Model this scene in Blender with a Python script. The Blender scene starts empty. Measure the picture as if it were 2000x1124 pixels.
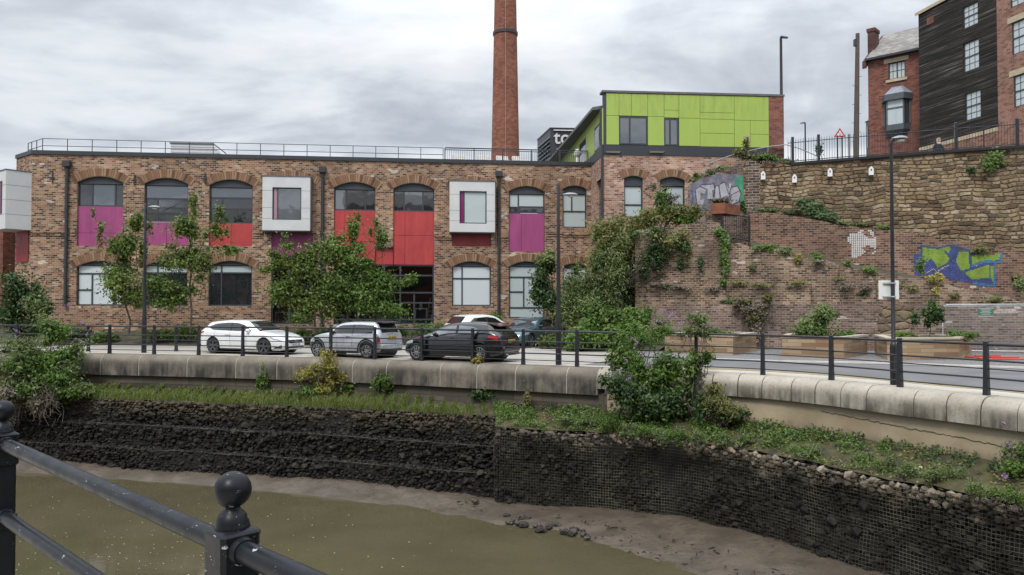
import bpy, bmesh, math, random
import numpy as np
from mathutils import Vector, Matrix, noise as mnoise
random.seed(7)
sc = bpy.context.scene
COL = sc.collection
R = math.radians
# ------------------------------------------------------------------ camera model (metres; quay road = z 0)
EYE = Vector((0, 0, 2.05)); F = 1500.0; PITCH = math.atan(35 / 1500)
def ray(px, py):
    a = (px - 1000) / F; b = (562 - py) / F
    return Vector((a, math.cos(PITCH) - b * math.sin(PITCH), math.sin(PITCH) + b * math.cos(PITCH)))
def atz(px, py, z):
    d = ray(px, py); return EYE + d * ((z - EYE.z) / d.z)
def aty(px, py, Y):
    d = ray(px, py); return EYE + d * (Y / d.y)
def online(px, py, A, D):
    d = ray(px, py)          # (E + t d - A) x D = 0 in plan
    t = ((A[0] - EYE.x) * D[1] - (A[1] - EYE.y) * D[0]) / (d.x * D[1] - d.y * D[0])
    return EYE + d * t
# ------------------------------------------------------------------ object helpers
ROOT = {}
def tag(o, label, cat, group=None):
    o['label'] = label; o['category'] = cat
    if group: o['group'] = group
    return o
def thing(name, label, cat, loc=(0, 0, 0), rz=0.0, group=None):
    o = bpy.data.objects.new(name, None); COL.objects.link(o)
    o.empty_display_size = .2
    o.location = loc; o.rotation_euler = (0, 0, rz)
    ROOT[o.name] = Matrix.Translation(Vector(loc)) @ Matrix.Rotation(rz, 4, 'Z')
    return tag(o, label, cat, group)
def rootm(o):
    while o is not None:
        if o.name in ROOT: return ROOT[o.name]
        o = o.parent
    return Matrix.Identity(4)
class MB:
    def __init__(s): s.v = []; s.f = []; s.m = []; s.uv = {}
    def add(s, verts, faces, mi=0, uvs=None):
        k = len(s.v); s.v += [tuple(p) for p in verts]
        for i, f in enumerate(faces):
            s.f.append(tuple(j + k for j in f)); s.m.append(mi)
            if uvs: s.uv[len(s.f) - 1] = uvs[i]
        return s
    def quad(s, a, b, c, d, mi=0, uv=None): return s.add([a, b, c, d], [(0, 1, 2, 3)], mi, [uv] if uv else None)
    def box(s, c, d, rz=0, mi=0, M=None):
        x, y, z = d[0] / 2, d[1] / 2, d[2] / 2
        P = [Vector(p) for p in ((-x,-y,-z),(x,-y,-z),(x,y,-z),(-x,y,-z),(-x,-y,z),(x,-y,z),(x,y,z),(-x,y,z))]
        mt = M if M is not None else Matrix.Rotation(rz, 3, 'Z')
        return s.add([mt @ p + Vector(c) for p in P],
            [(0,3,2,1),(4,5,6,7),(0,1,5,4),(1,2,6,5),(2,3,7,6),(3,0,4,7)], mi)
    def b2(s, x0, x1, y0, y1, z0, z1, mi=0):
        return s.box(((x0+x1)/2,(y0+y1)/2,(z0+z1)/2),(abs(x1-x0),abs(y1-y0),abs(z1-z0)),0,mi)
    def tube(s, pts, r, n=6, mi=0, cap=True):
        pts = [Vector(p) for p in pts]; k = len(pts)
        rs = r if isinstance(r, (list, tuple)) else [r] * k
        V = []; up = None
        for i, p in enumerate(pts):
            t = (pts[min(i+1, k-1)] - pts[max(i-1, 0)])
            t = t.normalized() if t.length > 1e-9 else Vector((0,0,1))
            if up is None: up = Vector((0,0,1)) if abs(t.z) < .9 else Vector((1,0,0))
            a = t.cross(up)
            if a.length < 1e-4: a = t.orthogonal()
            a.normalize(); b = a.cross(t).normalized(); up = b
            for j in range(n):
                w = 2 * math.pi * j / n
                V.append(p + (a * math.cos(w) + b * math.sin(w)) * rs[i])
        Fc = []
        for i in range(k - 1):
            for j in range(n):
                Fc.append((i*n+j, (i+1)*n+j, (i+1)*n+(j+1)%n, i*n+(j+1)%n))
        if cap: Fc += [tuple(range(n)), tuple(reversed(range((k-1)*n, k*n)))]
        return s.add(V, Fc, mi)
    def lathe(s, prof, c=(0,0,0), n=24, mi=0, M=None, cap=True):
        V = []; k = len(prof)
        for (r, z) in prof:
            for j in range(n):
                w = 2*math.pi*j/n; p = Vector((r*math.cos(w), r*math.sin(w), z))
                if M is not None: p = M @ p
                V.append(p + Vector(c))
        Fc = [(i*n+j, i*n+(j+1)%n, (i+1)*n+(j+1)%n, (i+1)*n+j) for i in range(k-1) for j in range(n)]
        if cap: Fc += [tuple(reversed(range(n))), tuple(range((k-1)*n, k*n))]
        return s.add(V, Fc, mi)
    def prism(s, poly, z0, z1, mi=0):
        n = len(poly); V = [(p[0], p[1], z0) for p in poly] + [(p[0], p[1], z1) for p in poly]
        return s.add(V, [tuple(reversed(range(n))), tuple(range(n, 2*n))] + [(i, (i+1)%n, n+(i+1)%n, n+i) for i in range(n)], mi)
    def build(s, name, mats, parent=None, smooth=False, world=False, sharp=40, kind=None, bevel=0):
        V = np.array(s.v, dtype=float).reshape(-1, 3)
        loc = None
        if parent is None:
            lo, hi = V.min(0), V.max(0)
            loc = Vector(((lo[0]+hi[0])/2, (lo[1]+hi[1])/2, lo[2])); V = V - np.array(loc)
        elif world:
            Mi = np.array(rootm(parent).inverted()); V = V @ Mi[:3, :3].T + Mi[:3, 3]
        me = bpy.data.meshes.new(name)
        me.from_pydata(V.tolist(), [], s.f)
        for m in (mats if isinstance(mats, (list, tuple)) else [mats]): me.materials.append(m)
        if any(s.m): me.polygons.foreach_set('material_index', s.m)
        uvl = me.uv_layers.new(name='UVMap')
        n_l = len(me.loops); UV = np.zeros((n_l, 2))
        W = np.array(s.v, dtype=float).reshape(-1, 3)
        for p in me.polygons:
            ls = p.loop_start; lt = p.loop_total
            if p.index in s.uv: UV[ls:ls+lt] = s.uv[p.index]; continue
            nx, ny, nz = p.normal
            vs = W[list(p.vertices)]
            if abs(nz) > .75: UV[ls:ls+lt] = vs[:, :2]
            else:
                if not world and parent is None: pass
                h = math.hypot(nx, ny) or 1
                tx, ty = (-ny/h, nx/h)
                UV[ls:ls+lt, 0] = vs[:, 0]*tx + vs[:, 1]*ty; UV[ls:ls+lt, 1] = vs[:, 2]
        uvl.data.foreach_set('uv', UV.ravel())
        if smooth:
            me.polygons.foreach_set('use_smooth', [True]*len(me.polygons))
            me.set_sharp_from_angle(angle=R(sharp))
        me.update()
        o = bpy.data.objects.new(name, me); COL.objects.link(o)
        if parent is not None: o.parent = parent
        if loc is not None: o.location = loc
        if kind: o['kind'] = kind
        if bevel:
            bv = o.modifiers.new('edge', 'BEVEL'); bv.width = bevel; bv.segments = 2; bv.limit_method = 'ANGLE'
        return o
def copy_tree(o, parent=None):
    c = o.copy(); COL.objects.link(c)
    if parent is not None: c.parent = parent
    for ch in [x for x in bpy.data.objects if x.parent == o]: copy_tree(ch, c)
    return c
# ------------------------------------------------------------------ node helpers
class G:
    def __init__(s, name):
        s.m = bpy.data.materials.new(name); s.m.use_nodes = True
        s.nt = s.m.node_tree; s.b = s.nt.nodes['Principled BSDF']; s.out = s.nt.nodes['Material Output']
    def n(s, t, **kw):
        x = s.nt.nodes.new(t)
        for k, v in kw.items(): setattr(x, k, v)
        return x
    def L(s, a, b): s.nt.links.new(a, b)
    def put(s, sock, v):
        if hasattr(v, 'is_output'): s.L(v, sock)
        elif v is not None:
            if isinstance(v, (tuple, list)) and len(v) == 3 and sock.type == 'RGBA': v = (*v, 1)
            sock.default_value = v
    def uv(s): return s.n('ShaderNodeTexCoord').outputs['UV']
    def obj(s): return s.n('ShaderNodeTexCoord').outputs['Object']
    def pos(s): return s.n('ShaderNodeNewGeometry').outputs['Position']
    def math(s, op, a, b=None, c=None):
        x = s.n('ShaderNodeMath', operation=op)
        s.put(x.inputs[0], a)
        if b is not None: s.put(x.inputs[1], b)
        if c is not None: s.put(x.inputs[2], c)
        return x.outputs[0]
    def sep(s, v):
        x = s.n('ShaderNodeSeparateXYZ'); s.L(v, x.inputs[0]); return x.outputs
    def comb(s, a, b, c=0.0):
        x = s.n('ShaderNodeCombineXYZ'); s.put(x.inputs[0], a); s.put(x.inputs[1], b); s.put(x.inputs[2], c); return x.outputs[0]
    def scale(s, v, sx, sy, sz=1):
        x = s.n('ShaderNodeMapping'); s.L(v, x.inputs[0]); x.inputs['Scale'].default_value = (sx, sy, sz); return x.outputs[0]
    def noise(s, v, sc_, det=4, rough=.55, col=False):
        x = s.n('ShaderNodeTexNoise'); s.L(v, x.inputs['Vector']); x.inputs['Scale'].default_value = sc_
        x.inputs['Detail'].default_value = det; x.inputs['Roughness'].default_value = rough
        return x.outputs['Color' if col else 'Fac']
    def white(s, v):
        x = s.n('ShaderNodeTexWhiteNoise', noise_dimensions='2D'); s.L(v, x.inputs['Vector']); return x.outputs['Value']
    def ramp(s, f, stops, interp='LINEAR'):
        x = s.n('ShaderNodeValToRGB'); s.put(x.inputs[0], f); r = x.color_ramp; r.interpolation = interp
        while len(r.elements) < len(stops): r.elements.new(.5)
        for e, (p, c) in zip(r.elements, stops):
            e.position = p; e.color = (c, c, c, 1) if isinstance(c, (int, float)) else (*c, 1)
        return x.outputs[0]
    def mix(s, f, a, b, bl='MIX'):
        x = s.n('ShaderNodeMix', data_type='RGBA', blend_type=bl)
        s.put(x.inputs[0], f); s.put(x.inputs[6], a); s.put(x.inputs[7], b); return x.outputs[2]
    def bump(s, h, st=.5, d=.02):
        x = s.n('ShaderNodeBump'); s.L(h, x.inputs['Height']); x.inputs['Strength'].default_value = st
        x.inputs['Distance'].default_value = d; s.L(x.outputs[0], s.b.inputs['Normal'])
    def set(s, base=None, rough=None, metal=None, spec=None, coat=None, ior=None):
        for k, v in (('Base Color', base), ('Roughness', rough), ('Metallic', metal), ('Specular IOR Level', spec), ('Coat Weight', coat), ('IOR', ior)):
            if v is not None: s.put(s.b.inputs[k], v)
        return s.m
def plain(name, c, rough=.6, metal=0, var=.12, sc_=3.0, coat=None, spec=None):
    g = G(name); f = g.noise(g.obj(), sc_, 5)
    k = g.ramp(f, [(.3, 1-var*2), (.7, 1.0)])
    return g.set(g.mix(1.0, c, k, 'MULTIPLY'), rough, metal, spec, coat)
def brickmat(name, stops, mortar, bw=.34, bh=.115, mw=.022, stain=.35, stain_c=(.06,.05,.045), bump=.6, white=0.0, lowdark=0):
    g = G(name); uv = g.uv(); u, v, _ = g.sep(uv)
    wob = g.noise(uv, 1.3, 2); v2 = g.math('ADD', v, g.math('MULTIPLY', g.math('SUBTRACT', wob, .5), .05))
    rv = g.math('DIVIDE', v2, bh); row = g.math('FLOOR', rv); fy = g.math('FRACT', rv)
    off = g.math('MULTIPLY', g.math('MODULO', row, 2.0), .5)
    cu = g.math('ADD', g.math('DIVIDE', u, bw), off); colm = g.math('FLOOR', cu); fx = g.math('FRACT', cu)
    rnd = g.white(g.comb(colm, row))
    rnd2 = g.white(g.comb(row, g.math('ADD', colm, 37.0)))
    base = g.ramp(rnd, stops, 'LINEAR')
    base = g.mix(g.math('MULTIPLY', g.noise(uv, 40, 2), .35), base, (.08,.06,.05))
    if white:
        pw = g.math('GREATER_THAN', g.math('MULTIPLY', g.noise(g.scale(uv, .5, 1.6), 1.1, 2), g.math('ADD', g.math('MULTIPLY', rnd2, .25), .88)), .68 + (1-white)*.08)
        base = g.mix(pw, base, (.58,.53,.48))
    ex = mw / bw; ey = mw / bh
    mx = g.math('LESS_THAN', fx, ex); my = g.math('LESS_THAN', fy, ey)
    mk = g.math('MAXIMUM', mx, my)
    mk2 = g.math('MULTIPLY', mk, g.ramp(g.noise(uv, 3, 3), [(.3, .45), (.6, 1.0)]))
    c = g.mix(mk2, base, mortar)
    st = g.ramp(g.noise(g.scale(uv, .55, .35), 1.0, 6, .62), [(.42, 0.0), (.72, stain)])
    c = g.mix(st, c, stain_c)
    pat = g.ramp(g.noise(uv, .33, 4), [(.35, .8), (.65, 1.12)])
    c = g.mix(1.0, c, pat, 'MULTIPLY')
    g.bump(g.math('ADD', g.math('SUBTRACT', 1.0, mk), g.math('MULTIPLY', rnd, .5)), bump, .02)
    return g.set(c, .9, spec=.2)
def rubble(name, stops, mortar, su=2.0, sv=4.2, edge=.07, bump=1.0, moss=0):
    g = G(name); uv = g.uv()
    w = g.noise(uv, 1.6, 3, col=True)
    wv = g.n('ShaderNodeVectorMath', operation='MULTIPLY_ADD'); g.L(w, wv.inputs[0]); wv.inputs[1].default_value = (.42,.13,0); g.L(uv, wv.inputs[2])
    p = g.scale(wv.outputs[0], su, sv)
    v1 = g.n('ShaderNodeTexVoronoi', voronoi_dimensions='2D', feature='DISTANCE_TO_EDGE'); g.L(p, v1.inputs['Vector']); v1.inputs['Scale'].default_value = 1; v1.inputs['Randomness'].default_value = .8
    v2 = g.n('ShaderNodeTexVoronoi', voronoi_dimensions='2D'); g.L(p, v2.inputs['Vector']); v2.inputs['Scale'].default_value = 1; v2.inputs['Randomness'].default_value = .8
    rc = g.sep(v2.outputs['Color'])[0]
    c = g.ramp(rc, stops)
    c = g.mix(g.ramp(g.noise(uv, 9, 5), [(.35, 0.0), (.7, .55)]), c, (.10,.085,.06))
    e = g.ramp(v1.outputs['Distance'], [(0.0, 1.0), (edge, 0.0)])
    c = g.mix(g.math('MULTIPLY', e, .8), c, mortar)
    st = g.ramp(g.noise(g.scale(uv, .3, .5), 1.0, 6, .6), [(.45, 0.0), (.7, .55)])
    c = g.mix(st, c, (.07,.055,.04))
    if moss: c = g.mix(g.ramp(g.noise(uv, .9, 5), [(.5, 0.0), (.7, moss)]), c, (.06,.075,.03))
    h = g.ramp(v1.outputs['Distance'], [(0.0, 0.0), (.16, .8), (.4, 1.0)])
    g.bump(g.math('ADD', h, g.math('MULTIPLY', g.noise(uv, 12, 4), .5)), bump, .07)
    return g.set(c, .95, spec=.15)
def leafmat(name, dark, mid, light, transl=.35, rough=.5):
    g = G(name)
    a = g.n('ShaderNodeAttribute', attribute_name='rnd').outputs['Fac']
    c = g.ramp(a, [(0, dark), (.5, mid), (1, light)])
    g.set(c, rough, spec=.35)
    t = g.n('ShaderNodeBsdfTranslucent'); g.L(g.mix(1.0, c, (1.0,1.1,.6), 'MULTIPLY'), t.inputs['Color'])
    mx = g.n('ShaderNodeMixShader'); mx.inputs[0].default_value = transl
    g.L(g.b.outputs[0], mx.inputs[1]); g.L(t.outputs[0], mx.inputs[2]); g.L(mx.outputs[0], g.out.inputs['Surface'])
    return g.m
# ------------------------------------------------------------------ materials
M = {}
BR = [(0,(.05,.033,.027)),(.20,(.12,.062,.042)),(.34,(.27,.125,.072)),(.6,(.37,.195,.11)),(.85,(.43,.26,.155)),(1,(.50,.37,.26))]
M['brick'] = brickmat('facade_brick', BR, (.40,.34,.27), bw=.25, bh=.105, mw=.026, stain=.22, white=.8)
M['arch'] = brickmat('arch_brick', [(0,(.12,.055,.035)),(.4,(.31,.155,.085)),(1,(.44,.28,.17))], (.13,.105,.08), bw=.125, bh=.46, mw=.036, stain=.2)
M['brick_wing'] = brickmat('wing_brick', [(0,(.12,.06,.05)),(.2,(.36,.17,.11)),(.5,(.47,.24,.16)),(.8,(.55,.34,.25)),(1,(.60,.45,.36))], (.47,.40,.34), bw=.25, bh=.105, mw=.026, stain=.2, white=.6)
M['brick_red'] = brickmat('red_brick', [(0,(.12,.045,.035)),(.35,(.24,.085,.06)),(.75,(.30,.125,.09)),(1,(.17,.07,.055))], (.24,.18,.15), bw=.3, bh=.11, mw=.012, stain=.25)
M['brick_chim'] = brickmat('chimney_brick', [(0,(.20,.075,.05)),(.5,(.29,.11,.07)),(1,(.36,.15,.095))], (.25,.14,.10), bw=.3, bh=.14, mw=.014, stain=.4, stain_c=(.16,.07,.05), bump=.3)
M['brick_old'] = brickmat('weathered_brick', [(0,(.05,.036,.028)),(.25,(.13,.078,.054)),(.5,(.24,.136,.086)),(.8,(.31,.205,.14)),(1,(.42,.35,.28))], (.43,.36,.275), bw=.27, bh=.105, mw=.03, stain=.75, stain_c=(.075,.058,.048), bump=1.0, white=.9)
M['brick_ramp'] = brickmat('ramp_brick', [(0,(.05,.032,.027)),(.3,(.16,.08,.057)),(.7,(.25,.128,.088)),(1,(.32,.195,.14))], (.37,.305,.24), bw=.27, bh=.11, mw=.022, stain=.4, bump=.7, white=.2)
M['brick_grey'] = brickmat('greyed_brick', [(0,(.08,.058,.05)),(.4,(.21,.13,.105)),(.8,(.28,.19,.155)),(1,(.34,.28,.24))], (.33,.285,.24), bw=.27, bh=.105, mw=.03, stain=.4, bump=.7, white=.7)
M['brick_dark'] = brickmat('sooty_brick', [(0,(.04,.03,.03)),(.5,(.12,.08,.06)),(1,(.24,.16,.12))], (.38,.33,.28), bw=.36, bh=.14, mw=.035, stain=.3)
def coursed(name, stops, mortar, bw=.52, bh=.23, jw=.045, bump=1.0):
    g = G(name); uv = g.uv()
    w1 = g.noise(uv, 2.2, 4, col=True); w2 = g.noise(g.scale(uv, .5, .5), 1.0, 3, col=True)
    a = g.n('ShaderNodeVectorMath', operation='MULTIPLY_ADD'); g.L(w1, a.inputs[0]); a.inputs[1].default_value = (.28,.16,0); g.L(uv, a.inputs[2])
    b = g.n('ShaderNodeVectorMath', operation='MULTIPLY_ADD'); g.L(w2, b.inputs[0]); b.inputs[1].default_value = (.3,.55,0); g.L(a.outputs[0], b.inputs[2])
    u, v, _ = g.sep(b.outputs[0]); rv = g.math('DIVIDE', v, bh); row = g.math('FLOOR', rv); fy = g.math('FRACT', rv)
    rw = g.white(g.comb(row, 3.0)); cw = g.math('MULTIPLY', g.math('ADD', rw, .65), bw)
    cu = g.math('ADD', g.math('DIVIDE', u, cw), g.math('MULTIPLY', rw, 7.3)); cl = g.math('FLOOR', cu); fx = g.math('FRACT', cu)
    rnd = g.white(g.comb(cl, row)); rnd2 = g.white(g.comb(row, g.math('ADD', cl, 19.0)))
    def edge(f, wdt): return g.math('DIVIDE', g.math('MINIMUM', f, g.math('SUBTRACT', 1.0, f)), wdt)
    e = g.math('MINIMUM', edge(fx, jw/bw*1.2), edge(fy, jw/bh)); e = g.math('ADD', e, g.math('MULTIPLY', g.math('SUBTRACT', g.noise(uv, 16, 3), .5), .9))
    c = g.ramp(rnd, stops); c = g.mix(g.ramp(g.noise(uv, 7, 6, .65), [(.35, 0.0), (.75, .6)]), c, (.11,.085,.055))
    c = g.mix(g.ramp(g.math('MULTIPLY', rnd2, g.noise(uv, 3, 3)), [(.45, 0.0), (.5, .55)]), c, (.05,.042,.036))
    c = g.mix(g.ramp(e, [(0.15, .85), (.8, 0.0)]), c, g.mix(g.ramp(g.noise(uv, .8, 4), [(.4, 0.0), (.6, 1.0)]), mortar, (.30,.24,.165)))
    c = g.mix(g.ramp(g.noise(g.scale(uv, .28, .45), 1.0, 6, .62), [(.46, 0.0), (.70, .6)]), c, (.075,.058,.042))
    c = g.mix(g.ramp(g.noise(uv, 1.0, 6), [(.56, 0.0), (.72, .35)]), c, (.06,.07,.03))
    g.bump(g.math('ADD', g.ramp(e, [(0.0, 0.0), (1.0, 1.0)]), g.math('ADD', g.math('MULTIPLY', rnd2, .8), g.math('MULTIPLY', g.noise(uv, 10, 5), .6))), bump, .07)
    return g.set(c, .95, spec=.15)
M['rubble'] = coursed('sandstone_rubble', [(0,(.09,.066,.046)),(.2,(.22,.152,.09)),(.5,(.32,.235,.143)),(.8,(.39,.295,.185)),(.93,(.44,.36,.255)),(1,(.22,.115,.075))], (.09,.068,.046), bw=.44, bh=.20)

M['rubble_low'] = rubble('rubble_footing', [(0,(.14,.10,.08)),(.5,(.28,.21,.15)),(1,(.34,.25,.17))], (.12,.10,.08), 1.6, 3.0, .06, .9, .4)
M['dark_metal'] = plain('anthracite_metal', (.035,.04,.048), .45, .0, .1)
M['black_paint'] = plain('black_railing_paint', (.018,.020,.026), .38, 0, .2, 9)
M['frame'] = plain('window_frame_grey', (.045,.052,.062), .5, 0, .08)
M['grey_panel'] = plain('pale_grey_cladding', (.60,.61,.61), .5, 0, .06, 1.2)
M['roof_grey'] = plain('roof_felt', (.14,.14,.15), .9)
M['pipe'] = plain('black_iron_pipe', (.035,.038,.042), .5)
def panelmat(name, c):
    g = G(name); uv = g.uv()
    s = g.mix(1.0, g.ramp(g.noise(g.scale(uv, 1.2, .35), 1.5, 5), [(.35, .80), (.7, 1.06)]), g.ramp(g.noise(g.scale(uv, 7.0, .25), 1.5, 5, .65), [(.40, .88), (.60, 1.0)]), 'MULTIPLY')
    return g.set(g.mix(1.0, c, s, 'MULTIPLY'), g.ramp(g.noise(uv, 3, 4), [(.3,.35),(.7,.6)]))
M['magenta'] = panelmat('magenta_panel', (.36,.068,.20))
M['red'] = panelmat('red_panel', (.46,.052,.055))
M['darkred'] = panelmat('dark_red_panel', (.30,.035,.04))
M['plum'] = panelmat('plum_panel', (.24,.04,.13))
g = G('lime_cladding'); uv = g.uv()
s_ = g.ramp(g.noise(g.scale(uv, 2.6, .5), 1.2, 6, .65), [(.45, 0.0), (.75, .5)])
zz = g.sep(uv)[1]
top = g.ramp(g.math('SUBTRACT', zz, 12.2), [(0.0, .25), (.9, 1.0)])
c_ = g.mix(g.math('MULTIPLY', s_, top), (.34,.45,.085), (.15,.19,.055))
M['lime'] = g.set(c_, .5)
def glass(name, c, ior=1.9, rough=.03):
    g = G(name); n_ = g.noise(g.obj(), .8, 2); g.bump(n_, .12, .05)
    return g.set(c, rough, spec=.5, ior=ior)
M['glass'] = glass('dark_window_glass', (.018,.022,.026), 2.1)
M['glass_b'] = glass('reflective_window_glass', (.035,.046,.058), 2.7)
M['blind'] = glass('window_glass_with_pale_blind', (.46,.53,.54), 1.7)
M['blind2'] = glass('window_glass_with_white_blind', (.60,.66,.68), 1.7)
g = G('clear_shop_glass')
tr = g.n('ShaderNodeBsdfTransparent'); tr.inputs[0].default_value = (.80,.86,.86,1)
gl = g.n('ShaderNodeBsdfGlossy'); gl.inputs['Roughness'].default_value = .02
fr = g.n('ShaderNodeFresnel'); fr.inputs[0].default_value = 1.7
mx = g.n('ShaderNodeMixShader'); g.L(fr.outputs[0], mx.inputs[0]); g.L(tr.outputs[0], mx.inputs[1]); g.L(gl.outputs[0], mx.inputs[2]); g.L(mx.outputs[0], g.out.inputs['Surface'])
M['shop'] = g.m
M['interior'] = plain('dim_interior', (.10,.10,.11), .9)
M['white'] = plain('white_paint', (.78,.78,.77), .5, 0, .06)
M['steel'] = plain('galvanised_steel', (.52,.55,.57), .45, .15)
M['dull_steel'] = plain('dull_steel_tube', (.28,.29,.30), .5, .1)
M['brick_orange'] = brickmat('orange_red_brick', [(0,(.17,.08,.06)),(.4,(.33,.16,.11)),(.75,(.39,.205,.145)),(1,(.30,.17,.14))], (.34,.28,.24), bw=.28, bh=.11, mw=.016, stain=.25)
M['bay_grey'] = plain('bay_slate_grey', (.085,.10,.115), .5)
M['slate'] = brickmat('roof_slates', [(0,(.22,.21,.20)),(.5,(.30,.29,.27)),(1,(.38,.37,.34))], (.10,.10,.10), bw=.35, bh=.25, mw=.02, stain=.3, bump=.4)
M['lead'] = plain('lead_roof', (.30,.33,.38), .5, .2)
M['stone'] = plain('dressed_sandstone', (.52,.44,.30), .85, 0, .15)
M['timber_pole'] = plain('weathered_timber', (.10,.075,.065), .85)
# tarred boards
g = G('tarred_boards'); uv = g.uv(); u, v, _ = g.sep(uv)
rv = g.math('DIVIDE', v, .17); row = g.math('FLOOR', rv); fy = g.math('FRACT', rv)
w = g.noise(g.scale(uv, .22, 5.0), 1.0, 6, .7)
c_ = g.ramp(w, [(.36,(.016,.016,.016)),(.52,(.045,.041,.037)),(.61,(.10,.09,.08)),(.70,(.26,.235,.205))])
c_ = g.mix(g.math('LESS_THAN', fy, .12), c_, (.006,.006,.006))
g.bump(g.math('ADD', fy, w), .6, .03); M['tar'] = g.set(c_, .85, spec=.15)
# stone / concrete of the quay
def quaymat(name, c1, c2, dirt, streak, gain=1.0):
    g = G(name); uv = g.uv(); P = g.obj(); z = g.sep(g.pos())[2]
    c = g.ramp(g.noise(P, 1.1, 6, .6), [(.32, c1), (.68, c2)])
    stv = g.math('ADD', g.math('MULTIPLY', g.noise(g.scale(uv, 5.0, .40), 1.0, 5, .65), .35), g.math('MULTIPLY', g.noise(g.scale(uv, 1.3, .8), 1.0, 6, .6), .65))
    band = g.ramp(g.math('ADD', g.math('MULTIPLY', z, -1.0), 0.0), [(.16, 0.0), (.34, .7), (.62, 1.0)])
    k = g.math('MULTIPLY', g.math('MULTIPLY', g.ramp(stv, [(.40, 0.0), (.58, 1.0)]), band), streak)
    k = g.math('MULTIPLY', k, gain)
    c = g.mix(k, c, dirt)
    c = g.mix(g.ramp(g.noise(P, 14, 5, .7), [(.5, 0.0), (.75, .4)]), c, dirt)
    g.bump(g.noise(P, 22, 5), .35, .015)
    return g.set(c, .9, spec=.2)
M['cop_old'] = quaymat('old_sandstone_coping', (.135,.118,.095), (.225,.20,.165), (.040,.038,.035), 1.0, 1.0)
M['cop_new'] = quaymat('pale_concrete_coping', (.33,.30,.25), (.46,.425,.36), (.07,.06,.048), .95)
M['mortar'] = plain('lime_mortar', (.42,.39,.34), .9)
M['joint'] = plain('dark_joint', (.03,.028,.025), .9)
M['quay_old'] = brickmat('old_quay_masonry', [(0,(.055,.048,.04)),(.4,(.10,.088,.07)),(.85,(.14,.12,.096)),(1,(.15,.105,.085))], (.065,.058,.047), bw=1.1, bh=.36, mw=.025, stain=.7, stain_c=(.04,.042,.03), bump=.7)
g = G('stained_concrete'); P = g.obj(); uv = g.uv(); z = g.sep(g.pos())[2]
c_ = g.ramp(g.noise(P, .8, 6), [(.3,(.26,.205,.13)),(.7,(.40,.33,.225))])
lo = g.ramp(g.math('ADD', g.math('MULTIPLY', z, -.5), g.math('MULTIPLY', g.noise(g.scale(uv, 1.5, .7), 2, 5), .25)), [(0.0, .0), (.72, 0.0), (.92, .8)])
up = g.ramp(g.math('ADD', g.math('MULTIPLY', z, -.5), g.math('MULTIPLY', g.noise(g.scale(uv, .6, .3), 2, 5), .2)), [(.43, 1.0), (.55, 0.0)])
c_ = g.mix(g.math('MULTIPLY', up, .65), c_, (.30,.285,.255))
c_ = g.mix(lo, c_, (.06,.055,.035))
g.bump(g.noise(P, 9, 6), .35, .03); M['conc_low'] = g.set(c_, .9)
# ground
def groundmat(name, c1, c2, sc_=1.0, fine=60, rough=.9, bump=.2):
    g = G(name); P = g.pos()
    c = g.ramp(g.noise(P, sc_, 6, .6), [(.35, c1), (.65, c2)])
    c = g.mix(g.ramp(g.noise(P, fine, 2), [(.35, 0.0), (.75, .35)]), c, c1)
    g.bump(g.noise(P, fine, 3), bump, .01); return g.set(c, rough)
M['asphalt'] = groundmat('asphalt', (.115,.115,.12), (.17,.168,.17), .5)
M['parking'] = groundmat('pale_setts', (.27,.25,.225), (.38,.355,.32), .7)
M['paving'] = groundmat('pale_paving', (.40,.37,.315), (.52,.48,.41), .9)
M['gravel'] = groundmat('gravel', (.10,.10,.10), (.24,.235,.23), 14, 22, .95, .9)
M['kerb'] = groundmat('kerb_stone', (.50,.47,.43), (.62,.59,.55), 2)
M['yellow_line'] = groundmat('worn_yellow_paint', (.42,.33,.16), (.55,.43,.2), 3)
M['soil'] = groundmat('soil', (.030,.028,.018), (.085,.075,.045), 2.2, 30, .95, .9)
M['moss'] = groundmat('mossy_soil', (.024,.021,.013), (.085,.078,.026), 2.6, 24, .95, .9)
g = G('river_mud'); P = g.pos()
c_ = g.ramp(g.noise(P, 1.6, 6, .6), [(.3,(.070,.056,.040)),(.7,(.128,.104,.077))])
v1 = g.noise(g.scale(P, 2.2, 5.0, 1), 2.0, 6, .7)
c_ = g.mix(g.ramp(v1, [(.57, 0.0), (.63, .8)]), c_, (.030,.024,.018)); c_ = g.mix(g.ramp(g.noise(P, .7, 5), [(.45, 0.0), (.62, .45)]), c_, (.055,.043,.034))
z = g.sep(P)[2]
c_ = g.mix(g.ramp(z, [(0,0.0),(1,0.0)]), c_, (.05,.045,.03))
g.bump(g.math('ADD', g.noise(P, 7, 6, .65), v1), .5, .05); M['mud'] = g.set(c_, .42, spec=.5)
g = G('murky_water'); P = g.pos()
c_ = g.ramp(g.noise(P, .35, 4), [(.3,(.066,.058,.032)),(.7,(.092,.079,.046))])
g.bump(g.math('ADD', g.noise(g.scale(P, 1, 2.0, 1), 3.2, 3), g.math('MULTIPLY', g.noise(P, 14, 2), .25)), .05, .05)
M['water'] = g.set(c_, .035, spec=.5, ior=1.33)
M['foam'] = plain('foam_fleck', (.55,.52,.38), .7)
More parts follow.
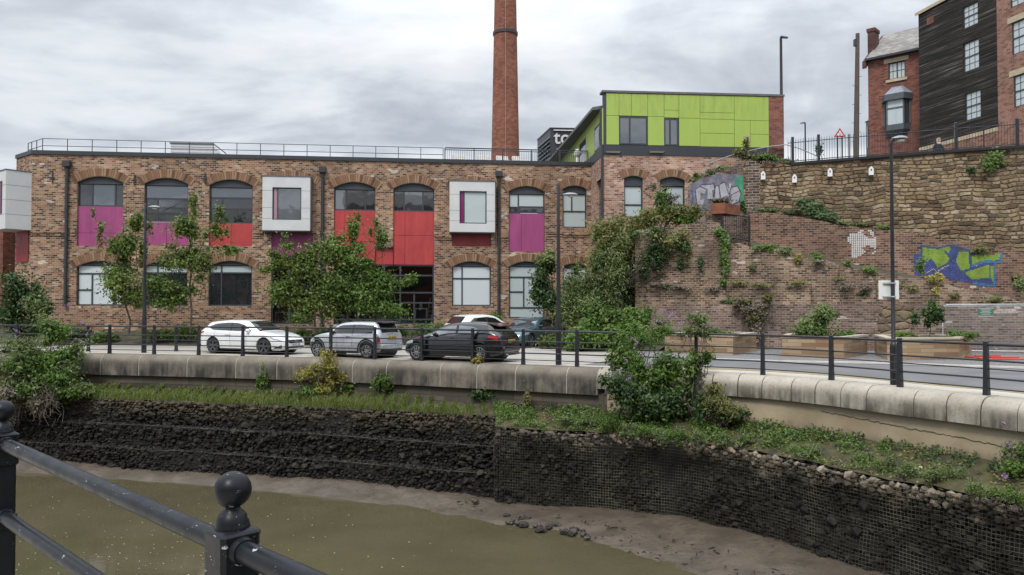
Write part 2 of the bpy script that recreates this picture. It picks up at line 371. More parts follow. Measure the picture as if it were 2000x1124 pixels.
def gabmat(name, c1, c2, c3):
    g = G(name); a = g.n('ShaderNodeAttribute', attribute_name='rnd').outputs['Fac']
    z = g.sep(g.pos())[2]
    top = g.ramp(a, [(0,(.06,.05,.036)),(.5,(.15,.122,.09)),(1,(.27,.225,.17))])
    low = g.ramp(a, [(0, c1), (.6, c2), (1, c3)])
    f = g.ramp(g.math('ADD', g.math('MULTIPLY', g.math('ADD', z, 2.75), 1.0), g.math('MULTIPLY', g.math('SUBTRACT', g.noise(g.pos(), .9, 4), .5), .9)), [(.36, 0.0), (.72, 1.0)])
    f = g.math('MULTIPLY', f, g.ramp(g.math('MULTIPLY', g.math('ADD', g.sep(g.pos())[0], 2.0), .1), [(.18, .25), (.45, 1.0)]))
    c = g.mix(f, low, top)
    c = g.mix(g.ramp(g.noise(g.pos(), 5, 5), [(.45, 0.0), (.7, .6)]), c, (.022,.022,.015))
    g.bump(g.noise(g.pos(), 18, 4), .5, .03)
    return g.set(c, .8, spec=.3)
M['gab'] = gabmat('gabion_stone', (.005,.005,.0045), (.012,.011,.009), (.034,.031,.022))
g = G('slimy_gabion_stone'); a = g.n('ShaderNodeAttribute', attribute_name='rnd').outputs['Fac']
c_ = g.ramp(a, [(0,(.005,.005,.0045)),(.6,(.012,.0105,.009)),(1,(.034,.030,.022))])
zf = g.ramp(g.math('ADD', g.sep(g.pos())[2], 2.7), [(.3, 0.0), (.85, .8)])
c_ = g.mix(g.math('MULTIPLY', zf, g.noise(g.pos(), 3, 4)), c_, (.13,.105,.065))
g.bump(g.noise(g.pos(), 18, 4), .5, .03); M['gab_l'] = g.set(c_, .75, spec=.3)
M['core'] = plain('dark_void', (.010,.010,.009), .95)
g = G('silted_wire'); M['wire'] = g.set(g.ramp(g.noise(g.pos(), .9, 5, .6), [(.36,(.018,.017,.014)),(.52,(.06,.054,.040)),(.68,(.15,.135,.10))]), .8, spec=.2)
# leaves
M['lf_tree'] = leafmat('tree_leaf', (.042,.075,.018), (.110,.168,.036), (.245,.30,.08))
M['lf_dark'] = leafmat('dark_leaf', (.022,.045,.016), (.055,.10,.032), (.12,.18,.055), .3)
M['lf_grey'] = leafmat('grey_green_leaf', (.062,.092,.03), (.135,.185,.065), (.26,.31,.125))
M['lf_bright'] = leafmat('bright_leaf', (.05,.10,.02), (.11,.20,.04), (.22,.32,.08), .4)
M['lf_mid'] = leafmat('mid_leaf', (.042,.085,.016), (.098,.17,.032), (.20,.28,.07), .35)
M['lf_yellow'] = leafmat('yellowing_leaf', (.10,.12,.03), (.30,.26,.06), (.52,.42,.12), .4)
M['lf_ochre'] = leafmat('ochre_leaf', (.075,.095,.03), (.17,.18,.058), (.31,.28,.11), .35)
M['lf_dry'] = leafmat('dry_leaf', (.05,.045,.03), (.13,.11,.08), (.28,.24,.19), .2)
M['lf_pale'] = leafmat('pale_leaf', (.07,.11,.04), (.16,.22,.08), (.30,.36,.15), .4)
M['grass'] = leafmat('grass_blade', (.045,.07,.015), (.12,.16,.035), (.22,.24,.07), .3)
M['flower'] = leafmat('lilac_flower', (.22,.12,.28), (.38,.22,.44), (.55,.40,.58), .3)
M['bark'] = plain('bark', (.09,.075,.06), .9, 0, .3, 8)
M['deadstem'] = plain('dead_stem', (.16,.135,.105), .9, 0, .3, 8)
# ------------------------------------------------------------------ setting: quay line, ground, ledge, water
def catmull(P, step=.5):
    P = [Vector((*p, 0)) for p in P]; out = []
    for i in range(1, len(P) - 2):
        p0, p1, p2, p3 = P[i-1:i+3]; n = max(2, int((p2 - p1).length / step))
        for k in range(n):
            t = k / n
            out.append(.5*((2*p1)+(p2-p0)*t+(2*p0-5*p1+4*p2-p3)*t*t+(3*p1-p0-3*p2+p3)*t**3))
    out.append(P[-2]); return out
QP = [(-90,56),(-60,46),(-40,39.5),(-25,34.9),(-17,32.75),(-11,31.2),(-5.2,29.25),(.4,26.65),(4.7,24.4),(7.5,22.65),(9.05,20.6),(9.9,19.0),(10.8,17.5),(12.2,14.4),(14.2,9),(16.5,2),(19,-8),(22,-20)]
Q = catmull(QP)
def offset(C, d):
    out = []
    for i, p in enumerate(C):
        t = (C[min(i+1, len(C)-1)] - C[max(i-1, 0)]).normalized()
        out.append(Vector((p.x - t.y*d, p.y + t.x*d, 0)))
    return out
def arclen(C):
    s = [0]
    for i in range(1, len(C)): s.append(s[-1] + (C[i]-C[i-1]).length)
    return s
QS = arclen(Q)
def qat(s, off=0):
    i = 1
    while i < len(QS)-1 and QS[i] < s: i += 1
    t = (s - QS[i-1]) / (QS[i] - QS[i-1]); p = Q[i-1].lerp(Q[i], t); d = (Q[i]-Q[i-1]).normalized()
    return Vector((p.x - d.y*off, p.y + d.x*off, 0)), d
def q_near(x, y):
    return min(range(len(Q)), key=lambda i: (Q[i].x-x)**2 + (Q[i].y-y)**2)
SPLIT = QS[q_near(3.1, 25.3)]
S_END = QS[-1]
def sweep(mb, s0, s1, prof, step=.5, mi=0, caps=False):
    n = max(1, int(math.ceil((s1-s0)/step))); V = []; k = len(prof)
    for i in range(n+1):
        s = s0 + (s1-s0)*i/n; p, d = qat(s)
        for (o, z) in prof: V.append((p.x-d.y*o, p.y+d.x*o, z))
    vl = [0]
    for j in range(1, k): vl.append(vl[-1]+math.hypot(prof[j][0]-prof[j-1][0], prof[j][1]-prof[j-1][1]))
    Fc = []; UV = []
    for i in range(n):
        a = s0+(s1-s0)*i/n; b = s0+(s1-s0)*(i+1)/n
        for j in range(k-1):
            Fc.append((i*k+j, (i+1)*k+j, (i+1)*k+j+1, i*k+j+1)); UV.append([(a,-vl[j]),(b,-vl[j]),(b,-vl[j+1]),(a,-vl[j+1])])
    if caps:
        Fc.append(tuple(range(k))); UV.append([(o, z) for o, z in prof])
        Fc.append(tuple(reversed(range(n*k, n*k+k)))); UV.append([(o, z) for o, z in reversed(prof)])
    mb.add(V, Fc, mi, UV)
def loft(lines, mat, name, kind='structure', nz=None, amp=0, seed=0, dens=.35, smooth=True, power=1):
    """ruled sheet through plan polylines [(list of (x,y,z))...] with noise"""
    def resample(L, n):
        L = [Vector(p) for p in L]; s = [0]
        for i in range(1, len(L)): s.append(s[-1]+(L[i]-L[i-1]).length)
        out = []
        for k in range(n):
            t = s[-1]*k/(n-1); i = 1
            while i < len(L)-1 and s[i] < t: i += 1
            out.append(L[i-1].lerp(L[i], (t-s[i-1])/max(1e-6, s[i]-s[i-1])))
        return out
    tot = sum((Vector(lines[0][i+1])-Vector(lines[0][i])).length for i in range(len(lines[0])-1))
    n = int(tot/dens)+2; LL = [resample(l, n) for l in lines]
    rows = []
    for a in range(len(LL)-1):
        m = nz or 6
        for j in range(m): rows.append([LL[a][i].lerp(LL[a+1][i], j/m) for i in range(n)])
    rows.append(LL[-1]); mb = MB(); V = []
    for ri, r in enumerate(rows):
        for p in r:
            q = p.copy()
            if amp: q.z += amp*(mnoise.fractal(Vector((q.x*.9+seed, q.y*.9, 0)), 1.0, 2.0, 5))
            V.append(q)
    Fc = [(j*n+i, j*n+i+1, (j+1)*n+i+1, (j+1)*n+i) for j in range(len(rows)-1) for i in range(n-1)]
    mb.add(V, Fc); return mb.build(name, mat, None, smooth=smooth, kind=kind)
# big ground sheet behind the quay (to the horizon)
mb = MB(); IN = offset(Q, .30)
V = []; n = len(IN)
for p in IN: V.append((p.x, p.y, -.012))
far = [Vector((p.x*1.0 + (p.x+10)*14, 420 - max(0, p.x)*6, -.012)) for p in IN]
for i, p in enumerate(IN):
    a = i/(n-1)
    V.append((-700 + 1400*min(1, a*1.15), 600 if a < .8 else 600-(a-.8)/.2*700, -.012))
mb.add(V, [(i, i+1, n+i+1, n+i) for i in range(n-1)]); mb.build('ground', M['asphalt'], None, kind='structure')
mb = MB(); sweep(mb, QS[q_near(-60,46)], SPLIT-1.0, [(.3, -.004), (10.6, -.004)], 1.5); mb.build('parking_area', M['parking'], None, kind='structure')
mb = MB(); sweep(mb, 0, SPLIT, [(.25, 0.0), (.75, 0.0), (.75,-.03)], 1); sweep(mb, SPLIT, S_END, [(.25, 0.0), (1.15, 0.0), (1.15,-.03)], 1)
mb.build('pavement', M['paving'], None, kind='structure')
mb = MB(); sweep(mb, SPLIT+.5, S_END, [(1.30, -.004), (1.42, -.004)], .7); sweep(mb, SPLIT+.5, S_END, [(1.52, -.004), (1.62, -.004)], .7)
mb.build('road_marking', M['yellow_line'], None, kind='structure')
K = [atz(1240,700,0), atz(1380,703,0), atz(1523,708,0), atz(1720,711.5,0), atz(2000,721,0), atz(2300,735,0), atz(2700,765,0)]
mb = MB()
for i in range(len(K)-1):
    a, b = K[i], K[i+1]; t = (b-a).normalized(); nn = Vector((-t.y, t.x, 0))*.16
    mb.add([a, b, b+nn, a+nn]+[p+Vector((0,0,.06)) for p in (a,b,b+nn,a+nn)], [(0,1,5,4),(4,5,6,7),(1,2,6,5),(3,0,4,7),(2,3,7,6)])
mb.build('kerb', M['kerb'], None, kind='structure')
mb = MB(); V = [(p.x, p.y+.1, .03) for p in K] + [(p.x+1, 40.5-i*.6, .03) for i, p in enumerate(K)]
n = len(K); mb.add(V, [(i,i+1,n+i+1,n+i) for i in range(n-1)]); mb.build('gravel_bed', M['gravel'], None, kind='structure')
# planting bed in front of the brick building
bedf = [(-60,48.5,.02),(-30,40.6,.02),(-22,39.6,.02),(-10,39.6,.02),(-3.5,40.6,.02),(-2.2,42.6,.02)]
bedb = [(-60,58,.8),(-30,44.5,.8),(-22,43.2,.8),(-10,44.5,.8),(-4,45.2,.8),(-2,45.6,.5)]
loft([bedf, bedb], M['soil'], 'planting_bed', amp=.08, dens=.8)
loft([[(1.2,37,.02),(3.5,34.2,.02),(6.4,33.8,.02)], [(3.5,46,1.0),(5.5,42.5,1.0),(8.5,37.2,1.0)]], M['soil'], 'planting_bank', amp=.1, dens=.6)
# river side: gabion lines, ledge, mud, water
GL = [(-60,43.0),(-30,34.4),(-16.6,30.95),(-6.8,28.15),(-.1,25.75)]
GR = [(-.62,26.3)] + [tuple(atz(x, y, -1.9))[:2] for x, y in ((968,838),(1100,845),(1210,851),(1320,860),(1450,878),(1550,898),(1650,921),(1800,950),(2000,990))] + [(11.6,12.2),(14.2,6),(17,-2),(20,-12)]
ZL, ZR = -1.68, -1.9
base_line = [ (p.x, p.y, -1.38) for p in offset(Q, -.30) ]
i_l = [i for i, p in enumerate(Q) if -60 < p.x < .3]; i_r = [i for i, p in enumerate(Q) if p.x >= -.9 and p.y > -12]
loft([[base_line[i] for i in i_l], [(x, y+.12, ZL) for x, y in GL]], M['moss'], 'river_ledge', amp=.06, dens=.4)
loft([[base_line[i] for i in i_r], [(x, y+.12, ZR+.02) for x, y in GR[1:]]], M['moss'], 'river_ledge', amp=.07, dens=.3, seed=4)
WE = [(-70,41),(-34,32.8)] + [tuple(atz(x, y, -4.4))[:2] for x, y in ((40,925),(300,941),(500,957),(640,973),(800,994),(900,1012),(1000,1026),(1080,1040),(1160,1063),(1250,1095),(1350,1124))] + [(6.0,15.6),(8,11.5),(11,5),(15,-4),(17,-12)]
TOE = [(-70,44.5),(-30,33.4)] + [tuple(atz(x, y, -4.08))[:2] for x, y in ((40,898),(300,908),(500,925),(640,940),(800,952),(940,958))] + [tuple(atz(x, y, -4.15))[:2] for x, y in ((1000,955),(1120,978),(1250,998),(1400,1020),(1500,1050),(1650,1105))] + [(9.4,14.6),(11.2,11),(14,4.5),(17,-4),(19,-12)]
def mudz(L, z): return [(x, y, z) for x, y in L]
inner = [(WE[0][0], WE[0][1]-6, -5.1), (-34,28,-5.1), (-18,25.5,-5.1), (-8,22.5,-5.1), (-2,19,-5.1), (2.5,15,-5.1), (5,11,-5.1), (9,3,-5.1), (13,-6,-5.1), (15,-14,-5.1)]
back = [(x+.25, y+.6, -3.98) for x, y in TOE]
loft([back, mudz(TOE, -4.08), [(a[0], a[1], -4.415) for a in WE], inner], M['mud'], 'mud_bank', nz=12, amp=.06, dens=.13, seed=9)
mb = MB(); mb.quad((-200,-60,-4.4),(60,-60,-4.4),(60,60,-4.4),(-200,60,-4.4)); mb.build('river_water', M['water'], None, kind='structure')
mb = MB(); mb.quad((-300,-80,-6.2),(300,-80,-6.2),(300,80,-6.2),(-300,80,-6.2)); mb.build('river_bed', M['mud'], None, kind='structure')
# foam flecks on the water
mb = MB(); rr = random.Random(3)
for i in range(620):
    px = rr.uniform(30, 900); py = rr.uniform(955, 1130)
    if rr.random() > (.15 + .85*max(0, 1-abs(px-330)/420))*(.25+.75*min(1, (py-950)/90)) : continue
    p = atz(px, py, -4.394); r = rr.uniform(.006, .019); a0 = rr.random()*6
    k = 6; pts = [(p.x+r*math.cos(a0+t*6.283/k)*rr.uniform(.7,1.3), p.y+r*math.sin(a0+t*6.283/k)*1.2, -4.394) for t in range(k)]
    mb.add(pts, [tuple(range(k))])
mb.build('foam_fleck', M['foam'], None, kind='stuff')
# ------------------------------------------------------------------ quay walls
def cop_prof(h, nose=.45):
    return [(.25, -h), (.25, 0.0), (-.12, 0.0), (-.24, -.02), (-.34, -.075), (-.41, -.16), (-nose, -.28), (-nose-.005, -.40), (-nose-.005, -h), (-.1, -h)]
def grow(P, d): return [(o + (-d if o > 0 else d), z - d if z > -.3 else z + d) for o, z in P]
def copings(root, s0, s1, h, mat, jmat, lens, seed, jr=.022):
    rr = random.Random(seed); mb = MB(); s = s0
    while s < s1:
        l = min(rr.choice(lens), s1 - s)
        if l < .3: break
        q_ = min(.012, jr*.4); dz = rr.uniform(-q_, q_); do = rr.uniform(-q_, q_)
        sweep(mb, s+.014, s+l-.014, [(o+do, z+dz) for o, z in cop_prof(h)], .45, 0, True); s += l
    c = mb.build('coping', mat, root, smooth=True, world=True, sharp=50)
    mj = MB(); sweep(mj, s0, s1, grow(cop_prof(h), jr), .6, 0, True); mj.build('joint', jmat, c, world=True)
old = thing('quay_wall', 'weathered brown sandstone quay wall with rounded coping below the parked cars', 'quay wall', tuple(qat(SPLIT-14)[0]))
copings(old, QS[q_near(-60,46)], SPLIT, .86, M['cop_old'], M['mortar'], [1.5, 1.9, 2.3], 2, .004)
mb = MB(); sweep(mb, QS[q_near(-60,46)], SPLIT+.3, [(-.30, -.84), (-.30, -1.7), (.3,-1.7)], .8); mb.build('masonry', M['quay_old'], old, world=True)
new = thing('quay_wall', 'pale concrete quay wall with rounded coping blocks curving round to the right', 'quay wall', tuple(qat(SPLIT+6)[0]))
copings(new, SPLIT, S_END, .64, M['cop_new'], M['joint'], [.8, .95, 1.25], 5)
mb = MB(); sweep(mb, SPLIT+.3, S_END, [(-.31, -.62), (-.31, -1.0), (-.33,-1.9)], .6); mb.build('concrete_face', M['conc_low'], new, world=True)
# crack along the concrete
rr = random.Random(8); mb = MB(); pts = []
for k in range(70):
    s = SPLIT + 7.2 + k*.075; p, d = qat(s, -.322); pts.append((p.x, p.y, -.83 - k*.0032 + rr.uniform(-.022,.022)))
mb.tube(pts, .0065, 4); mb.build('crack', M['joint'], new, world=True)
# ------------------------------------------------------------------ gabions
def ico(r):
    bm = bmesh.new(); bmesh.ops.create_icosphere(bm, subdivisions=1, radius=1.0)
    v = np.array([x.co for x in bm.verts]); f = [tuple(a.index for a in p.verts) for p in bm.faces]; bm.free(); return v, f
IV, IF = ico(1)
def stones_obj(name, spots, mat, parent, seed=0, smooth=True):
    rs = np.random.RandomState(seed); n = len(spots); nv = len(IV)
    A = np.zeros((n*nv, 3)); Fs = []; rnd = []
    for i, (x, y, z, r) in enumerate(spots):
        sc_ = r*rs.uniform(.7, 1.25, 3)*np.array([1.2, 1.0, .78]); v = IV*sc_*(1+rs.uniform(-.22,.22,(nv,1)))
        a = rs.uniform(0, 6.283); b = rs.uniform(-.5, .5); ca, sa, cb, sb = math.cos(a), math.sin(a), math.cos(b), math.sin(b)
        v = v @ np.array([[1,0,0],[0,cb,-sb],[0,sb,cb]]) @ np.array([[ca,-sa,0],[sa,ca,0],[0,0,1]])
        A[i*nv:(i+1)*nv] = v+np.array([x, y, z]); k = i*nv
        Fs += [(p[0]+k, p[1]+k, p[2]+k) for p in IF]; rnd += [rs.uniform()]*len(IF)
    mb = MB(); mb.v = A.tolist(); mb.f = Fs; mb.m = [0]*len(Fs)
    o = mb.build(name, mat, parent, smooth=smooth, world=True, sharp=35)
    at = o.data.attributes.new('rnd', 'FLOAT', 'FACE'); at.data.foreach_set('value', rnd); return o
class PL:
    def __init__(s, pts):
        s.p = [Vector((*q, 0)) for q in pts]; s.s = [0]
        for i in range(1, len(s.p)): s.s.append(s.s[-1]+(s.p[i]-s.p[i-1]).length)
        s.L = s.s[-1]
    def at(s, t):
        i = 1
        while i < len(s.s)-1 and s.s[i] < t: i += 1
        d = (s.p[i]-s.p[i-1]).normalized(); return s.p[i-1] + d*(t-s.s[i-1]), Vector((d.y, -d.x, 0))   # point, outward (river) normal
def tier(root, name, line, t0, t1, z0, z1, push, r, mat, seed, wav=.05, big=1.35):
    rr = random.Random(seed); spots = []; sp = r*1.62
    t = t0
    while t < t1:
        z = z0 + r*.5
        while z < z1 - r*.15:
            p, nn = line.at(t + rr.uniform(-.5,.5)*sp); w = wav*mnoise.noise(Vector((t*.35, z*.7, seed)))
            q = p + nn*(push + w + rr.uniform(-.4,.25)*r - r*.4); spots.append((q.x, q.y, z+rr.uniform(-.3,.3)*r, r*rr.uniform(.6,1.2)*(big if rr.random() < .15 else 1)))
            z += sp*.72
        for dd in (.15, .42):                       # top row set back
            p, nn = line.at(t + rr.uniform(-.5,.5)*sp); q = p + nn*(push - dd - rr.uniform(0,.1)); spots.append((q.x, q.y, z1 + rr.uniform(-.25,.1)*r, r*rr.uniform(.7,1.1)))
        t += sp
    o = stones_obj(name, spots, mat, root, seed)
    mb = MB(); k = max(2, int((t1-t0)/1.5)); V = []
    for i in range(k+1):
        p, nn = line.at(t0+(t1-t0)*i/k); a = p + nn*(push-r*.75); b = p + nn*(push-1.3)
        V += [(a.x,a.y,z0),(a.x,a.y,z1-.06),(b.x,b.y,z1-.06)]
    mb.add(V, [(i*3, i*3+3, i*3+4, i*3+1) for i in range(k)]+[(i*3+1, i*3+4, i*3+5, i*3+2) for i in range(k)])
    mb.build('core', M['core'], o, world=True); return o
def wire_mesh(root, line, t0, t1, z0, z1, push, sp, rad, seed, wav=.05, gap=.0, par=None):
    mb = MB(); rr = random.Random(seed); t = t0
    def P(t, z):
        p, nn = line.at(t); w = wav*mnoise.noise(Vector((t*.35, z*.7, seed))) + .05*mnoise.noise(Vector((t*1.3, z*2.3, 5)))
        q = p + nn*(push+.03+w); return Vector((q.x+.02*mnoise.noise(Vector((t*1.7, z*1.5, 2))), q.y, z + .045*mnoise.noise(Vector((t*.9, z*1.3, 9)))))
    def strip(pts):
        mb.tube(pts, rad, 3, 0, False)
    while t < t1:
        m = max(3, int((z1-z0)/.3)); strip([P(t, z0+(z1-z0)*i/m) for i in range(m+1)]); t += sp
    z = z0
    while z <= z1+1e-6:
        m = int((t1-t0)/.45)+1; strip([P(t0+(t1-t0)*i/m, z) for i in range(m+1)]); z += sp
    return mb.build('wire_mesh', M['wire'], par or root, world=True)
L_ = PL(GL); R_ = PL(GR)
ta = 18.0
gl = thing('gabion_wall', 'stepped black stone gabion wall in three wet tiers at left under the grassy ledge', 'gabion wall', (GL[3][0], GL[3][1], -4.2))
tier(gl, 'gabion_tier', L_, ta, L_.L, -2.65, -1.70, 0.0, .082, M['gab_l'], 1, .10, 1.7)
tier(gl, 'gabion_tier', L_, ta, L_.L-.1, -3.45, -2.62, .38, .082, M['gab_l'], 2, .10, 1.7)
tier(gl, 'gabion_tier', L_, ta, L_.L-.25, -4.35, -3.42, .80, .082, M['gab_l'], 3, .10, 1.7)
mb = MB()
for z, pu in ((-1.66,.03),(-2.60,.43),(-3.40,.86)):
    m = int((L_.L-ta)/.3); pts = []
    for i in range(m+1):
        p, nn = L_.at(ta+(L_.L-ta-.1)*i/m); q = p+nn*(pu+.05*mnoise.noise(Vector((i*.2, z, 3)))); pts.append((q.x, q.y, z+.05*mnoise.noise(Vector((i*.13, z, 7)))))
    mb.tube(pts, .008, 4)
mb.build('selvedge_wire', M['wire'], gl, world=True)
gr = thing('gabion_wall', 'tall gabion wall behind square welded mesh with pale stones along its top at right', 'gabion wall', (GR[4][0], GR[4][1], -4.3))
TR1 = [i for i in range(len(GR)) if GR[i][1] > 5.5][-1]
tR = R_.s[TR1]
tier(gr, 'gabion_stone', R_, 0, tR, -4.5, -1.90, 0.0, .085, M['gab'], 4, .12, 1.5)
wire_mesh(gr, R_, .9, tR, -4.5, -1.98, 0.03, .086, .0052, 4, .12)
# rubble, rocks and debris on the mud
def rock(name, label, px, py, z, r, mat, seed, group=None, squash=.6):
    p = atz(px, py, z); bm = bmesh.new(); bmesh.ops.create_icosphere(bm, subdivisions=3, radius=r)
    for v in bm.verts:
        k = 1+.45*mnoise.fractal(v.co*(1.6/r)+Vector((seed*7,0,0)), 1, 2, 4); v.co = Vector((v.co.x*k*1.25, v.co.y*k, v.co.z*k*squash))
    mb = MB(); mb.add([v.co+p for v in bm.verts], [tuple(a.index for a in f.verts) for f in bm.faces]); bm.free()
    return tag(mb.build(name, mat, None, smooth=True, sharp=60), label, 'rock', group)
M['wetrock'] = plain('muddy_rock', (.075,.062,.048), .6, 0, .3, 6)
M['drift'] = plain('dark_driftwood', (.035,.028,.022), .8, 0, .3, 6)
rock('rock', 'rounded mud coloured boulder sitting at the water edge below the mud bank', 1182, 1055, -4.42, .20, M['mud'], 2)
rr = random.Random(21)
for i in range(26):
    px = rr.uniform(985, 1160); py = 1014 + (px-985)*.19 + rr.uniform(-9, 8)
    rock('rock', 'small dark wet stone in the rubble heap by the water', px, py, -4.33, rr.uniform(.05,.12), M['wetrock'] if rr.random() < .5 else M['drift'], i, 'stones of the rubble heap on the mud', .7)
rock('rock', 'single pale stone on the mud below the gabion corner', 928, 978, -4.15, .10, M['wetrock'], 5)
rock('rock', 'pale angular rock lying among weeds below the concrete quay wall', 1797, 918, -1.72, .14, M['stone'], 6)
for i in range(95):
    px = rr.uniform(880, 1700); ylo = np.interp(px, [880,1000,1160,1350,1700],[985,1000,1040,1090,1130]); py = ylo + rr.uniform(-28, 14)
    if px > 1200: py = rr.uniform(np.interp(px,[1200,1400,1700],[1030,1058,1120]), np.interp(px,[1200,1350,1700],[1075,1118,1160]))
    if py > 1140: continue
    p = atz(px, py, -4.26)
    if i == 0: mbd = MB()
    a = rr.uniform(0, 3.14); l = rr.uniform(.02,.10)*(2.2 if rr.random() < .12 else 1)
    mbd.tube([(p.x-l*math.cos(a), p.y-l*math.sin(a), -4.27+rr.uniform(.0,.03)), (p.x, p.y, -4.255+rr.uniform(0,.03)), (p.x+l*math.cos(a), p.y+l*math.sin(a), -4.27+rr.uniform(0,.03))], [.012,.022,.008], 5)
mbd.build('flotsam', M['drift'], None, kind='stuff')
# ------------------------------------------------------------------ quay fence
def post_s():
    PX = [(-80,689),(33,689.5),(214,691),(301,692.5),(388,694),(474,695.6),(560,697),(646,699.7),(732,703),(824,705),(923,708.5),(1022,712),(1127,717),(1236,721),(1360,725.5),(1490,731.5),(1624,743),(1758,757),(1927,773)]
    out = []
    for x, y in PX:
        p = atz(x, y, 0); best = min(range(len(Q)-1), key=lambda i: abs((x-1000)/F - Q[i].x/(Q[i].y*math.cos(PITCH)+0.0)) + (0 if Q[i].y > 5 else 9))
        # intersect viewing plane of this column with the quay line
        for i in range(len(Q)-1):
            a, b = Q[i], Q[i+1]
            fa = a.x - p.x/p.y*a.y; fb = b.x - p.x/p.y*b.y
            if fa*fb <= 0 and a.y > 5: out.append(QS[i] + (QS[i+1]-QS[i])*(fa/(fa-fb))); break
    return out
PS = post_s(); PS = [PS[0]-4.0, PS[0]-2.0] + PS + [PS[-1]+2.1, PS[-1]+4.2]
fence = thing('quay_fence', 'long black metal post and rail fence along the top of the quay', 'fence', tuple(qat(PS[10])[0]))
def fence_post(s):
    p, d = qat(s); mb = MB(); a = math.atan2(d.y, d.x)
    w = .046
    V = []
    for (z, k) in ((0, 1.35), (.03, 1.3), (.30, 1.12), (1.16, .95), (1.22, .95), (1.235, .7)):
        for (x, y) in ((-1,-1),(1,-1),(1,1),(-1,1)):
            V.append(Vector((p.x,p.y,z)) + Matrix.Rotation(a, 3, 'Z') @ Vector((x*w*k, y*w*k, 0)))
    Fc = [(i*4+j, i*4+(j+1)%4, (i+1)*4+(j+1)%4, (i+1)*4+j) for i in range(5) for j in range(4)] + [(20,21,22,23)]
    mb.add(V, Fc); mb.build('post', M['black_paint'], fence, world=True)
for s in PS: fence_post(s)
for z, r in ((1.165, .034), (.80, .023), (.61, .015), (.40, .023), (.17, .015)):
    n = int((PS[-1]-PS[0])/.4); mb = MB(); pts = []
    for i in range(n+1):
        p, d = qat(PS[0]+(PS[-1]-PS[0])*i/n); pts.append((p.x, p.y, z))
    mb.tube(pts, r, 8); mb.build('rail', M['black_paint'], fence, smooth=True, world=True)
for px in (172.5, 344):
    p = atz(px, 686.5, 0); mb = MB()
    mb.lathe([(.085,0),(.085,.1),(.07,.14),(.062,1.05),(.075,1.08),(.07,1.16),(.03,1.2)], p, 16)
    tag(mb.build('bollard', M['black_paint'], None, smooth=True), 'slim black bollard behind the fence %s the left lamp post' % ('just left of' if px < 280 else 'just right of'), 'bollard', 'bollards behind the quay fence')
# ------------------------------------------------------------------ foreground bridge railing
g = G('chipped_black_paint'); P = g.pos()
ch = g.math('MULTIPLY', g.ramp(g.noise(g.scale(P, 1, 1, 2.0), 26, 6, .7), [(.63, 0.0), (.655, 1.0)]), g.ramp(g.noise(P, 3.1, 2), [(.50, 0.0), (.58, 1.0)]))
sp_ = g.n('ShaderNodeTexVoronoi'); g.L(P, sp_.inputs['Vector']); sp_.inputs['Scale'].default_value = 55
spk = g.ramp(sp_.outputs['Distance'], [(.09, 1.0), (.13, 0.0)])
spk = g.math('MULTIPLY', spk, g.ramp(g.noise(P, 9, 2), [(.64, 0.0), (.70, 1.0)]))
c_ = g.mix(g.noise(P, 5, 5), (.0055,.0065,.009), (.012,.0135,.017))
c_ = g.mix(g.math('MAXIMUM', ch, g.math('MULTIPLY', spk, .35)), c_, (.42,.46,.50))
g.bump(g.noise(P, 45, 4), .12, .004); M['chipped'] = g.set(c_, g.ramp(g.noise(P, 12, 5), [(.3,.28),(.7,.46)]), spec=.22)
A1 = Vector((-2.535, 3.84, 0)); A2 = Vector((-.795, 2.2, 0)); dr = (A2-A1).normalized(); sp2 = (A2-A1).length
TOPZ = 2.05 - .468; ang = math.atan2(dr.y, dr.x)
rail = thing('bridge_railing', 'black bridge railing with ball topped posts in the near left corner', 'railing', (A2.x, A2.y, TOPZ-1.22))
deckz = TOPZ - 1.22
def bridge_post(c):
    mb = MB(); RZ = Matrix.Rotation(ang, 4, 'Z')
    zt = TOPZ - .168
    def ring(z, h, ch=.012):
        pts = [(-h+ch,-h),(h-ch,-h),(h,-h+ch),(h,h-ch),(h-ch,h),(-h+ch,h),(-h,h-ch),(-h,-h+ch)]
        return [RZ @ Vector((x, y, 0)) + Vector((c.x, c.y, z)) for x, y in pts]
    secs = [(deckz,.075),(deckz+.03,.075),(deckz+.035,.052),(zt-.47,.052),(zt-.465,.057),(zt-.40,.057),(zt-.395,.050),(zt-.16,.050),(zt-.15,.0585),(zt-.022,.0585),(zt-.016,.060),(zt-.006,.061),(zt,.056),(zt+.006,.046)]
    V = []
    for z, h in secs: V += ring(z, h)
    n = 8; Fc = [(i*n+j, i*n+(j+1)%n, (i+1)*n+(j+1)%n, (i+1)*n+j) for i in range(len(secs)-1) for j in range(n)] + [tuple(range((len(secs)-1)*n, len(secs)*n))]
    mb.add(V, Fc); po = mb.build('post', M['chipped'], rail, smooth=True, world=True, sharp=30)
    mf = MB(); prof = [(.047, 0), (.049,.004), (.046,.010), (.045,.018), (.041,.032), (.033,.045), (.022,.054), (.0195,.060)]
    r = .0515; cz = .060 + r*.93
    for k in range(2, 25):
        w = -math.pi/2 + math.pi*k/24; rad = r*math.cos(w); z = cz + r*math.sin(w)
        if z > .063: prof.append((max(rad, .0005), z))
    mf.lathe(prof, (c.x, c.y, zt+.004), 40); mf.build('ball_finial', M['chipped'], po, smooth=True, world=True, sharp=60)
for k in (-1, 0, 1, 2): bridge_post(A1 + dr*sp2*k)
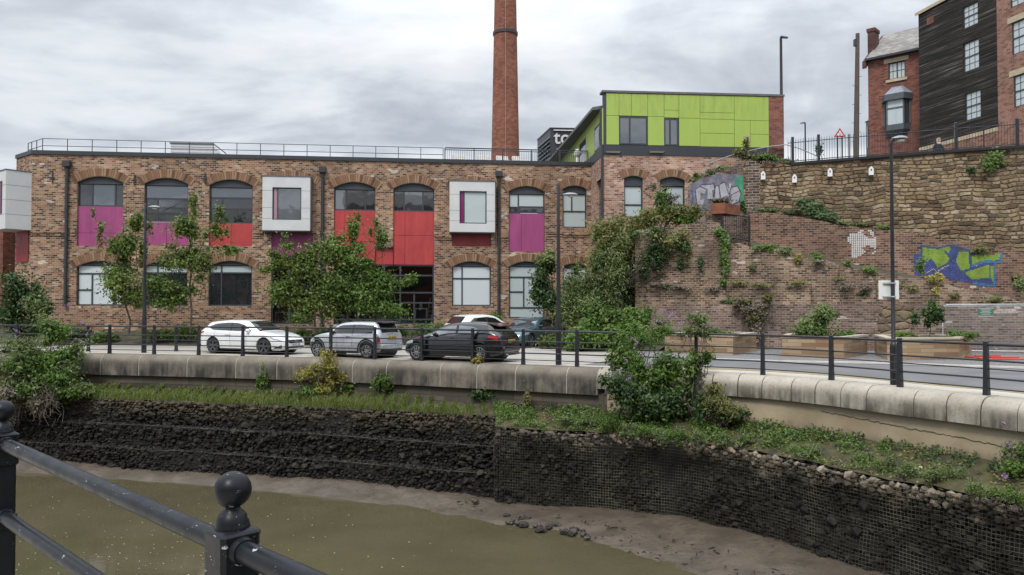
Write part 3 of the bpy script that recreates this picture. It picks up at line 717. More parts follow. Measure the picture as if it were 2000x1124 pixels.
for dz, r in ((.686, .0315), (1.04, .0315)):
    mb = MB(); a = A1 - dr*sp2*1.0; b = A1 + dr*sp2*2; m = 24
    mb.tube([(*(a.lerp(b, i/m)).xy, 2.05-dz) for i in range(m+1)], r, 24); mb.build('rail', M['chipped'], rail, smooth=True, world=True)
    for k in (0, 1):
        mc = MB()
        for sgn in (-1, 1):
            p0 = A1 + dr*(sp2*k + sgn*.058); p1 = A1 + dr*(sp2*k + sgn*.078); mc.tube([(p0.x,p0.y,2.05-dz),(p1.x,p1.y,2.05-dz)], [.042,.036], 20)
        mc.build('rail_collar', M['chipped'], rail, smooth=True, world=True)
mb = MB(); nn = Vector((dr.y, -dr.x, 0)); nn = nn if nn.dot(-A1) > 0 else -nn
a = A1 - dr*8; b = A1 + dr*12
mb.prism([tuple((a-nn*.12).xy), tuple((b-nn*.12).xy), tuple((b+nn*5).xy), tuple((a+nn*5).xy)] if True else [], deckz-.5, deckz)
mb.build('bridge_deck', M['paving'], None, kind='structure')
# ------------------------------------------------------------------ brick building (local x along the front, y inwards)
def wall_open(mb, x0, x1, zb, zt, ops, depth=.30, mi=0, y=0.0, nseg=10):
    """front face at y with openings dict(x0,x1,z0,z1,rise); reveals go to y+depth"""
    xs = {x0, x1}
    for o in ops:
        n = nseg if o.get('rise', 0) > 0 else 1
        for i in range(n+1): xs.add(round(o['x0'] + (o['x1']-o['x0'])*i/n, 5))
    xs = sorted(xs)
    def crown(o, x):
        if o.get('rise', 0) <= 0: return o['z1']
        c = (o['x0']+o['x1'])/2; h = (o['x1']-o['x0'])/2
        return o['z1'] - o['rise']*((x-c)/h)**2
    for a, b in zip(xs[:-1], xs[1:]):
        if b - a < 1e-4: continue
        m = (a+b)/2; act = sorted([o for o in ops if o['x0'] < m < o['x1']], key=lambda o: o['z0'])
        la = lb = zb
        for o in act:
            if o['z0'] > max(la, lb) + 1e-4: mb.quad((a,y,la),(b,y,lb),(b,y,o['z0']),(a,y,o['z0']), mi)
            mb.quad((a,y,o['z0']),(b,y,o['z0']),(b,y+depth,o['z0']),(a,y+depth,o['z0']), mi)
            la, lb = crown(o, a), crown(o, b)
            mb.quad((a,y,la),(a,y+depth,la),(b,y+depth,lb),(b,y,lb), mi)
        mb.quad((a,y,la),(b,y,lb),(b,y,zt),(a,y,zt), mi)
    for o in ops:
        for x in (o['x0'], o['x1']):
            z1 = crown(o, x); mb.quad((x,y,o['z0']),(x,y+depth,o['z0']),(x,y+depth,z1),(x,y,z1), mi)
def arch_ring(mb, o, h=.46, ext=.22, y=-.015, n=14, depth=.02):
    c = (o['x0']+o['x1'])/2; hw = (o['x1']-o['x0'])/2; r = o['rise']
    Rad = (hw*hw + r*r)/(2*r); cz = o['z1'] - Rad; a0 = math.asin(min(1, (hw+ext*.6)/Rad))
    for i in range(n):
        a = -a0 + 2*a0*i/n; b = -a0 + 2*a0*(i+1)/n
        def P(w, rad, yy=y): return (c + rad*math.sin(w), yy, cz + rad*math.cos(w))
        u0, u1 = Rad*a, Rad*b
        mb.quad(P(a,Rad), P(b,Rad), P(b,Rad+h), P(a,Rad+h), 0, [(u0,0.0),(u1,0.0),(u1,h*.98),(u0,h*.98)])
        mb.quad(P(a,Rad+h), P(b,Rad+h), P(b,Rad+h,0.0), P(a,Rad+h,0.0), 0)
def arcz(o, x):
    c = (o['x0']+o['x1'])/2; h = (o['x1']-o['x0'])/2
    return o['z1'] - o.get('rise', 0)*((x-c)/h)**2
def window(root, o, zt, bars_v=(), bars_h=(), glassmat='glass', y=.16, fw=.07, sub=None, fascia=True, gm=None, parent=None, segs=None):
    """frame + panes between o['z0'].. zt ; bars in fractions; dark arched head above zt"""
    x0, x1, z0 = o['x0'], o['x1'], o['z0'] if sub is None else sub
    mb = MB(); d = .08
    mb.b2(x0, x0+fw, y, y+d, z0, zt); mb.b2(x1-fw, x1, y, y+d, z0, zt)
    mb.b2(x0+fw, x1-fw, y, y+d, zt-fw, zt); mb.b2(x0+fw, x1-fw, y, y+d, z0, z0+fw)
    W = x1-x0; H = zt-z0
    for v in bars_v:
        f, a, b = (v, 0, 1) if not isinstance(v, tuple) else v
        mb.b2(x0+W*f-fw*.55, x0+W*f+fw*.55, y+.002, y+d-.002, z0+max(fw, H*a), z0+min(H-fw, H*b))
    for h in bars_h:
        f, a, b = (h, 0, 1) if not isinstance(h, tuple) else h
        mb.b2(x0+max(fw, W*a), x0+min(W-fw, W*b), y+.004, y+d-.004, z0+H*f-fw*.55, z0+H*f+fw*.55)
    if fascia and o.get('rise', 0) > 0:
        n = 10; V = []
        for i in range(n+1):
            x = x0+(x1-x0)*i/n; V += [(x, y-.02, zt), (x, y-.02, arcz(o, x)-.004)]
        mb.add(V, [(i*2, i*2+2, i*2+3, i*2+1) for i in range(n)])
        mb.b2(x0, x1, y-.05, y+.02, zt-.03, zt+.03)
    fr = mb.build('window', M['frame'], root)
    panes = gm or [(0, 0, 1, 1, glassmat)]
    for (a, b, c, e, mt) in panes:
        mp = MB(); yy = y+d*.5
        mp.quad((x0+fw*.5+(W-fw)*a, yy, z0+fw*.5+(H-fw)*b), (x0+fw*.5+(W-fw)*c, yy, z0+fw*.5+(H-fw)*b), (x0+fw*.5+(W-fw)*c, yy, z0+fw*.5+(H-fw)*e), (x0+fw*.5+(W-fw)*a, yy, z0+fw*.5+(H-fw)*e))
        mp.build('pane', M[mt], fr)
    return fr
def panel(root, x0, x1, z0, z1, mat, vs=(), hs=(), y=.10):
    mb = MB(); X = [x0]+[x0+(x1-x0)*f for f in vs]+[x1]; Z = [z0]+[z0+(z1-z0)*f for f in hs]+[z1]
    for a, b in zip(X[:-1], X[1:]):
        for c, e in zip(Z[:-1], Z[1:]): mb.b2(a+.008, b-.008, y, y+.04, c+.008, e-.008)
    o = mb.build('spandrel_panel', M[mat], root); mk = MB(); mk.b2(x0, x1, y+.045, y+.07, z0, z1); mk.build('backing', M['frame'], o); return o
A = (-26.35, 42.0); th = R(6.65); DX = (math.cos(th), math.sin(th))
bld = thing('brick_building', 'long two storey brown brick building with arched windows and magenta and red panels', 'building', (A[0], A[1], 0), th)
def FU(px, py):
    p = online(px, py, A, DX); return (p.x-A[0])*DX[0]+(p.y-A[1])*DX[1], p.z
LEN = FU(1157, 400)[0]; ZTOP = FU(600, 313)[1]
def OP(xa, xb, ytop, ybot, rise=0.0):
    u0, z1 = FU((xa+xb)/2, ytop); z0 = FU((xa+xb)/2, ybot)[1]
    return dict(x0=FU(xa, 450)[0], x1=FU(xb, 450)[0], z0=z0, z1=z1, rise=rise)
UP = [OP(150,240,345,481,.34), OP(281,367,348,479,.34), OP(408,493,351,481,.34), OP(652,733,356,516,.34), OP(768,848,358,516,.34), OP(994,1064,364,492,.32), OP(1099,1146,363,445,.22)]
LO = [OP(152,240,510,597,.34), OP(282,367,510,598,.34), OP(408,492,510,598,.34), OP(883,959,511,598,.34), OP(994,1062,511,622,.32), OP(1100,1146,515,600,.2)]
for a, b in zip((0,1,2,4,5), (0,1,2,5,6)): LO[a]['x0'], LO[a]['x1'] = UP[b]['x0'], UP[b]['x1']
# big shop glazing under the red panel and under the left box
SH1 = OP(652,848,517,634); SH1['x0'] = UP[3]['x0']; SH1['x1'] = UP[4]['x1']
SHU = dict(x0=UP[3]['x1'], x1=UP[4]['x0'], z0=SH1['z1'], z1=FU(750,484)[1], rise=0)
SH2 = OP(530,612,455,634); BX2 = OP(883,959,455,482)
BX2['x0'], BX2['x1'] = LO[3]['x0'], LO[3]['x1']
for o in (UP[3], UP[4]): o['z0'] = SH1['z1']
SH1['z1'] -= 0.0
mb = MB()
allops = UP + LO + [SH1, SHU, SH2, BX2]
# merge shop opening with the panels over it so no faces lie between
m1 = dict(UP[3]); m1['z0'] = SH1['z0']; m2 = dict(UP[4]); m2['z0'] = SH1['z0']; m3 = dict(SHU); m3['z0'] = SH1['z0']
ops = [o for i, o in enumerate(UP) if i not in (3, 4)] + LO + [SH2, BX2]
wall_open(mb, 0, LEN, -.1, ZTOP, ops + [m1, m2, m3], .30)
CH = 2.25                                    # chamfered corner to the left
c45 = math.cos(R(45)); ch0 = (0, 0); ch1 = (-CH*c45, CH*c45)
mb.quad((ch1[0],ch1[1],-.1),(0,0,-.1),(0,0,ZTOP),(ch1[0],ch1[1],ZTOP))
mb.quad((ch1[0],22,-.1),(ch1[0],ch1[1],-.1),(ch1[0],ch1[1],ZTOP),(ch1[0],22,ZTOP))
mb.quad((LEN,0,-.1),(LEN,.4,-.1),(LEN,.4,ZTOP),(LEN,0,ZTOP))
wl = mb.build('wall', M['brick'], bld)
for o in UP + LO + [OP(520,613,349,500,.3), OP(882,964,360,500,.3)]:
    mb = MB(); arch_ring(mb, o); mb.build('arch', M['arch'], bld)
# brick string course on the piers
def pier(xa, xb, py, h=.2, pr=.09):
    z = FU((xa+xb)/2, py)[1]; u0, u1 = FU(xa, py)[0], FU(xb, py)[0]; mb = MB(); mb.b2(u0, u1, -pr, -.002, z-h/2, z+h/2); mb.b2(u0, u1, -pr*.5, -.002, z-h/2-.14, z-h/2); mb.build('string_course', M['brick'], bld)
for xa, xb, py in ((62,128,452),(139,148,452),(494,514,453),(618,626,454),(849,882,461),(968,993,462),(1066,1098,454),(1099,1150,456)): pier(xa, xb, py)
mb = MB(); z = FU(750,484)[1]; mb.b2(UP[3]['x1']+.02, UP[4]['x0']-.02, -.07, -.002, z+.003, z+.12)
mb.build('string_course', M['brick_dark'], bld)
# frames, panes, panels
Z = lambda px, py: FU(px, py)[1]
window(bld, UP[0], Z(195,358), (.30,.80), (), y=.16, sub=Z(195,403), gm=[(0,0,.3,1,'glass'),(.3,0,.8,1,'glass_b'),(.8,0,1,1,'glass')])
panel(bld, UP[0]['x0'], UP[0]['x1'], UP[0]['z0'], Z(195,403), 'magenta', (), (.33,))
window(bld, UP[1], Z(324,361), ((.28,.0,.63),), (.63,.24), sub=Z(324,433), gm=[(0,0,1,.63,'glass'),(0,.63,1,1,'glass_b'),(.28,.24,1,.63,'glass_b')])
panel(bld, UP[1]['x0'], UP[1]['x1'], UP[1]['z0'], Z(324,434), 'magenta', (.5,))
window(bld, UP[2], Z(450,365), ((.28,.0,.70),), (.70,.40), sub=Z(450,436), gm=[(0,0,1,.4,'glass'),(0,.7,1,1,'glass_b'),(0,.4,1,.7,'glass')])
panel(bld, UP[2]['x0'], UP[2]['x1'], UP[2]['z0'], Z(450,436), 'red', (.5,))
window(bld, UP[3], Z(692,369), (.28,.75), (), sub=Z(692,411), gm=[(0,0,.28,1,'glass_b'),(.28,0,.75,1,'glass'),(.75,0,1,1,'glass')])
window(bld, UP[4], Z(808,372), (.26,.72), (), sub=Z(808,413), gm=[(0,0,.26,1,'glass'),(.26,0,.72,1,'glass_b'),(.72,0,1,1,'glass')])
panel(bld, UP[3]['x0'], UP[3]['x1']-.005, UP[3]['z0'], Z(692,411), 'red', (.26,), (.42,))
panel(bld, UP[4]['x0']+.005, UP[4]['x1'], UP[4]['z0'], Z(808,413), 'red', (.28,), (.55,))
panel(bld, SHU['x0']+.005, SHU['x1']-.005, SHU['z0'], SHU['z1']-.004, 'red', (.4,))
window(bld, UP[5], Z(1029,378), (.27,), ((.32,.27,1),), sub=Z(1029,416), gm=[(0,0,1,.32,'glass_b'),(0,.32,.27,1,'blind'),(.27,.32,1,1,'blind')])
panel(bld, UP[5]['x0'], UP[5]['x1'], UP[5]['z0'], Z(1029,417), 'magenta', (.35,))
window(bld, UP[6], Z(1122,378), ((.40,.5,1),), (.48,), glassmat='blind')
window(bld, LO[0], Z(196,517), ((.32,0,.78),), (.78,(.38,0,.32)), gm=[(0,0,1,1,'blind2')])
window(bld, LO[1], Z(324,517), (.30,), (.80,), gm=[(0,0,1,.8,'glass'),(0,.8,1,1,'blind')])
window(bld, LO[2], Z(450,517), ((.28,0,1),), (.80,), gm=[(0,0,1,.8,'glass'),(0,.8,1,1,'blind')])
window(bld, LO[3], Z(921,519), (.26,), (.68,), gm=[(0,0,1,1,'blind2')])
window(bld, LO[4], Z(1028,519), ((.42,.2,.78),), (.78,.2,(.5,0,.42)), gm=[(0,0,1,1,'blind')])
window(bld, LO[5], Z(1122,522), ((.40,0,1),), (.6,), glassmat='blind2')
# shop front of the red bay
def shopfront(o, zt, vs, hs, fw=.08, y=.14):
    window(bld, dict(x0=o['x0'], x1=o['x1'], z0=o['z0'], z1=zt, rise=0), zt, vs, hs, 'shop', y=y, fw=fw, fascia=False)
shopfront(SH1, SH1['z1'], ((.24,0,1),(.5,0,1),(.66,0,1),(.80,0,.5)), (.82,(.53,.5,1),(.36,.66,1),(.08,0,1)))
shopfront(SH2, Z(571,500), ((.42,0,1),), (.82,))
panel(bld, SH2['x0'], SH2['x1'], Z(571,500), SH2['z1'], 'plum', (.55,))
panel(bld, BX2['x0'], BX2['x1'], BX2['z0'], BX2['z1'], 'darkred')
# room behind the shop glass
def room(o, zt, name='room'):
    mb = MB(); x0, x1, z0 = o['x0']-1, o['x1']+1, o['z0']-.02; y0, y1 = .31, 5.0
    mb.quad((x0,y0,z0),(x1,y0,z0),(x1,y1,z0),(x0,y1,z0)); mb.quad((x0,y1,z0),(x1,y1,z0),(x1,y1,zt),(x0,y1,zt)); mb.quad((x0,y0,zt),(x1,y0,zt),(x1,y1,zt),(x0,y1,zt))
    mb.quad((x0,y0,z0),(x0,y1,z0),(x0,y1,zt),(x0,y0,zt)); mb.quad((x1,y0,z0),(x1,y1,z0),(x1,y1,zt),(x1,y0,zt))
    mb.build(name, M['interior'], bld)
room(SH1, SH1['z1']+.3); room(SH2, Z(571,500)+.3)
def at_b(u, y, z):
    return Vector((A[0]+u*DX[0]-y*DX[1], A[1]+u*DX[1]+y*DX[0], z))
zf = SH1['z0']
def table(u, y, w, d, h, label, mat, tilt=0):
    p = at_b(u, y, zf); t = thing('table', label, 'table', p, th); mb = MB(); mb.b2(-w/2, w/2, -d/2, d/2, h-.05, h); mb.build('tabletop', M[mat], t)
    for sx in (-1, 1):
        for sy in (-1, 1): ml = MB(); ml.b2(sx*(w/2-.04)-.025, sx*(w/2-.04)+.025, sy*(d/2-.04)-.025, sy*(d/2-.04)+.025, 0, h-.05); ml.build('leg', M[mat], t)
    return t
u_t = FU(822, 620)[0]
table(u_t, .75, .72, .5, .92, 'small white table standing just behind the shop glass', 'white')
p = at_b(u_t, .75, zf+.92); mb = MB(); mb.lathe([(.14,0),(.14,.03),(.09,.05),(.10,.30),(.05,.36),(.01,.37)], p, 14)
tag(mb.build('white_jar', M['white'], None, smooth=True), 'white rounded jar on the small table behind the shop glass', 'jar')
u_l = FU(840, 620)[0]; lad = thing('ladder', 'white ladder leaning inside at the right edge of the shop glass', 'ladder', at_b(u_l, .6, zf), th)
for sx in (-.16, .16):
    mb = MB(); mb.tube([(sx-.1,0,0),(sx*.6+.12,.5,1.5)], .03, 6); mb.build('rail', M['white'], lad)
for k in range(1, 6): mb = MB(); mb.tube([(-.26+.22*k/6*1.0,.5*k/6,1.5*k/6),(.06+.22*k/6-.1*k/6,.5*k/6,1.5*k/6)], .018, 5); mb.build('rung', M['white'], lad)
u_d = FU(570, 620)[0]
table(u_d, 1.3, 2.2, .8, .72, 'long pale desk behind the glass under the left grey box window', 'white')
for k, (u, w) in enumerate(((FU(700,620)[0], 1.5), (FU(770,620)[0], 1.4))):
    table(u, 2.2, w, .8, .75, ('left' if k == 0 else 'middle')+' grey work table deep inside the shop front', 'grey_panel')
# projecting box windows
def boxwin(root, u0, u1, z0, z1, pr, wx0, wx1, wz0, wz1, strip, name, gmat, smat):
    mb = MB(); t = .05
    mb.b2(u0, u1, -pr, -.002, z0, wz0); mb.b2(u0, u1, -pr, -.002, wz1, z1); mb.b2(u0, wx0, -pr, -.002, wz0, wz1); mb.b2(wx1, u1, -pr, -.002, wz0, wz1)
    o = mb.build('box_window', M['grey_panel'], root)
    ml = MB()
    for f in (.22, .42, .74): 
        zz = z0+(z1-z0)*f; a = [(u0, wx0), (wx1, u1)] if wz0 < zz < wz1 else [(u0, u1)]
        for q in a: ml.b2(q[0], q[1], -pr-.003, -pr+.001, zz-.008, zz+.008)
    ml.b2(u0-.03, u1+.03, -pr-.03, -.001, z1, z1+.06); ml.b2(u1, u1+.04, -pr+.04, -.001, z0+.02, z1); ml.b2(u0+.02, u1-.02, -pr+.03, -.002, z0-.05, z0)
    ml.build('trim', M['roof_grey'], o)
    f = MB(); fw = .06; y = -pr+.10
    f.b2(wx0, wx0+fw, y, y+.06, wz0, wz1); f.b2(wx1-fw, wx1, y, y+.06, wz0, wz1); f.b2(wx0+fw, wx1-fw, y, y+.06, wz1-fw, wz1); f.b2(wx0+fw, wx1-fw, y, y+.06, wz0, wz0+fw)
    xs = wx0+(wx1-wx0)*strip; f.b2(xs-.03, xs+.03, y+.002, y+.058, wz0+fw, wz1-fw); f.build('frame', M['frame'], o)
    q = MB(); q.quad((xs,y+.03,wz0),(wx1,y+.03,wz0),(wx1,y+.03,wz1),(xs,y+.03,wz1)); q.build('pane', M[gmat], o)
    q = MB(); q.quad((wx0,y+.03,wz0),(xs,y+.03,wz0),(xs,y+.03,wz1),(wx0,y+.03,wz1)); q.build('side_pane', M[smat], o)
    return o
def bw(xa, xb, ya, yb, wxa, wxb, wya, wyb, strip, gm, sm):
    m = (xa+xb)/2; pr = .55
    boxwin(bld, FU(xa,ya)[0]+.08, FU(xb,ya)[0]-.12, Z(m,yb)+.05, Z(m,ya)-.05, pr, FU(wxa,ya)[0]+.08, FU(wxb,ya)[0]-.12, Z(m,wyb)+.03, Z(m,wya)-.04, strip, 'box_window', gm, sm)
g = G('pink_side_glass'); M['pinkglass'] = g.set((.42,.22,.27), .1, ior=1.7); g = G('magenta_side_glass'); M['magglass'] = g.set((.24,.02,.13), .1, ior=1.6)
bw(514,613,347,454, 533,596,368,433, .17, 'glass_b', 'pinkglass')
bw(875,969,356,457, 894,953,375,440, .17, 'blind', 'magglass')
# left box window on the chamfer
cz0, cz1 = Z(60,450), Z(60,338)
mb = MB(); N = Vector((-c45, -c45, 0)); T = Vector((-c45, c45, 0)); o0 = T*.02
P = [o0, o0+N*1.25, o0+N*1.25+T*2.15, o0+T*2.15]
mb.prism([(p.x, p.y) for p in P], cz0, cz1); lb = mb.build('box_window', M['grey_panel'], bld)
mb = MB()
for f in (.25, .5, .75):
    zz = cz0+(cz1-cz0)*f; q = [o0-T*.003, o0+N*1.253-T*.003, o0+N*1.253+T*2.155, o0+T*2.155]; mb.prism([(p.x, p.y) for p in q], zz-.008, zz+.008)
q = [o0-T*.02, o0+N*1.28-T*.02, o0+N*1.28+T*2.18, o0+T*2.18]; mb.prism([(p.x, p.y) for p in q], cz1+.002, cz1+.06); mb.build('trim', M['roof_grey'], lb)
mb = MB(); a = o0+N*1.262+T*.55; b = o0+N*1.262+T*1.7
mb.quad((a.x,a.y,cz0+.9),(b.x,b.y,cz0+.9),(b.x,b.y,cz1-.6),(a.x,a.y,cz1-.6)); mb.build('pane', M['plum'], lb)
mb = MB()
for k, (t0, t1, za, zb) in enumerate(((.5,.58,cz0+.85,cz1-.55),(1.66,1.74,cz0+.85,cz1-.55),(.58,1.66,cz0+.85,cz0+.92),(.58,1.66,cz1-.62,cz1-.55),(1.0,1.06,cz0+.92,cz1-.62))):
    q = [o0+N*1.252+T*t0, o0+N*1.29+T*t0, o0+N*1.29+T*t1, o0+N*1.252+T*t1]; mb.prism([(p.x, p.y) for p in q], za, zb)
mb.build('frame', M['frame'], lb)
mb = MB(); q = [o0+N*.02+T*.25, o0+N*.06+T*.25, o0+N*.06+T*1.9, o0+N*.02+T*1.9]; mb.prism([(p.x, p.y) for p in q], cz0-1.7, cz0-.02); mb.build('spandrel_panel', M['darkred'], bld)
# parapet cap, roof, pipes, ties
mb = MB(); mb.b2(-.03, LEN+.02, -.07, .35, ZTOP+.002, ZTOP+.22)
q = [T*-.03+N*.07, T*-.03-N*.35, T*CH-N*.35, T*CH+N*.07]; mb.prism([(p.x, p.y) for p in q], ZTOP+.004, ZTOP+.218); mb.build('parapet_cap', M['dark_metal'], bld)
mb = MB(); mb.prism([(.1,.35),(LEN+3,.35),(LEN+3,19),(ch1[0]+.3,19),(ch1[0]+.3,ch1[1]+.1)], ZTOP-.35, ZTOP-.05); mb.build('roof', M['roof_grey'], bld)
def pipe(px, y0, y1):
    u = FU(px, 450)[0]; z1 = Z(px, y0); z0 = Z(px, y1); mb = MB(); mb.tube([(u,-.11,z0),(u,-.11,z1-.25)], .085, 10)
    mb.b2(u-.19, u+.19, -.30, -.004, z1-.3, z1); 
    zz = z0+.6
    while zz < z1-.5: mb.lathe([(.105,-.05),(.105,.05)], (u,-.11,zz), 10); zz += 1.6
    mb.build('downpipe', M['pipe'], bld, smooth=True)
pipe(131, 316, 600); pipe(630, 328, 640); pipe(974, 336, 640)
for px, py in ((103,348),(263,352),(401,349)):
    u, z = FU(px, py); mb = MB(); mb.b2(u-.03, u+.03, -.05, -.002, z-.3, z+.3); mb.b2(u-.09, u+.09, -.06, -.003, z-.04, z+.04); mb.build('wall_tie', M['pipe'], bld)
# roof railing
rr_ = thing('roof_railing', 'thin two bar safety railing along the flat roof of the brick building', 'railing', at_b(0, .6, ZTOP+.2), th)
zr = .80; u = .25; ue = FU(866,310)[0]; pts = []
def RT(u, y, z): return (u, y, z)
n = 17; X = [.25+(ue-.25)*i/n for i in range(n+1)]
for x in X:
    mb = MB(); mb.tube([(x,0,0),(x,0,zr)], .022, 6); mb.build('post', M['dark_metal'], rr_)
for h in (.40, zr):
    mb = MB(); mb.tube([(.25-1.45,1.45,h),(.25,0,h),(ue,0,h)], .020, 6); mb.build('rail', M['dark_metal'], rr_)
for k in (.4, .75, 1.0):
    mb = MB(); mb.tube([(.25-1.45*k,1.45*k,0),(.25-1.45*k,1.45*k,zr)], .024, 6); mb.build('post', M['dark_metal'], rr_)
bal = thing('balustrade', 'dark terrace balustrade with close vertical bars along the roof beside the chimney', 'railing', at_b(ue+.1, .3, ZTOP+.2), th)
mb = MB(); Lb = LEN-ue-.3; mb.b2(0, Lb, -.03, .03, .72, .78); mb.b2(0, Lb, -.02, .02, .62, .66); mb.b2(0, Lb, -.02, .02, .05, .09); mb.build('rail', M['dark_metal'], bal)
mb = MB(); k = 0
while k*.13 < Lb: mb.b2(k*.13-.009, k*.13+.009, -.009, .009, .09, .62); k += 1
mb.build('bar', M['dark_metal'], bal)
for k in range(6):
    mb = MB(); mb.b2(Lb*k/5-.03, Lb*k/5+.03, -.03, .03, 0, .72); mb.build('post', M['dark_metal'], bal)
# rooftop box and small vents
p = online(394, 300, (A[0]-3*DX[1], A[1]+3*DX[0]), DX)
plant = MB(); u0 = FU(333,300)[0]*1.09-1.75; y0 = 3.5
pl = thing('rooftop_unit', 'pale grey louvred plant enclosure with a sloping end on the flat roof', 'plant enclosure', at_b(u0, y0, ZTOP-.05), th)
mb = MB(); H = 1.52; w1 = 3.1; w1 = 2.5; mb.add([(0,0,0),(w1+1.4,0,0),(w1,0,H),(0,0,H),(0,3,0),(w1+1.4,3,0),(w1,3,H),(0,3,H)], [(0,1,2,3),(7,6,5,4),(1,5,6,2),(0,3,7,4)])
mb.build('casing', M['grey_panel'], pl); mb = MB(); mb.b2(-.05, w1, -.05, 3.05, H+.002, H+.08); mb.build('lid', M['roof_grey'], pl)
mb = MB()
for k in range(1, 9): mb.b2(0.03, w1+1.3-1.4*k/9, -.02, -.003, H*k/9-.012, H*k/9+.012)
mb.build('louvre', M['steel'], pl)
for px, lab in ((553,'low dark roof vent left of the middle of the flat roof'),(685,'low dark roof vent right of the middle of the flat roof')):
    u, z = FU(px, 312); p = at_b(u*1.04-.5, 1.6, ZTOP-.05); mb = MB(); c, s = DX
    mb.add([(p.x,p.y,p.z),(p.x+1.4*c,p.y+1.4*s,p.z),(p.x+.45*c,p.y+.45*s,p.z+.42),(p.x-s,p.y+c,p.z),(p.x+1.4*c-s,p.y+1.4*s+c,p.z),(p.x+.45*c-s,p.y+.45*s+c,p.z+.42)], [(0,1,2),(5,4,3),(0,2,5,3),(1,4,5,2),(0,3,4,1)])
    tag(mb.build('roof_vent', M['dark_metal'], None), lab, 'vent', 'low vents on the flat roof')
M['chair_white'] = plain('cream_canvas', (.62,.60,.55), .8)
for px, lab in ((902,'cream low seat on the roof terrace at the left end of the balustrade'),(952,'cream low seat on the roof terrace directly left of the chimney'),(990,'cream low seat on the roof terrace in front of the chimney'),(1022,'cream low seat on the roof terrace right of the chimney')):
    u = FU(px, 315)[0]; p = at_b(u, 1.2, ZTOP-.05); t = thing('terrace_seat', lab, 'seat', p, th+.3, 'seats on the roof terrace')
    mb = MB(); mb.b2(-.4,.4,-.35,.35,.18,.48); mb.build('seat', M['chair_white'], t, bevel=.05); mb = MB(); mb.box((0,.36,.55),(.8,.14,.6), M=Matrix.Rotation(R(-14),3,'X')); mb.build('backrest', M['chair_white'], t, bevel=.05)
    mb = MB(); mb.b2(-.36,.36,-.3,.3,0,.178); mb.build('base', M['dark_metal'], t)
# red brick annex far left
ax = thing('brick_annex', 'plain red brick building at the left edge beyond the grey box window', 'building', (-34.5, 47, 0))
mb = MB(); mb.b2(-14, 3.3, 0, 12, -.1, 6.8); mb.build('wall', M['brick_red'], ax); mb = MB(); mb.b2(-14.1, 3.4, -.1, 12.1, 6.803, 7.0); mb.build('roof', M['roof_grey'], ax)
# ------------------------------------------------------------------ chimney
pb = aty(987, 320, 58); chim = thing('chimney_stack', 'tall tapering round red brick factory chimney with an iron band', 'chimney', (aty(987,320,58).x, 58, 0))
zt_ = aty(987, -160, 58).z; r0, r1 = 1.065, .74; zb_ = aty(987,320,58).z
def rc(z): return r0 + (.83-r0)*(z-zb_)/(aty(987,0,58).z-zb_)
mb = MB(); N_ = 40; K_ = 30; V = []; UV = []
for i in range(K_+1):
    z = zt_*i/K_
    for j in range(N_+1): w = 2*math.pi*j/N_; V.append((rc(z)*math.cos(w), rc(z)*math.sin(w), z))
Fc = []; 
for i in range(K_):
    for j in range(N_):
        Fc.append((i*(N_+1)+j, i*(N_+1)+j+1, (i+1)*(N_+1)+j+1, (i+1)*(N_+1)+j)); z0 = zt_*i/K_; z1 = zt_*(i+1)/K_
        UV.append([(j*.16,z0),((j+1)*.16,z0),((j+1)*.16,z1),(j*.16,z1)])
mb.add(V, Fc, 0, UV); mb.lathe([(rc(zt_),zt_-.01),(.2,zt_)], (0,0,0), 24); mb.build('shaft', M['brick_chim'], chim, smooth=True)
zr = aty(987, 67, 58).z; mb = MB(); mb.lathe([(rc(zr)+.0,zr-.12),(rc(zr)+.07,zr-.11),(rc(zr)+.08,zr+.1),(rc(zr),zr+.12)], (0,0,0), 40); mb.build('iron_band', M['pipe'], chim, smooth=True)
mb = MB(); mb.tube([(.02,-rc(z)-.02,z) for z in (0, 8, 16, 24, zt_)], .022, 5); mb.build('lightning_rod', plain('weathered_copper', (.36,.27,.22), .7), chim)
# ------------------------------------------------------------------ lime green wing
WA = (aty(1178, 400, 42.1).x, 42.1); wth = R(4.9); WD = (math.cos(wth), math.sin(wth)); WS = (-WD[1], WD[0])
wing = thing('lime_green_wing', 'lime green clad upper storey on a pink brick base with a dark band', 'building', (WA[0], WA[1], 0), wth)
def WU(px, py):
    p = online(px, py, WA, WD); return (p.x-WA[0])*WD[0]+(p.y-WA[1])*WD[1], p.z
def SU(px, py):
    p = online(px, py, WA, WS); return (p.x-WA[0])*WS[0]+(p.y-WA[1])*WS[1], p.z
WL = WU(1531, 300)[0]; WG = WU(1502, 300)[0]; zB0 = WU(1184, 303)[1]; zB1 = WU(1184, 283.5)[1]; zTp = WU(1184, 182)[1]
mb = MB(); wo = [dict(x0=WU(1219,390)[0], x1=WU(1256,390)[0], z0=WU(1238,425)[1], z1=WU(1238,344)[1], rise=.14), dict(x0=WU(1289,390)[0], x1=WU(1338,390)[0], z0=WU(1313,425)[1], z1=WU(1313,346)[1], rise=.2)]
wall_open(mb, 0, WL, -.1, zB0, wo, .3)
so_ = dict(x0=SU(1176,400)[0], x1=SU(1165,400)[0], z0=SU(1170,442)[1], z1=SU(1170,352)[1])
def qy(y0, y1, z0, z1): mb.quad((0,y1,z0),(0,y0,z0),(0,y0,z1),(0,y1,z1))
ya, yb = min(so_['x0'], so_['x1']), max(so_['x0'], so_['x1'])
qy(0, ya, -.1, zB0); qy(yb, 18, -.1, zB0); qy(ya, yb, -.1, so_['z0']); qy(ya, yb, so_['z1'], zB0)
for y_ in (ya, yb): mb.quad((0,y_,so_['z0']),(.3,y_,so_['z0']),(.3,y_,so_['z1']),(0,y_,so_['z1']))
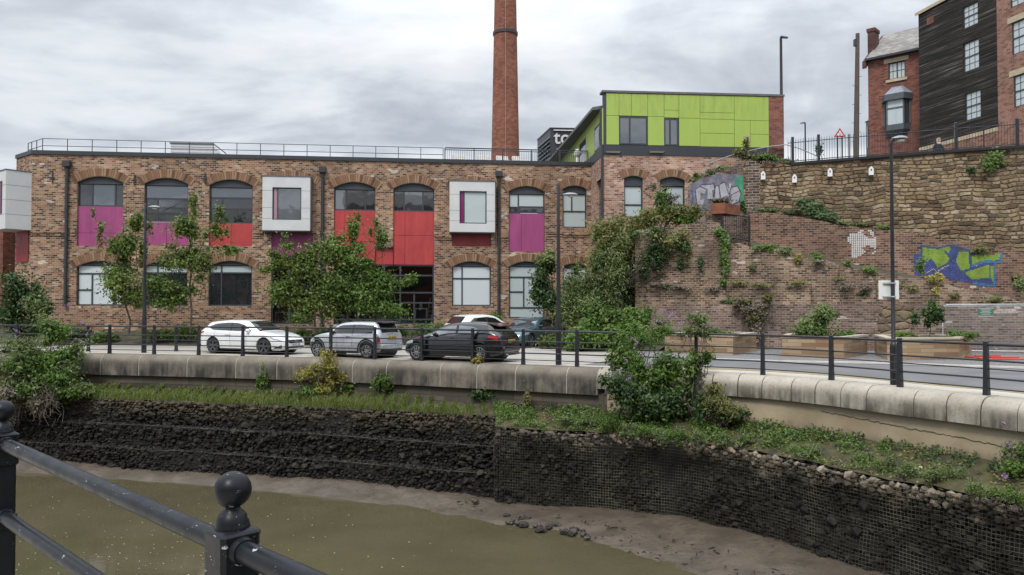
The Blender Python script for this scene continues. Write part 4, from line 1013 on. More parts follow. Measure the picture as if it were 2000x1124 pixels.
mb.quad((WL,0,-.1),(WL,18,-.1),(WL,18,zB0),(WL,0,zB0)); mb.build('wall', M['brick_wing'], wing)
for o in wo: mb = MB(); arch_ring(mb, o, .42, .15); mb.build('arch', M['arch'], wing)
for o, px in zip(wo, (1238, 1313)): window(wing, o, WU(px,362)[1], (), (.4,), 'blind')
mb = MB(); mb.b2(.16,.22, ya, yb, so_['z0'], so_['z1']); mb.build('window', M['frame'], wing); mb = MB(); mb.quad((.155,ya+.06,so_['z0']+.06),(.155,yb-.06,so_['z0']+.06),(.155,yb-.06,so_['z1']-.4),(.155,ya+.06,so_['z1']-.4)); mb.build('pane', M['glass_b'], wing)
mb = MB(); mb.b2(-.03, WL, -.03, .2, zB0+.002, zB1); mb.b2(-.03, .2, .2, 18, zB0+.003, zB1-.001); mb.build('dark_band', M['dark_metal'], wing)
for px in (1197, 1282):
    u, z = WU(px, 298); mb = MB(); mb.add([(u-.42,-.04,z+.05),(u+.42,-.04,z+.05),(u+.42,-.2,z+.02),(u-.42,-.2,z+.02),(u-.36,-.04,z-.05),(u+.36,-.04,z-.05),(u+.3,-.14,z-.04),(u-.3,-.14,z-.04)], [(0,1,2,3),(7,6,5,4),(3,2,6,7),(0,3,7,4),(1,5,6,2)])
    mb.build('floodlight', M['white'], wing)
# lime panels (front): pixel seams turned to metres on the wall
W1 = (1209,1264.5,228,283); W2 = (1297,1325,230,283.5)
def zrow(py): return WU(1250, py)[1]
PAN = [(1184,1209,183,227),(1209,1233,183,227),(1233,1265,183,227),(1265,1297,183,227),(1297,1326,183,214),(1297,1326,214,229),(1326,1367,183,229),(1367,1434,183,217),(1367,1434,217,230),(1434,1502,183,231),
       (1184,1209,227,284),(1265,1297,227,284),(1326,1367,229,284),(1367,1434,230,258),(1367,1434,258,285),(1434,1465,231,285),(1465,1502,231,258),(1465,1502,258,285)]
lo_z, hi_z = zB1+.004, zTp
def zmap(py): return hi_z + (lo_z-hi_z)*(py-183)/(284.5-183)
mb = MB()
for a, b, c, e in PAN:
    mb.b2(WU(a,230)[0]+.010, min(WG, WU(b,230)[0])-.010, -.02, .03, max(lo_z, zmap(e))+.010, zmap(c)-.010)
def sp_panels(y0, y1, z0, z1): mb.b2(-.02, .03, y0+.01, y1-.01, z0+.01, z1-.01)
SW = []
for xa, xb, y0_, y1_ in ((1173.8,1161.5,238,302),(1145,1132,268,322)):
    a, z1_ = SU(xa, y0_); b, _ = SU(xb, y0_); z0_ = SU(xa, y1_)[1]; SW.append((a, b, max(z0_, zB1+.02), z1_))
yprev = .03
for a, b, z0_, z1_ in SW:
    sp_panels(yprev, a, lo_z, 12.95); sp_panels(a, b, z1_, 12.95)
    if z0_ > lo_z+.05: sp_panels(a, b, lo_z, z0_)
    yprev = b
for y1_ in (yprev+2.0, yprev+4.2, 17.8): sp_panels(yprev, y1_, lo_z, 12.95); yprev = y1_
mb.build('cladding', M['lime'], wing)
mb = MB(); mb.b2(0.04, WG, .035, .1, lo_z, hi_z); mb.b2(.035, .1, .1, 17.9, lo_z, 12.9); mb.build('backing', M['frame'], wing)
for (a, b, c, e), bars, mats in ((W1, (.38,), 'glass_b'), (W2, (.42,), 'glass_b')):
    o = dict(x0=WU(a,250)[0], x1=WU(b,250)[0], z0=zmap(e), z1=zmap(c), rise=0); window(wing, o, o['z1'], bars, (), mats, y=-.015, fw=.075, fascia=False)
for a, b, z0_, z1_ in SW:
    mb = MB(); mb.b2(-.015, .02, a, b, z0_, z1_); fr = mb.build('window', M['frame'], wing); mb = MB(); mb.quad((-.018,a+.09,z0_+.09),(-.018,b-.09,z0_+.09),(-.018,b-.09,z1_-.09),(-.018,a+.09,z1_-.09)); mb.build('pane', M['glass_b'], fr)
mb = MB(); mb.b2(WG, WL, -.03, 6, zB0+.004, hi_z+.02); mb.build('end_pier', M['brick_red'], wing)
mb = MB(); mb.b2(-.06, WL+.04, -.07, .6, hi_z+.022, hi_z+.14); mb.build('parapet_cap', M['roof_grey'], wing)
mb = MB(); mb.add([(-.52,.35,12.90),(.3,.35,13.0),(.3,.35,13.22),(-.52,.35,13.06),(-.98,18,12.90),(.3,18,13.0),(.3,18,13.22),(-.98,18,13.06)], [(0,1,2,3),(7,6,5,4),(0,4,5,1),(3,2,6,7),(0,3,7,4)])
mb.build('eaves', M['roof_grey'], wing)
mb = MB(); mb.quad((.3,.6,13.2),(.3,18,13.2),(WL,18,13.2),(WL,.6,13.2)); mb.b2(0.1, WL, .5, .62, 12, hi_z); mb.build('roof', M['roof_grey'], wing)
mb = MB(); mb.tube([(-.06,-.06,zB1-2.6+2.6),(-.06,-.06,1.5)], .075, 8); mb.tube([(-.06,.28,13.0),(-.06,.28,zB1),(-.06,-.06,zB1-.3)], .065, 8); mb.build('downpipe', M['pipe'], wing)
# sign tower with pale letters on the roof behind
sgn = thing('sign_tower', 'dark louvred rooftop sign box with large pale letters reading tof', 'sign', (aty(1075,300,62).x, 62, 0))
s0 = Vector((0,0,0)); zt_ = aty(1075, 252, 62).z; zb_ = aty(1075, 330, 62).z-1.5
wR = aty(1125,252,62).x - aty(1075,252,62).x
mb = MB(); fr_ = [(0,0),(3.2,.25),(2.9,4.8),(-.9,4.4)]; mb.prism(fr_, zb_-4, zt_); mb.build('casing', M['dark_metal'], sgn)
mb = MB(); mb.prism([(-.05,-.06),(3.26,.2),(2.95,4.85),(-.95,4.45)], zt_+.002, zt_+.1); mb.build('cap', M['black_paint'], sgn)
mb = MB(); k = 0
zz = zb_
while zz < zt_-.4:
    a = Vector((0,0,zz)); b = Vector((-.9,4.4,zz)); n_ = Vector((-.98,-.2,0))
    q = [a+n_*.05, a+n_*.22+Vector((0,0,-.14)), b+n_*.22+Vector((0,0,-.14)), b+n_*.05]; mb.add(q+[p+Vector((0,0,.03)) for p in q], [(0,1,2,3),(7,6,5,4),(0,4,5,1),(1,5,6,2),(2,6,7,3),(3,7,4,0)]); zz += .34
zz = zb_
while zz < zt_-1.5:
    mb.b2(.5, 3.1, -.06, .16, zz, zz+.08); zz += .38
mb.build('louvre', M['steel'], sgn)
def lettering(txt, size, loc, rot, mat, parent, name='lettering', ext=.05, spacing=1.0):
    cu = bpy.data.curves.new(name, 'FONT'); cu.body = txt; cu.size = size; cu.extrude = ext; cu.space_character = spacing; cu.offset = .012*size
    o = bpy.data.objects.new(name, cu); COL.objects.link(o); bpy.context.view_layer.update()
    me = bpy.data.meshes.new_from_object(o.evaluated_get(bpy.context.evaluated_depsgraph_get())); bpy.data.objects.remove(o, do_unlink=True)
    me.materials.clear(); me.materials.append(mat); n = bpy.data.objects.new(name, me); COL.objects.link(n); n.parent = parent; n.location = loc; n.rotation_euler = rot; return n
lettering('tof', 1.55, (.28, -.09, zt_-1.22), (R(90), 0, math.atan2(.25,3.2)), M['grey_panel'], sgn)
mb = MB(); mb.box((1.2,-.0,zt_-.13),(1.9,.14,.09), math.atan2(.25,3.2)); mb.build('overline', M['grey_panel'], sgn)
# white bust / figure-like vent on the terrace
p = aty(1128, 322, 47.5); mb = MB(); mb.lathe([(.10,0),(.10,.95),(.16,1.0),(.24,1.12),(.24,1.24),(.14,1.32),(.12,1.42),(.02,1.46)], (p.x, 47.5, ZTOP-.05), 14)
tag(mb.build('white_flue', M['white'], None, smooth=True), 'small white capped flue standing on the terrace beside the green wall', 'flue')
# ------------------------------------------------------------------ retaining walls at right
def disp(x, y, z, s, amp): return amp*mnoise.fractal(Vector((x*.8+s, z*1.1, y*.8)), 1, 2, 4)
class Wall:
    """rough wall on the vertical plane A-B with a pixel-read top profile"""
    def __init__(s, name, label, A, B, prof, zb, mat, thick=.5, amp=.05, cell=.28, seed=0, cat='wall', jag=.05, coping=None, root=None, part=None):
        s.A, s.B = Vector((*A, 0)), Vector((*B, 0)); s.d = (s.B-s.A).normalized(); s.n = Vector((s.d.y, -s.d.x, 0)); s.amp = amp; s.seed = seed
        P = []
        for px, py in prof:
            q = online(px, py, A, s.d); P.append(((q-s.A).xy.dot(s.d.xy), q.z))
        s.P = P; s.L0, s.L1 = P[0][0], P[-1][0]
        us = [p[0] for p in P]; zs = [p[1] for p in P]
        n = max(2, int((s.L1-s.L0)/cell)); rr = random.Random(seed); mb = MB(); V = []
        ztops = [float(np.interp(s.L0+(s.L1-s.L0)*i/n, us, zs)) + rr.uniform(-jag, jag) for i in range(n+1)]
        m = max(2, int((max(zs)-zb)/cell))
        for j in range(m+1):
            for i in range(n+1):
                u = s.L0+(s.L1-s.L0)*i/n; z = zb + (ztops[i]-zb)*j/m; V.append(s.pt(u, z, 0))
        Fc = [(j*(n+1)+i, j*(n+1)+i+1, (j+1)*(n+1)+i+1, (j+1)*(n+1)+i) for j in range(m) for i in range(n)]
        k = len(V)
        for i in range(n+1): V.append(s.pt(s.L0+(s.L1-s.L0)*i/n, ztops[i]-.02, -thick))
        for i in range(n+1): V.append(s.pt(s.L0+(s.L1-s.L0)*i/n, zb, -thick))
        t = m*(n+1)
        Fc += [(t+i, t+i+1, k+i+1, k+i) for i in range(n)] + [(k+i, k+i+1, k+n+2+i, k+n+1+i) for i in range(n)]
        for i in (0, n):
            for j in range(m): 
                pass
            Fc.append(tuple([j*(n+1)+i for j in range(m+1)] + [k+i, k+n+1+i]))
        UV = []
        for f in Fc: UV.append([((Vector(V[a])-s.A).xy.dot(s.d.xy) + (Vector(V[a])-s.A).xy.dot(s.n.xy), V[a][2]) for a in f])
        mb.add(V, Fc, 0, UV)
        if root is None:
            mid = s.A.lerp(s.B, .5); root = thing(name, label, cat, (mid.x, mid.y, zb))
        s.root = root; s.o = mb.build(part or 'masonry', mat, root, smooth=True, world=True, sharp=50)
    def pt(s, u, z, off):
        q = s.A + s.d*u
        if off >= 0: off += disp(q.x, q.y, z, s.seed, s.amp)
        return Vector((q.x+s.n.x*off, q.y+s.n.y*off, z))
    def px(s, x, y, off=.01):
        q = online(x, y, tuple(s.A.xy), s.d); return s.pt((q-s.A).xy.dot(s.d.xy), q.z, off)
    def uz(s, x, y):
        q = online(x, y, tuple(s.A.xy), s.d); return (q-s.A).xy.dot(s.d.xy), q.z
def X(px, Y): return ((px-1000)/F*Y*1.0, Y)
OLDWALL = low = Wall('retaining_wall', 'broad crumbling reddish brick retaining wall with tufts of weed behind the planters', X(1240,37.2), X(2100,33.0),
  [(1240,450),(1290,446),(1330,440),(1375,436),(1410,436),(1412,470),(1470,482),(1530,492),(1600,512),(1660,522),(1720,536),(1790,546),(1850,556),(1920,572),(2000,588),(2100,606)], -.05, M['brick_old'], 1.2, .09, .22, 3, jag=.07)
plinth = Wall(None, None, X(1262,36.75), X(2100,32.6), [(1262,598),(1400,597),(1500,596),(1600,597),(1700,595),(1800,598),(1900,597),(2100,600)], -.05, M['brick_grey'], .5, .07, .22, 4, root=low.root, part='lower_wall', jag=.06)
for k_, prof_ in enumerate(([(1262,560),(1300,552),(1345,566),(1372,557),(1420,570),(1424,600)], [(1424,548),(1470,562),(1520,552),(1583,560)], [(1585,520),(1600,512),(1634,510),(1640,560),(1700,566)], [(1640,524),(1700,534),(1712,560)], [(1712,548),(1790,566),(1900,580),(2000,592),(2100,606)])):
    Y0 = lambda x: 37.2+(x-1240)/860*(33.0-37.2)-.22-.05*(k_ % 2)
    Wall(None, None, X(prof_[0][0], Y0(prof_[0][0])), X(prof_[-1][0], Y0(prof_[-1][0])), prof_, 1.6, M['brick_old'], .4, .10, .2, 20+k_, root=low.root, part='broken_wall_face', jag=.11)
# left return of the big wall to the wing
a = Vector((*X(1240,37.2),0)); b = Vector((6.6,42.2,0)); mb = MB(); mb.quad((a.x,a.y,-.1),(b.x,b.y,-.1),(b.x,b.y,5.45),(a.x,a.y,5.55)); mb.build('return_wall', M['brick_old'], low.root, world=True)
# terrace behind it, in front of the wing
mb = MB(); mb.prism([(6.2,37.6),(9.6,36.9),(11.6,41.0),(11.6,42.6),(6.2,42.2)], 4.6, 5.35); mb.build('terrace_ground', M['soil'], None, kind='structure')
ramp = Wall('ramp_wall', 'red brick wall of the sloping stair with painted graffiti, under the stone wall', X(1462,38.2), X(2100,35.2),
  [(1462,412),(1500,416),(1560,424),(1600,431),(1640,440),(1700,447),(1760,453),(1830,464),(1900,476),(1960,487),(2000,494),(2100,512)], 1.2, M['brick_ramp'], .45, .03, .25, 5, jag=.015)
stone = Wall('stone_wall', 'high rubble sandstone retaining wall carrying the upper road and its railings', X(1452,40.0), X(2100,36.0),
  [(1452,315),(1500,318),(1545,323),(1600,318),(1700,310),(1800,302),(1900,295),(2000,289),(2100,282)], 2.0, M['rubble'], 1.0, .13, .22, 6, jag=.04)
mb = MB()                                            # slope between ramp wall and the old wall, and coping on the railing line
sl = [ramp.pt(u, z, -.2) for u, z in [ramp.uz(x, y) for x, y in ((1470,470),(1600,502),(1750,530),(1900,566),(2100,600))]]
sl2 = [low.pt(*low.uz(x, y), -.1) for x, y in ((1470,484),(1600,514),(1750,542),(1900,570),(2100,606))]
mb.add(sl+sl2, [(i, i+1, 6+i, 5+i) for i in range(4)]); mb.build('stair_slope', M['soil'], None, kind='structure')
mb = MB(); pr = [stone.uz(x, y) for x, y in ((1545,323),(1600,318),(1700,310),(1800,302),(1900,295),(2000,289),(2100,282))]
for (u0, z0), (u1, z1) in zip(pr[:-1], pr[1:]):
    a, b, c, e = stone.pt(u0, z0-.02, -.55), stone.pt(u1, z1-.02, -.55), None, None
    f0, f1 = stone.A+stone.d*u0+stone.n*.14, stone.A+stone.d*u1+stone.n*.14
    q = [Vector((f0.x,f0.y,z0-.02)), Vector((f1.x,f1.y,z1-.02)), b, a]; mb.add(q+[p+Vector((0,0,.13)) for p in q], [(0,1,5,4),(4,5,6,7),(3,2,1,0),(1,2,6,5),(0,4,7,3)])
mb.build('wall_coping', M['black_paint'], stone.root, world=True)
gw = Wall('graffiti_wall', 'short brick wall with silver graffiti lettering between wing and stone wall', X(1343,40.8), X(1456,40.0),
  [(1343,372),(1365,352),(1400,338),(1430,326),(1456,312)], 4.4, M['brick_grey'], .5, .02, .25, 8, jag=.02)
qp = Wall(None, None, X(1456,39.9), X(1484,39.75), [(1456,312),(1484,316)], 4.4, M['brick_dark'], .5, .02, .25, 9, root=gw.root, part='pier', jag=.02)
# upper ground carrying the road above
mb = MB(); mb.prism([(12.2,40.6),(15.5,39.7),(27,36.4),(60,28),(120,20),(120,120),(16.2,120),(16.0,43.5),(12.4,43.3)], 4.0, 9.15); mb.build('upper_road', M['asphalt'], None, kind='structure')
mb = MB(); mb.quad((16.5,44,9.155),(70,33,9.155),(70,36,9.165),(16.5,47,9.165)); 
mb.build('upper_pavement', M['paving'], None, kind='structure')
# upper railing
ur = thing('upper_railing', 'black vertical bar railing on top of the stone wall along the upper road', 'railing', tuple(stone.pt(8, 9, -.3)))
u0, u1 = stone.uz(1540,323)[0], stone.uz(2100,282)[0]
def zt(u): return float(np.interp(u, [p[0] for p in pr], [p[1] for p in pr])) + .11
def UP_(u, h): q = stone.A+stone.d*u-stone.n*.22; return Vector((q.x, q.y, zt(u)+h))
mb = MB(); k = 0
u = u0
while u < u1:
    mb.tube([UP_(u, .05), UP_(u, 1.22), UP_(u, 1.28)], [.0095,.0095,.002], 4, 0, False); u += .125
mb.build('bar', M['black_paint'], ur, world=True)
for h in (.12, 1.08):
    mb = MB(); mb.tube([UP_(u0+(u1-u0)*i/20, h) for i in range(21)], .022, 5); mb.build('rail', M['black_paint'], ur, world=True)
for x in (1549, 1600, 1870, 1990):
    u = stone.uz(x, 310)[0]; mb = MB(); a = UP_(u, 0); mb.box(a+Vector((0,0,.66)), (.13,.13,1.36), math.atan2(stone.d.y, stone.d.x)); mb.lathe([(.08,1.345),(.06,1.38),(.01,1.40)], a, 8); mb.build('post', M['black_paint'], ur, world=True)
for x in (1660, 1745, 1830, 1925):
    u = stone.uz(x, 310)[0]; mb = MB(); mb.tube([UP_(u, 0), UP_(u, 1.25)], .03, 6); mb.build('post', M['black_paint'], ur, world=True)
# pale handrail climbing to the upper road
hr = thing('handrail', 'thin grey tubular handrail climbing the wall head beside the green wing', 'handrail', tuple(aty(1380,330,41.3)))
mb = MB(); mb.tube([aty(1378,338,41.2), aty(1379,325,41.2), aty(1385,319,41.2), aty(1440,300,41.0), aty(1500,287,40.8), aty(1535,283,40.4), aty(1560,290,40.2), aty(1600,307,39.9)], .028, 6); mb.build('rail', M['dull_steel'], hr, smooth=True, world=True)
for x_, y_, z_, Y_ in ((1440,300,325,41.0),(1500,287,318,40.8)): mb = MB(); mb.tube([aty(x_,y_,Y_), aty(x_,z_,Y_)], .024, 6); mb.build('upright', M['dull_steel'], hr, world=True)
# white bird boxes on the stone wall
for x, y, lab in ((1490,344,'white pointed bird box, leftmost on the stone wall'),(1551,350,'white pointed bird box, second from left and lowest on the stone wall'),(1620,338,'white pointed bird box on the stone wall, third from left under the railing'),(1700,335,'white pointed bird box nearest the tall lamp post on the stone wall')):
    c = stone.px(x, y, 0); c = Vector((*(stone.A.xy + stone.d.xy*((c-stone.A).xy.dot(stone.d.xy)) + stone.n.xy*.16), c.z)); rz = math.atan2(stone.d.y, stone.d.x)
    t = thing('bird_box', lab, 'bird box', (c.x, c.y, c.z-.22), rz, 'white bird boxes on the stone wall')
    mb = MB(); w, dp = .11, .09; pr_ = [(-w,0),(w,0),(w,.30),(.05,.40),(0,.44),(-.05,.40),(-w,.30)]
    V = [(x_, -dp, z_) for x_, z_ in pr_]+[(x_, dp, z_) for x_, z_ in pr_]; n = 7
    mb.add(V, [tuple(range(n)), tuple(reversed(range(n, 2*n)))]+[(i, n+i, n+(i+1)%n, (i+1)%n) for i in range(n)]); mb.build('case', M['white'], t)
    mb = MB(); mb.b2(-.03,.03,-dp-.006,-dp-.001,.20,.30); mb.build('entrance_hole', M['roof_grey'], t)
# graffiti painted brick by brick
def pip(x, y, P):
    c = False; j = len(P)-1
    for i in range(len(P)):
        if (P[i][1] > y) != (P[j][1] > y) and x < (P[j][0]-P[i][0])*(y-P[i][1])/(P[j][1]-P[i][1])+P[i][0]: c = not c
        j = i
    return c
def dseg(x, y, a, b):
    dx, dy = b[0]-a[0], b[1]-a[1]; t = max(0, min(1, ((x-a[0])*dx+(y-a[1])*dy)/(dx*dx+dy*dy+1e-9))); return math.hypot(x-a[0]-t*dx, y-a[1]-t*dy)
def paint(wall, name, label, regions, strokes, bb, cw, ch, mats, gap=.0, seed=1, off=.012):
    mb = MB(); rr = random.Random(seed); y = bb[1]; r = 0
    while y < bb[3]:
        x = bb[0]
        while x < bb[2]:
            cx, cy = x+cw/2, y+ch/2; mi = None
            for P, m in regions:
                if pip(cx, cy, P): mi = m
            for S, w, m in strokes:
                if any(dseg(cx, cy, S[i], S[i+1]) < w for i in range(len(S)-1)): mi = m
            if mi is not None and rr.random() > .02:
                g_ = gap*.5; mb.quad(wall.px(x+cw*g_, y+ch-ch*g_, off), wall.px(x+cw-cw*g_, y+ch-ch*g_, off), wall.px(x+cw-cw*g_, y+ch*g_, off), wall.px(x+cw*g_, y+ch*g_, off), mi)
            x += cw
        y += ch; r += 1
    o = mb.build(name, mats, None); return tag(o, label, 'graffiti')
pb_, pg_, pd_, pw_, ps_, pt_ = plain('blue_spray_paint', (.045,.085,.30), .7, 0, .25), plain('lime_spray_paint', (.26,.42,.05), .7, 0, .2), plain('navy_spray_paint', (.03,.09,.19), .7), plain('white_spray_paint', (.66,.66,.66), .7, 0, .1), plain('silver_spray_paint', (.40,.40,.44), .6, 0, .15), plain('teal_spray_paint', (.05,.28,.17), .7, 0, .2)
pk_ = plain('black_spray_paint', (.035,.03,.045), .7)
Zs = lambda L: [(1620+x/5.263, 430+y/5.263) for x, y in L]
paint(ramp, 'blue_green_graffiti', 'blue and lime green graffiti piece on the sloping brick wall at right',
  [(Zs([(865,345),(940,345),(935,265),(1110,290),(1240,255),(1330,265),(1330,310),(1440,315),(1450,350),(1760,360),(1760,440),(1700,430),(1720,680),(1560,690),(1460,650),(1240,620),(1180,560),(870,570)]), 0),
   (Zs([(955,285),(1110,300),(1240,265),(1235,340),(1190,330),(1240,400),(1180,480),(1110,490),(1080,430),(1045,395),(1000,440),(960,390)]), 1),
   (Zs([(1330,325),(1430,325),(1440,500),(1350,520),(1320,460),(1300,420)]), 1), (Zs([(1460,365),(1755,350),(1750,410),(1600,430),(1460,465)]), 1), (Zs([(1385,540),(1640,460),(1640,600),(1460,610)]), 1), (Zs([(1655,470),(1690,480),(1690,640),(1655,600)]), 1)],
  [(Zs([(940,265),(1110,292),(1240,258),(1440,312),(1450,500),(1385,540)]), 2.0, 2), (Zs([(940,265),(955,390),(1000,445)]), 2.0, 2), (Zs([(1190,320),(1240,400),(1310,300)]), 1.6, 2), (Zs([(1240,440),(1130,490)]), 1.6, 2), (Zs([(1460,470),(1600,425),(1755,430),(1770,350)]), 2.2, 5), (Zs([(1700,440),(1690,680),(1480,650)]), 1.8, 5), (Zs([(1000,545),(1070,500),(1110,540),(1180,480),(1230,470)]), .9, 4)],
  (1782,478,1958,562), 2.0, 2.0, [pb_, pg_, pd_, pw_, ps_, plain('azure_spray_paint', (.04,.20,.36), .7)], 0.12, 2)
paint(ramp, 'white_mural', 'white chequered painted patch on the sloping brick wall left of the lamp post',
  [(Zs([(200,130),(290,130),(310,95),(360,100),(350,150),(400,190),(455,190),(400,110),(440,110),(490,210),(470,330),(440,370),(455,290),(400,265),(340,290),(370,330),(280,390),(230,390),(230,250),(185,230)]), 0)],
  [], (1655,446,1714,506), 4.0, 3.4, [pw_], .24, 3)
Zg = lambda L: [(1330+x/4.684, 300+y/4.684) for x, y in L]
paint(gw, 'silver_graffiti', 'silver bubble lettered graffiti with black outlines on a lilac and green ground', 
  [(Zg([(70,300),(160,240),(300,195),(470,190),(600,195),(600,470),(560,520),(100,520)]), 0), (Zg([(480,230),(600,195),(600,470),(545,470),(545,330),(500,290)]), 1),
   (Zg([(130,330),(180,305),(235,330),(215,370),(180,360),(175,430),(215,420),(200,470),(145,460)]), 2), (Zg([(180,290),(300,280),(310,330),(285,335),(290,420),(240,425),(240,330),(215,330)]), 2), (Zg([(315,300),(345,295),(350,390),(370,440),(300,440)]), 2), (Zg([(355,285),(400,260),(440,330),(440,270),(465,290),(440,390),(400,390),(360,420)]), 2), (Zg([(460,310),(520,300),(550,370),(530,440),(470,470),(400,420),(470,410),(450,350)]), 2)],
  [(Zg([(130,330),(180,305),(235,330)]), .8, 3), (Zg([(145,460),(130,330)]), .8, 3), (Zg([(180,290),(300,280),(310,330),(290,420),(240,425),(240,330)]), .8, 3), (Zg([(315,300),(345,295),(370,440),(300,440),(315,300)]), .8, 3), (Zg([(355,285),(400,260),(440,380),(465,290)]), .8, 3), (Zg([(460,310),(520,300),(550,370),(530,440),(470,470)]), .9, 3), (Zg([(410,420),(480,370),(545,340)]), .7, 3), (Zg([(100,340),(110,420),(90,500)]), 1.2, 4)],
  (1343,338,1458,412), .9, .9, [plain('lilac_grey_spray_paint', (.22,.21,.27), .8, 0, .3), pt_, ps_, pk_, pb_], 0, 4)
# iron gate, corten planter box, on the left end of the ramp
gt = thing('iron_gate', 'small dark iron bar gate at the head of the ramp under the rusty planter', 'gate', tuple(aty(1436,472,37.9)))
def GP(x, y): return aty(x, y, 38.0)
mb = MB(); mb.tube([GP(1408,416),GP(1463,424)], .03, 5); mb.tube([GP(1410,462),GP(1463,470)], .03, 5); mb.tube([GP(1409,414),GP(1409,468)], .04, 5); mb.tube([GP(1463,422),GP(1463,474)], .04, 5); mb.build('frame', M['black_paint'], gt, world=True)
mb = MB()
for k in range(1, 13): x = 1409+54*k/13; mb.tube([GP(x,416+8*k/13),GP(x,464+8*k/13)], .013, 4)
mb.build('bar', M['black_paint'], gt, world=True)
pier_w = Wall('gate_pier', 'stubby brick pier under the rusty planter beside the iron gate', X(1378,38.4), X(1412,38.2), [(1378,418),(1412,417)], 4.0, M['brick_grey'], .8, .03, .25, 11)
M['corten'] = plain('rusted_steel', (.26,.095,.05), .85, 0, .2, 4)
cp = thing('rusty_planter', 'rust orange metal planter box of dry grass on the wall by the graffiti', 'planter', tuple(aty(1415,417,38.4)))
q = [aty(1388,418,38.0), aty(1416,418,37.8), aty(1446,418,38.9), aty(1418,418,39.2)]; zz = q[0].z
mb = MB(); mb.prism([tuple(p.xy) for p in q], zz, zz+.52); mb.build('box', M['corten'], cp, world=True)
cqx = [tuple((p.xy-cp.location.xy)*.9+cp.location.xy) for p in q]; mb = MB(); mb.prism(cqx, zz+.5, zz+.523); mb.build('soil', M['soil'], cp, world=True)
# stone planters by the road
def planter(label, FLp, FRp, BRp, BLp, h=.78):
    c = (Vector((*FLp,0))+Vector((*FRp,0))+Vector((*BRp,0))+Vector((*BLp,0)))/4
    t = thing('stone_planter', label, 'planter', (c.x, c.y, 0)); C4 = [FLp, FRp, BRp, BLp]
    mb = MB(); mb.prism(C4, -.02, h); mb.build('wall', M['sandblock'], t, world=True)
    def ins(k): return [tuple(Vector(p).lerp(c.xy, k)) for p in C4]
    mb = MB(); outp = ins(-.03); inn = ins(.18); V = [(*p, h+.002) for p in outp]+[(*p, h+.075) for p in outp]+[(*p, h+.075) for p in inn]+[(*p, h+.002) for p in inn]
    Fc = []
    for i in range(4): j = (i+1)%4; Fc += [(i,j,4+j,4+i),(4+i,4+j,8+j,8+i),(8+i,8+j,12+j,12+i)]
    mb.add(V, Fc); mb.build('capstone', M['capst'], t, world=True)
    mb = MB(); mb.prism(inn, h-.05, h+.04); mb.build('soil', M['soil'], t, world=True); return t
M['sandblock'] = brickmat('sawn_sandstone', [(0,(.25,.16,.095)),(.4,(.36,.245,.15)),(.75,(.42,.31,.20)),(1,(.49,.38,.27))], (.17,.115,.075), bw=1.05, bh=.145, mw=.012, stain=.2, stain_c=(.2,.10,.05), bump=.3)
M['capst'] = plain('pale_capstone', (.48,.41,.31), .8, 0, .12)
def GX(px, py): p = atz(px, py, 0); return (p.x, p.y)
planter('low sandstone planter box at left end partly hidden by the buddleia', (6.6,33.2), GX(1432,696), (10.9,34.3), (8.2,35.3))
planter('low sandstone planter box in the middle holding a large pale green shrub', GX(1528,698), GX(1648,702), (14.6,31.6), (11.9,33.1))
planter('low sandstone planter box by the lamp post holding clipped low shrubs', GX(1733,705), GX(1873,704), (18.7,31.3), (14.9,31.6))
# sloping stone buttress against the lower wall
mb = MB(); pts = [plinth.px(x, y, .25) for x, y in ((1712,690),(1768,690),(1776,652),(1782,596),(1722,598))]; bk = [Vector((p.x, p.y+.8, p.z)) for p in pts]
mb.add(pts+bk, [(0,1,2,3,4),(9,8,7,6,5)]+[(i, 5+i, 5+(i+1)%5, (i+1)%5) for i in range(5)])
tag(mb.build('stone_buttress', M['rubble_low'], None), 'pale stone block buttress built against the lower brick wall behind the lamp post', 'buttress')
# temporary mesh fence with a green notice, orange-red mats
hf = thing('temporary_fence', 'galvanised temporary mesh fence panel with a small green notice', 'fence', tuple(atz(1930,694,0)))
def HP(px, h): p = atz(px, 692.5 + (px-1840)*.012, 0); return Vector((p.x, p.y, h))
mb = MB(); c1, c2 = HP(1842,0), HP(2006,0)
def HV(f, h): q = c1.lerp(c2, f); return Vector((q.x, q.y, h))
mb.tube([HV(0,.05),HV(0,1.95),HV(.03,2.08),HV(1,2.10),HV(1,.05)], .027, 8); mb.tube([HV(0,.16),HV(1,.16)], .027, 8); mb.tube([HV(0,2.02),HV(1,2.03)], .016, 6); mb.build('frame', M['steel'], hf, smooth=True, world=True)
mb = MB()
for k in range(1, 70): mb.tube([HV(k/70,.16),HV(k/70,2.06)], .0045, 3, 0, False)
for k in range(1, 12): mb.tube([HV(0,.16+1.9*k/12),HV(1,.16+1.9*k/12)], .0045, 3, 0, False)
mb.build('mesh_infill', M['dull_steel'], hf, world=True)
M['signgreen'] = plain('green_sign', (.03,.22,.13), .5)
p0 = HV((1913-1842)/164, 1.60); dd = (c2-c1).normalized(); rz = math.atan2(dd.y, dd.x)
mb = MB(); mb.box(p0+Vector((.28,-.03,.17)), (.56,.012,.34), rz); ns = mb.build('notice', M['signgreen'], hf, world=True)
mb = MB()
for z, w in ((.27,.4),(.21,.3),(.15,.42),(.09,.34)): mb.box(p0+Vector((.28,-.038,z)), (w,.003,.022), rz)
mb.box(p0+Vector((.28,-.037,.335)), (.56,.003,.02), rz); mb.box(p0+Vector((.28,-.037,.005)), (.56,.003,.02), rz); mb.build('text_lines', M['white'], ns, world=True)
M['orange'] = plain('orange_red_plastic', (.48,.07,.05), .6)
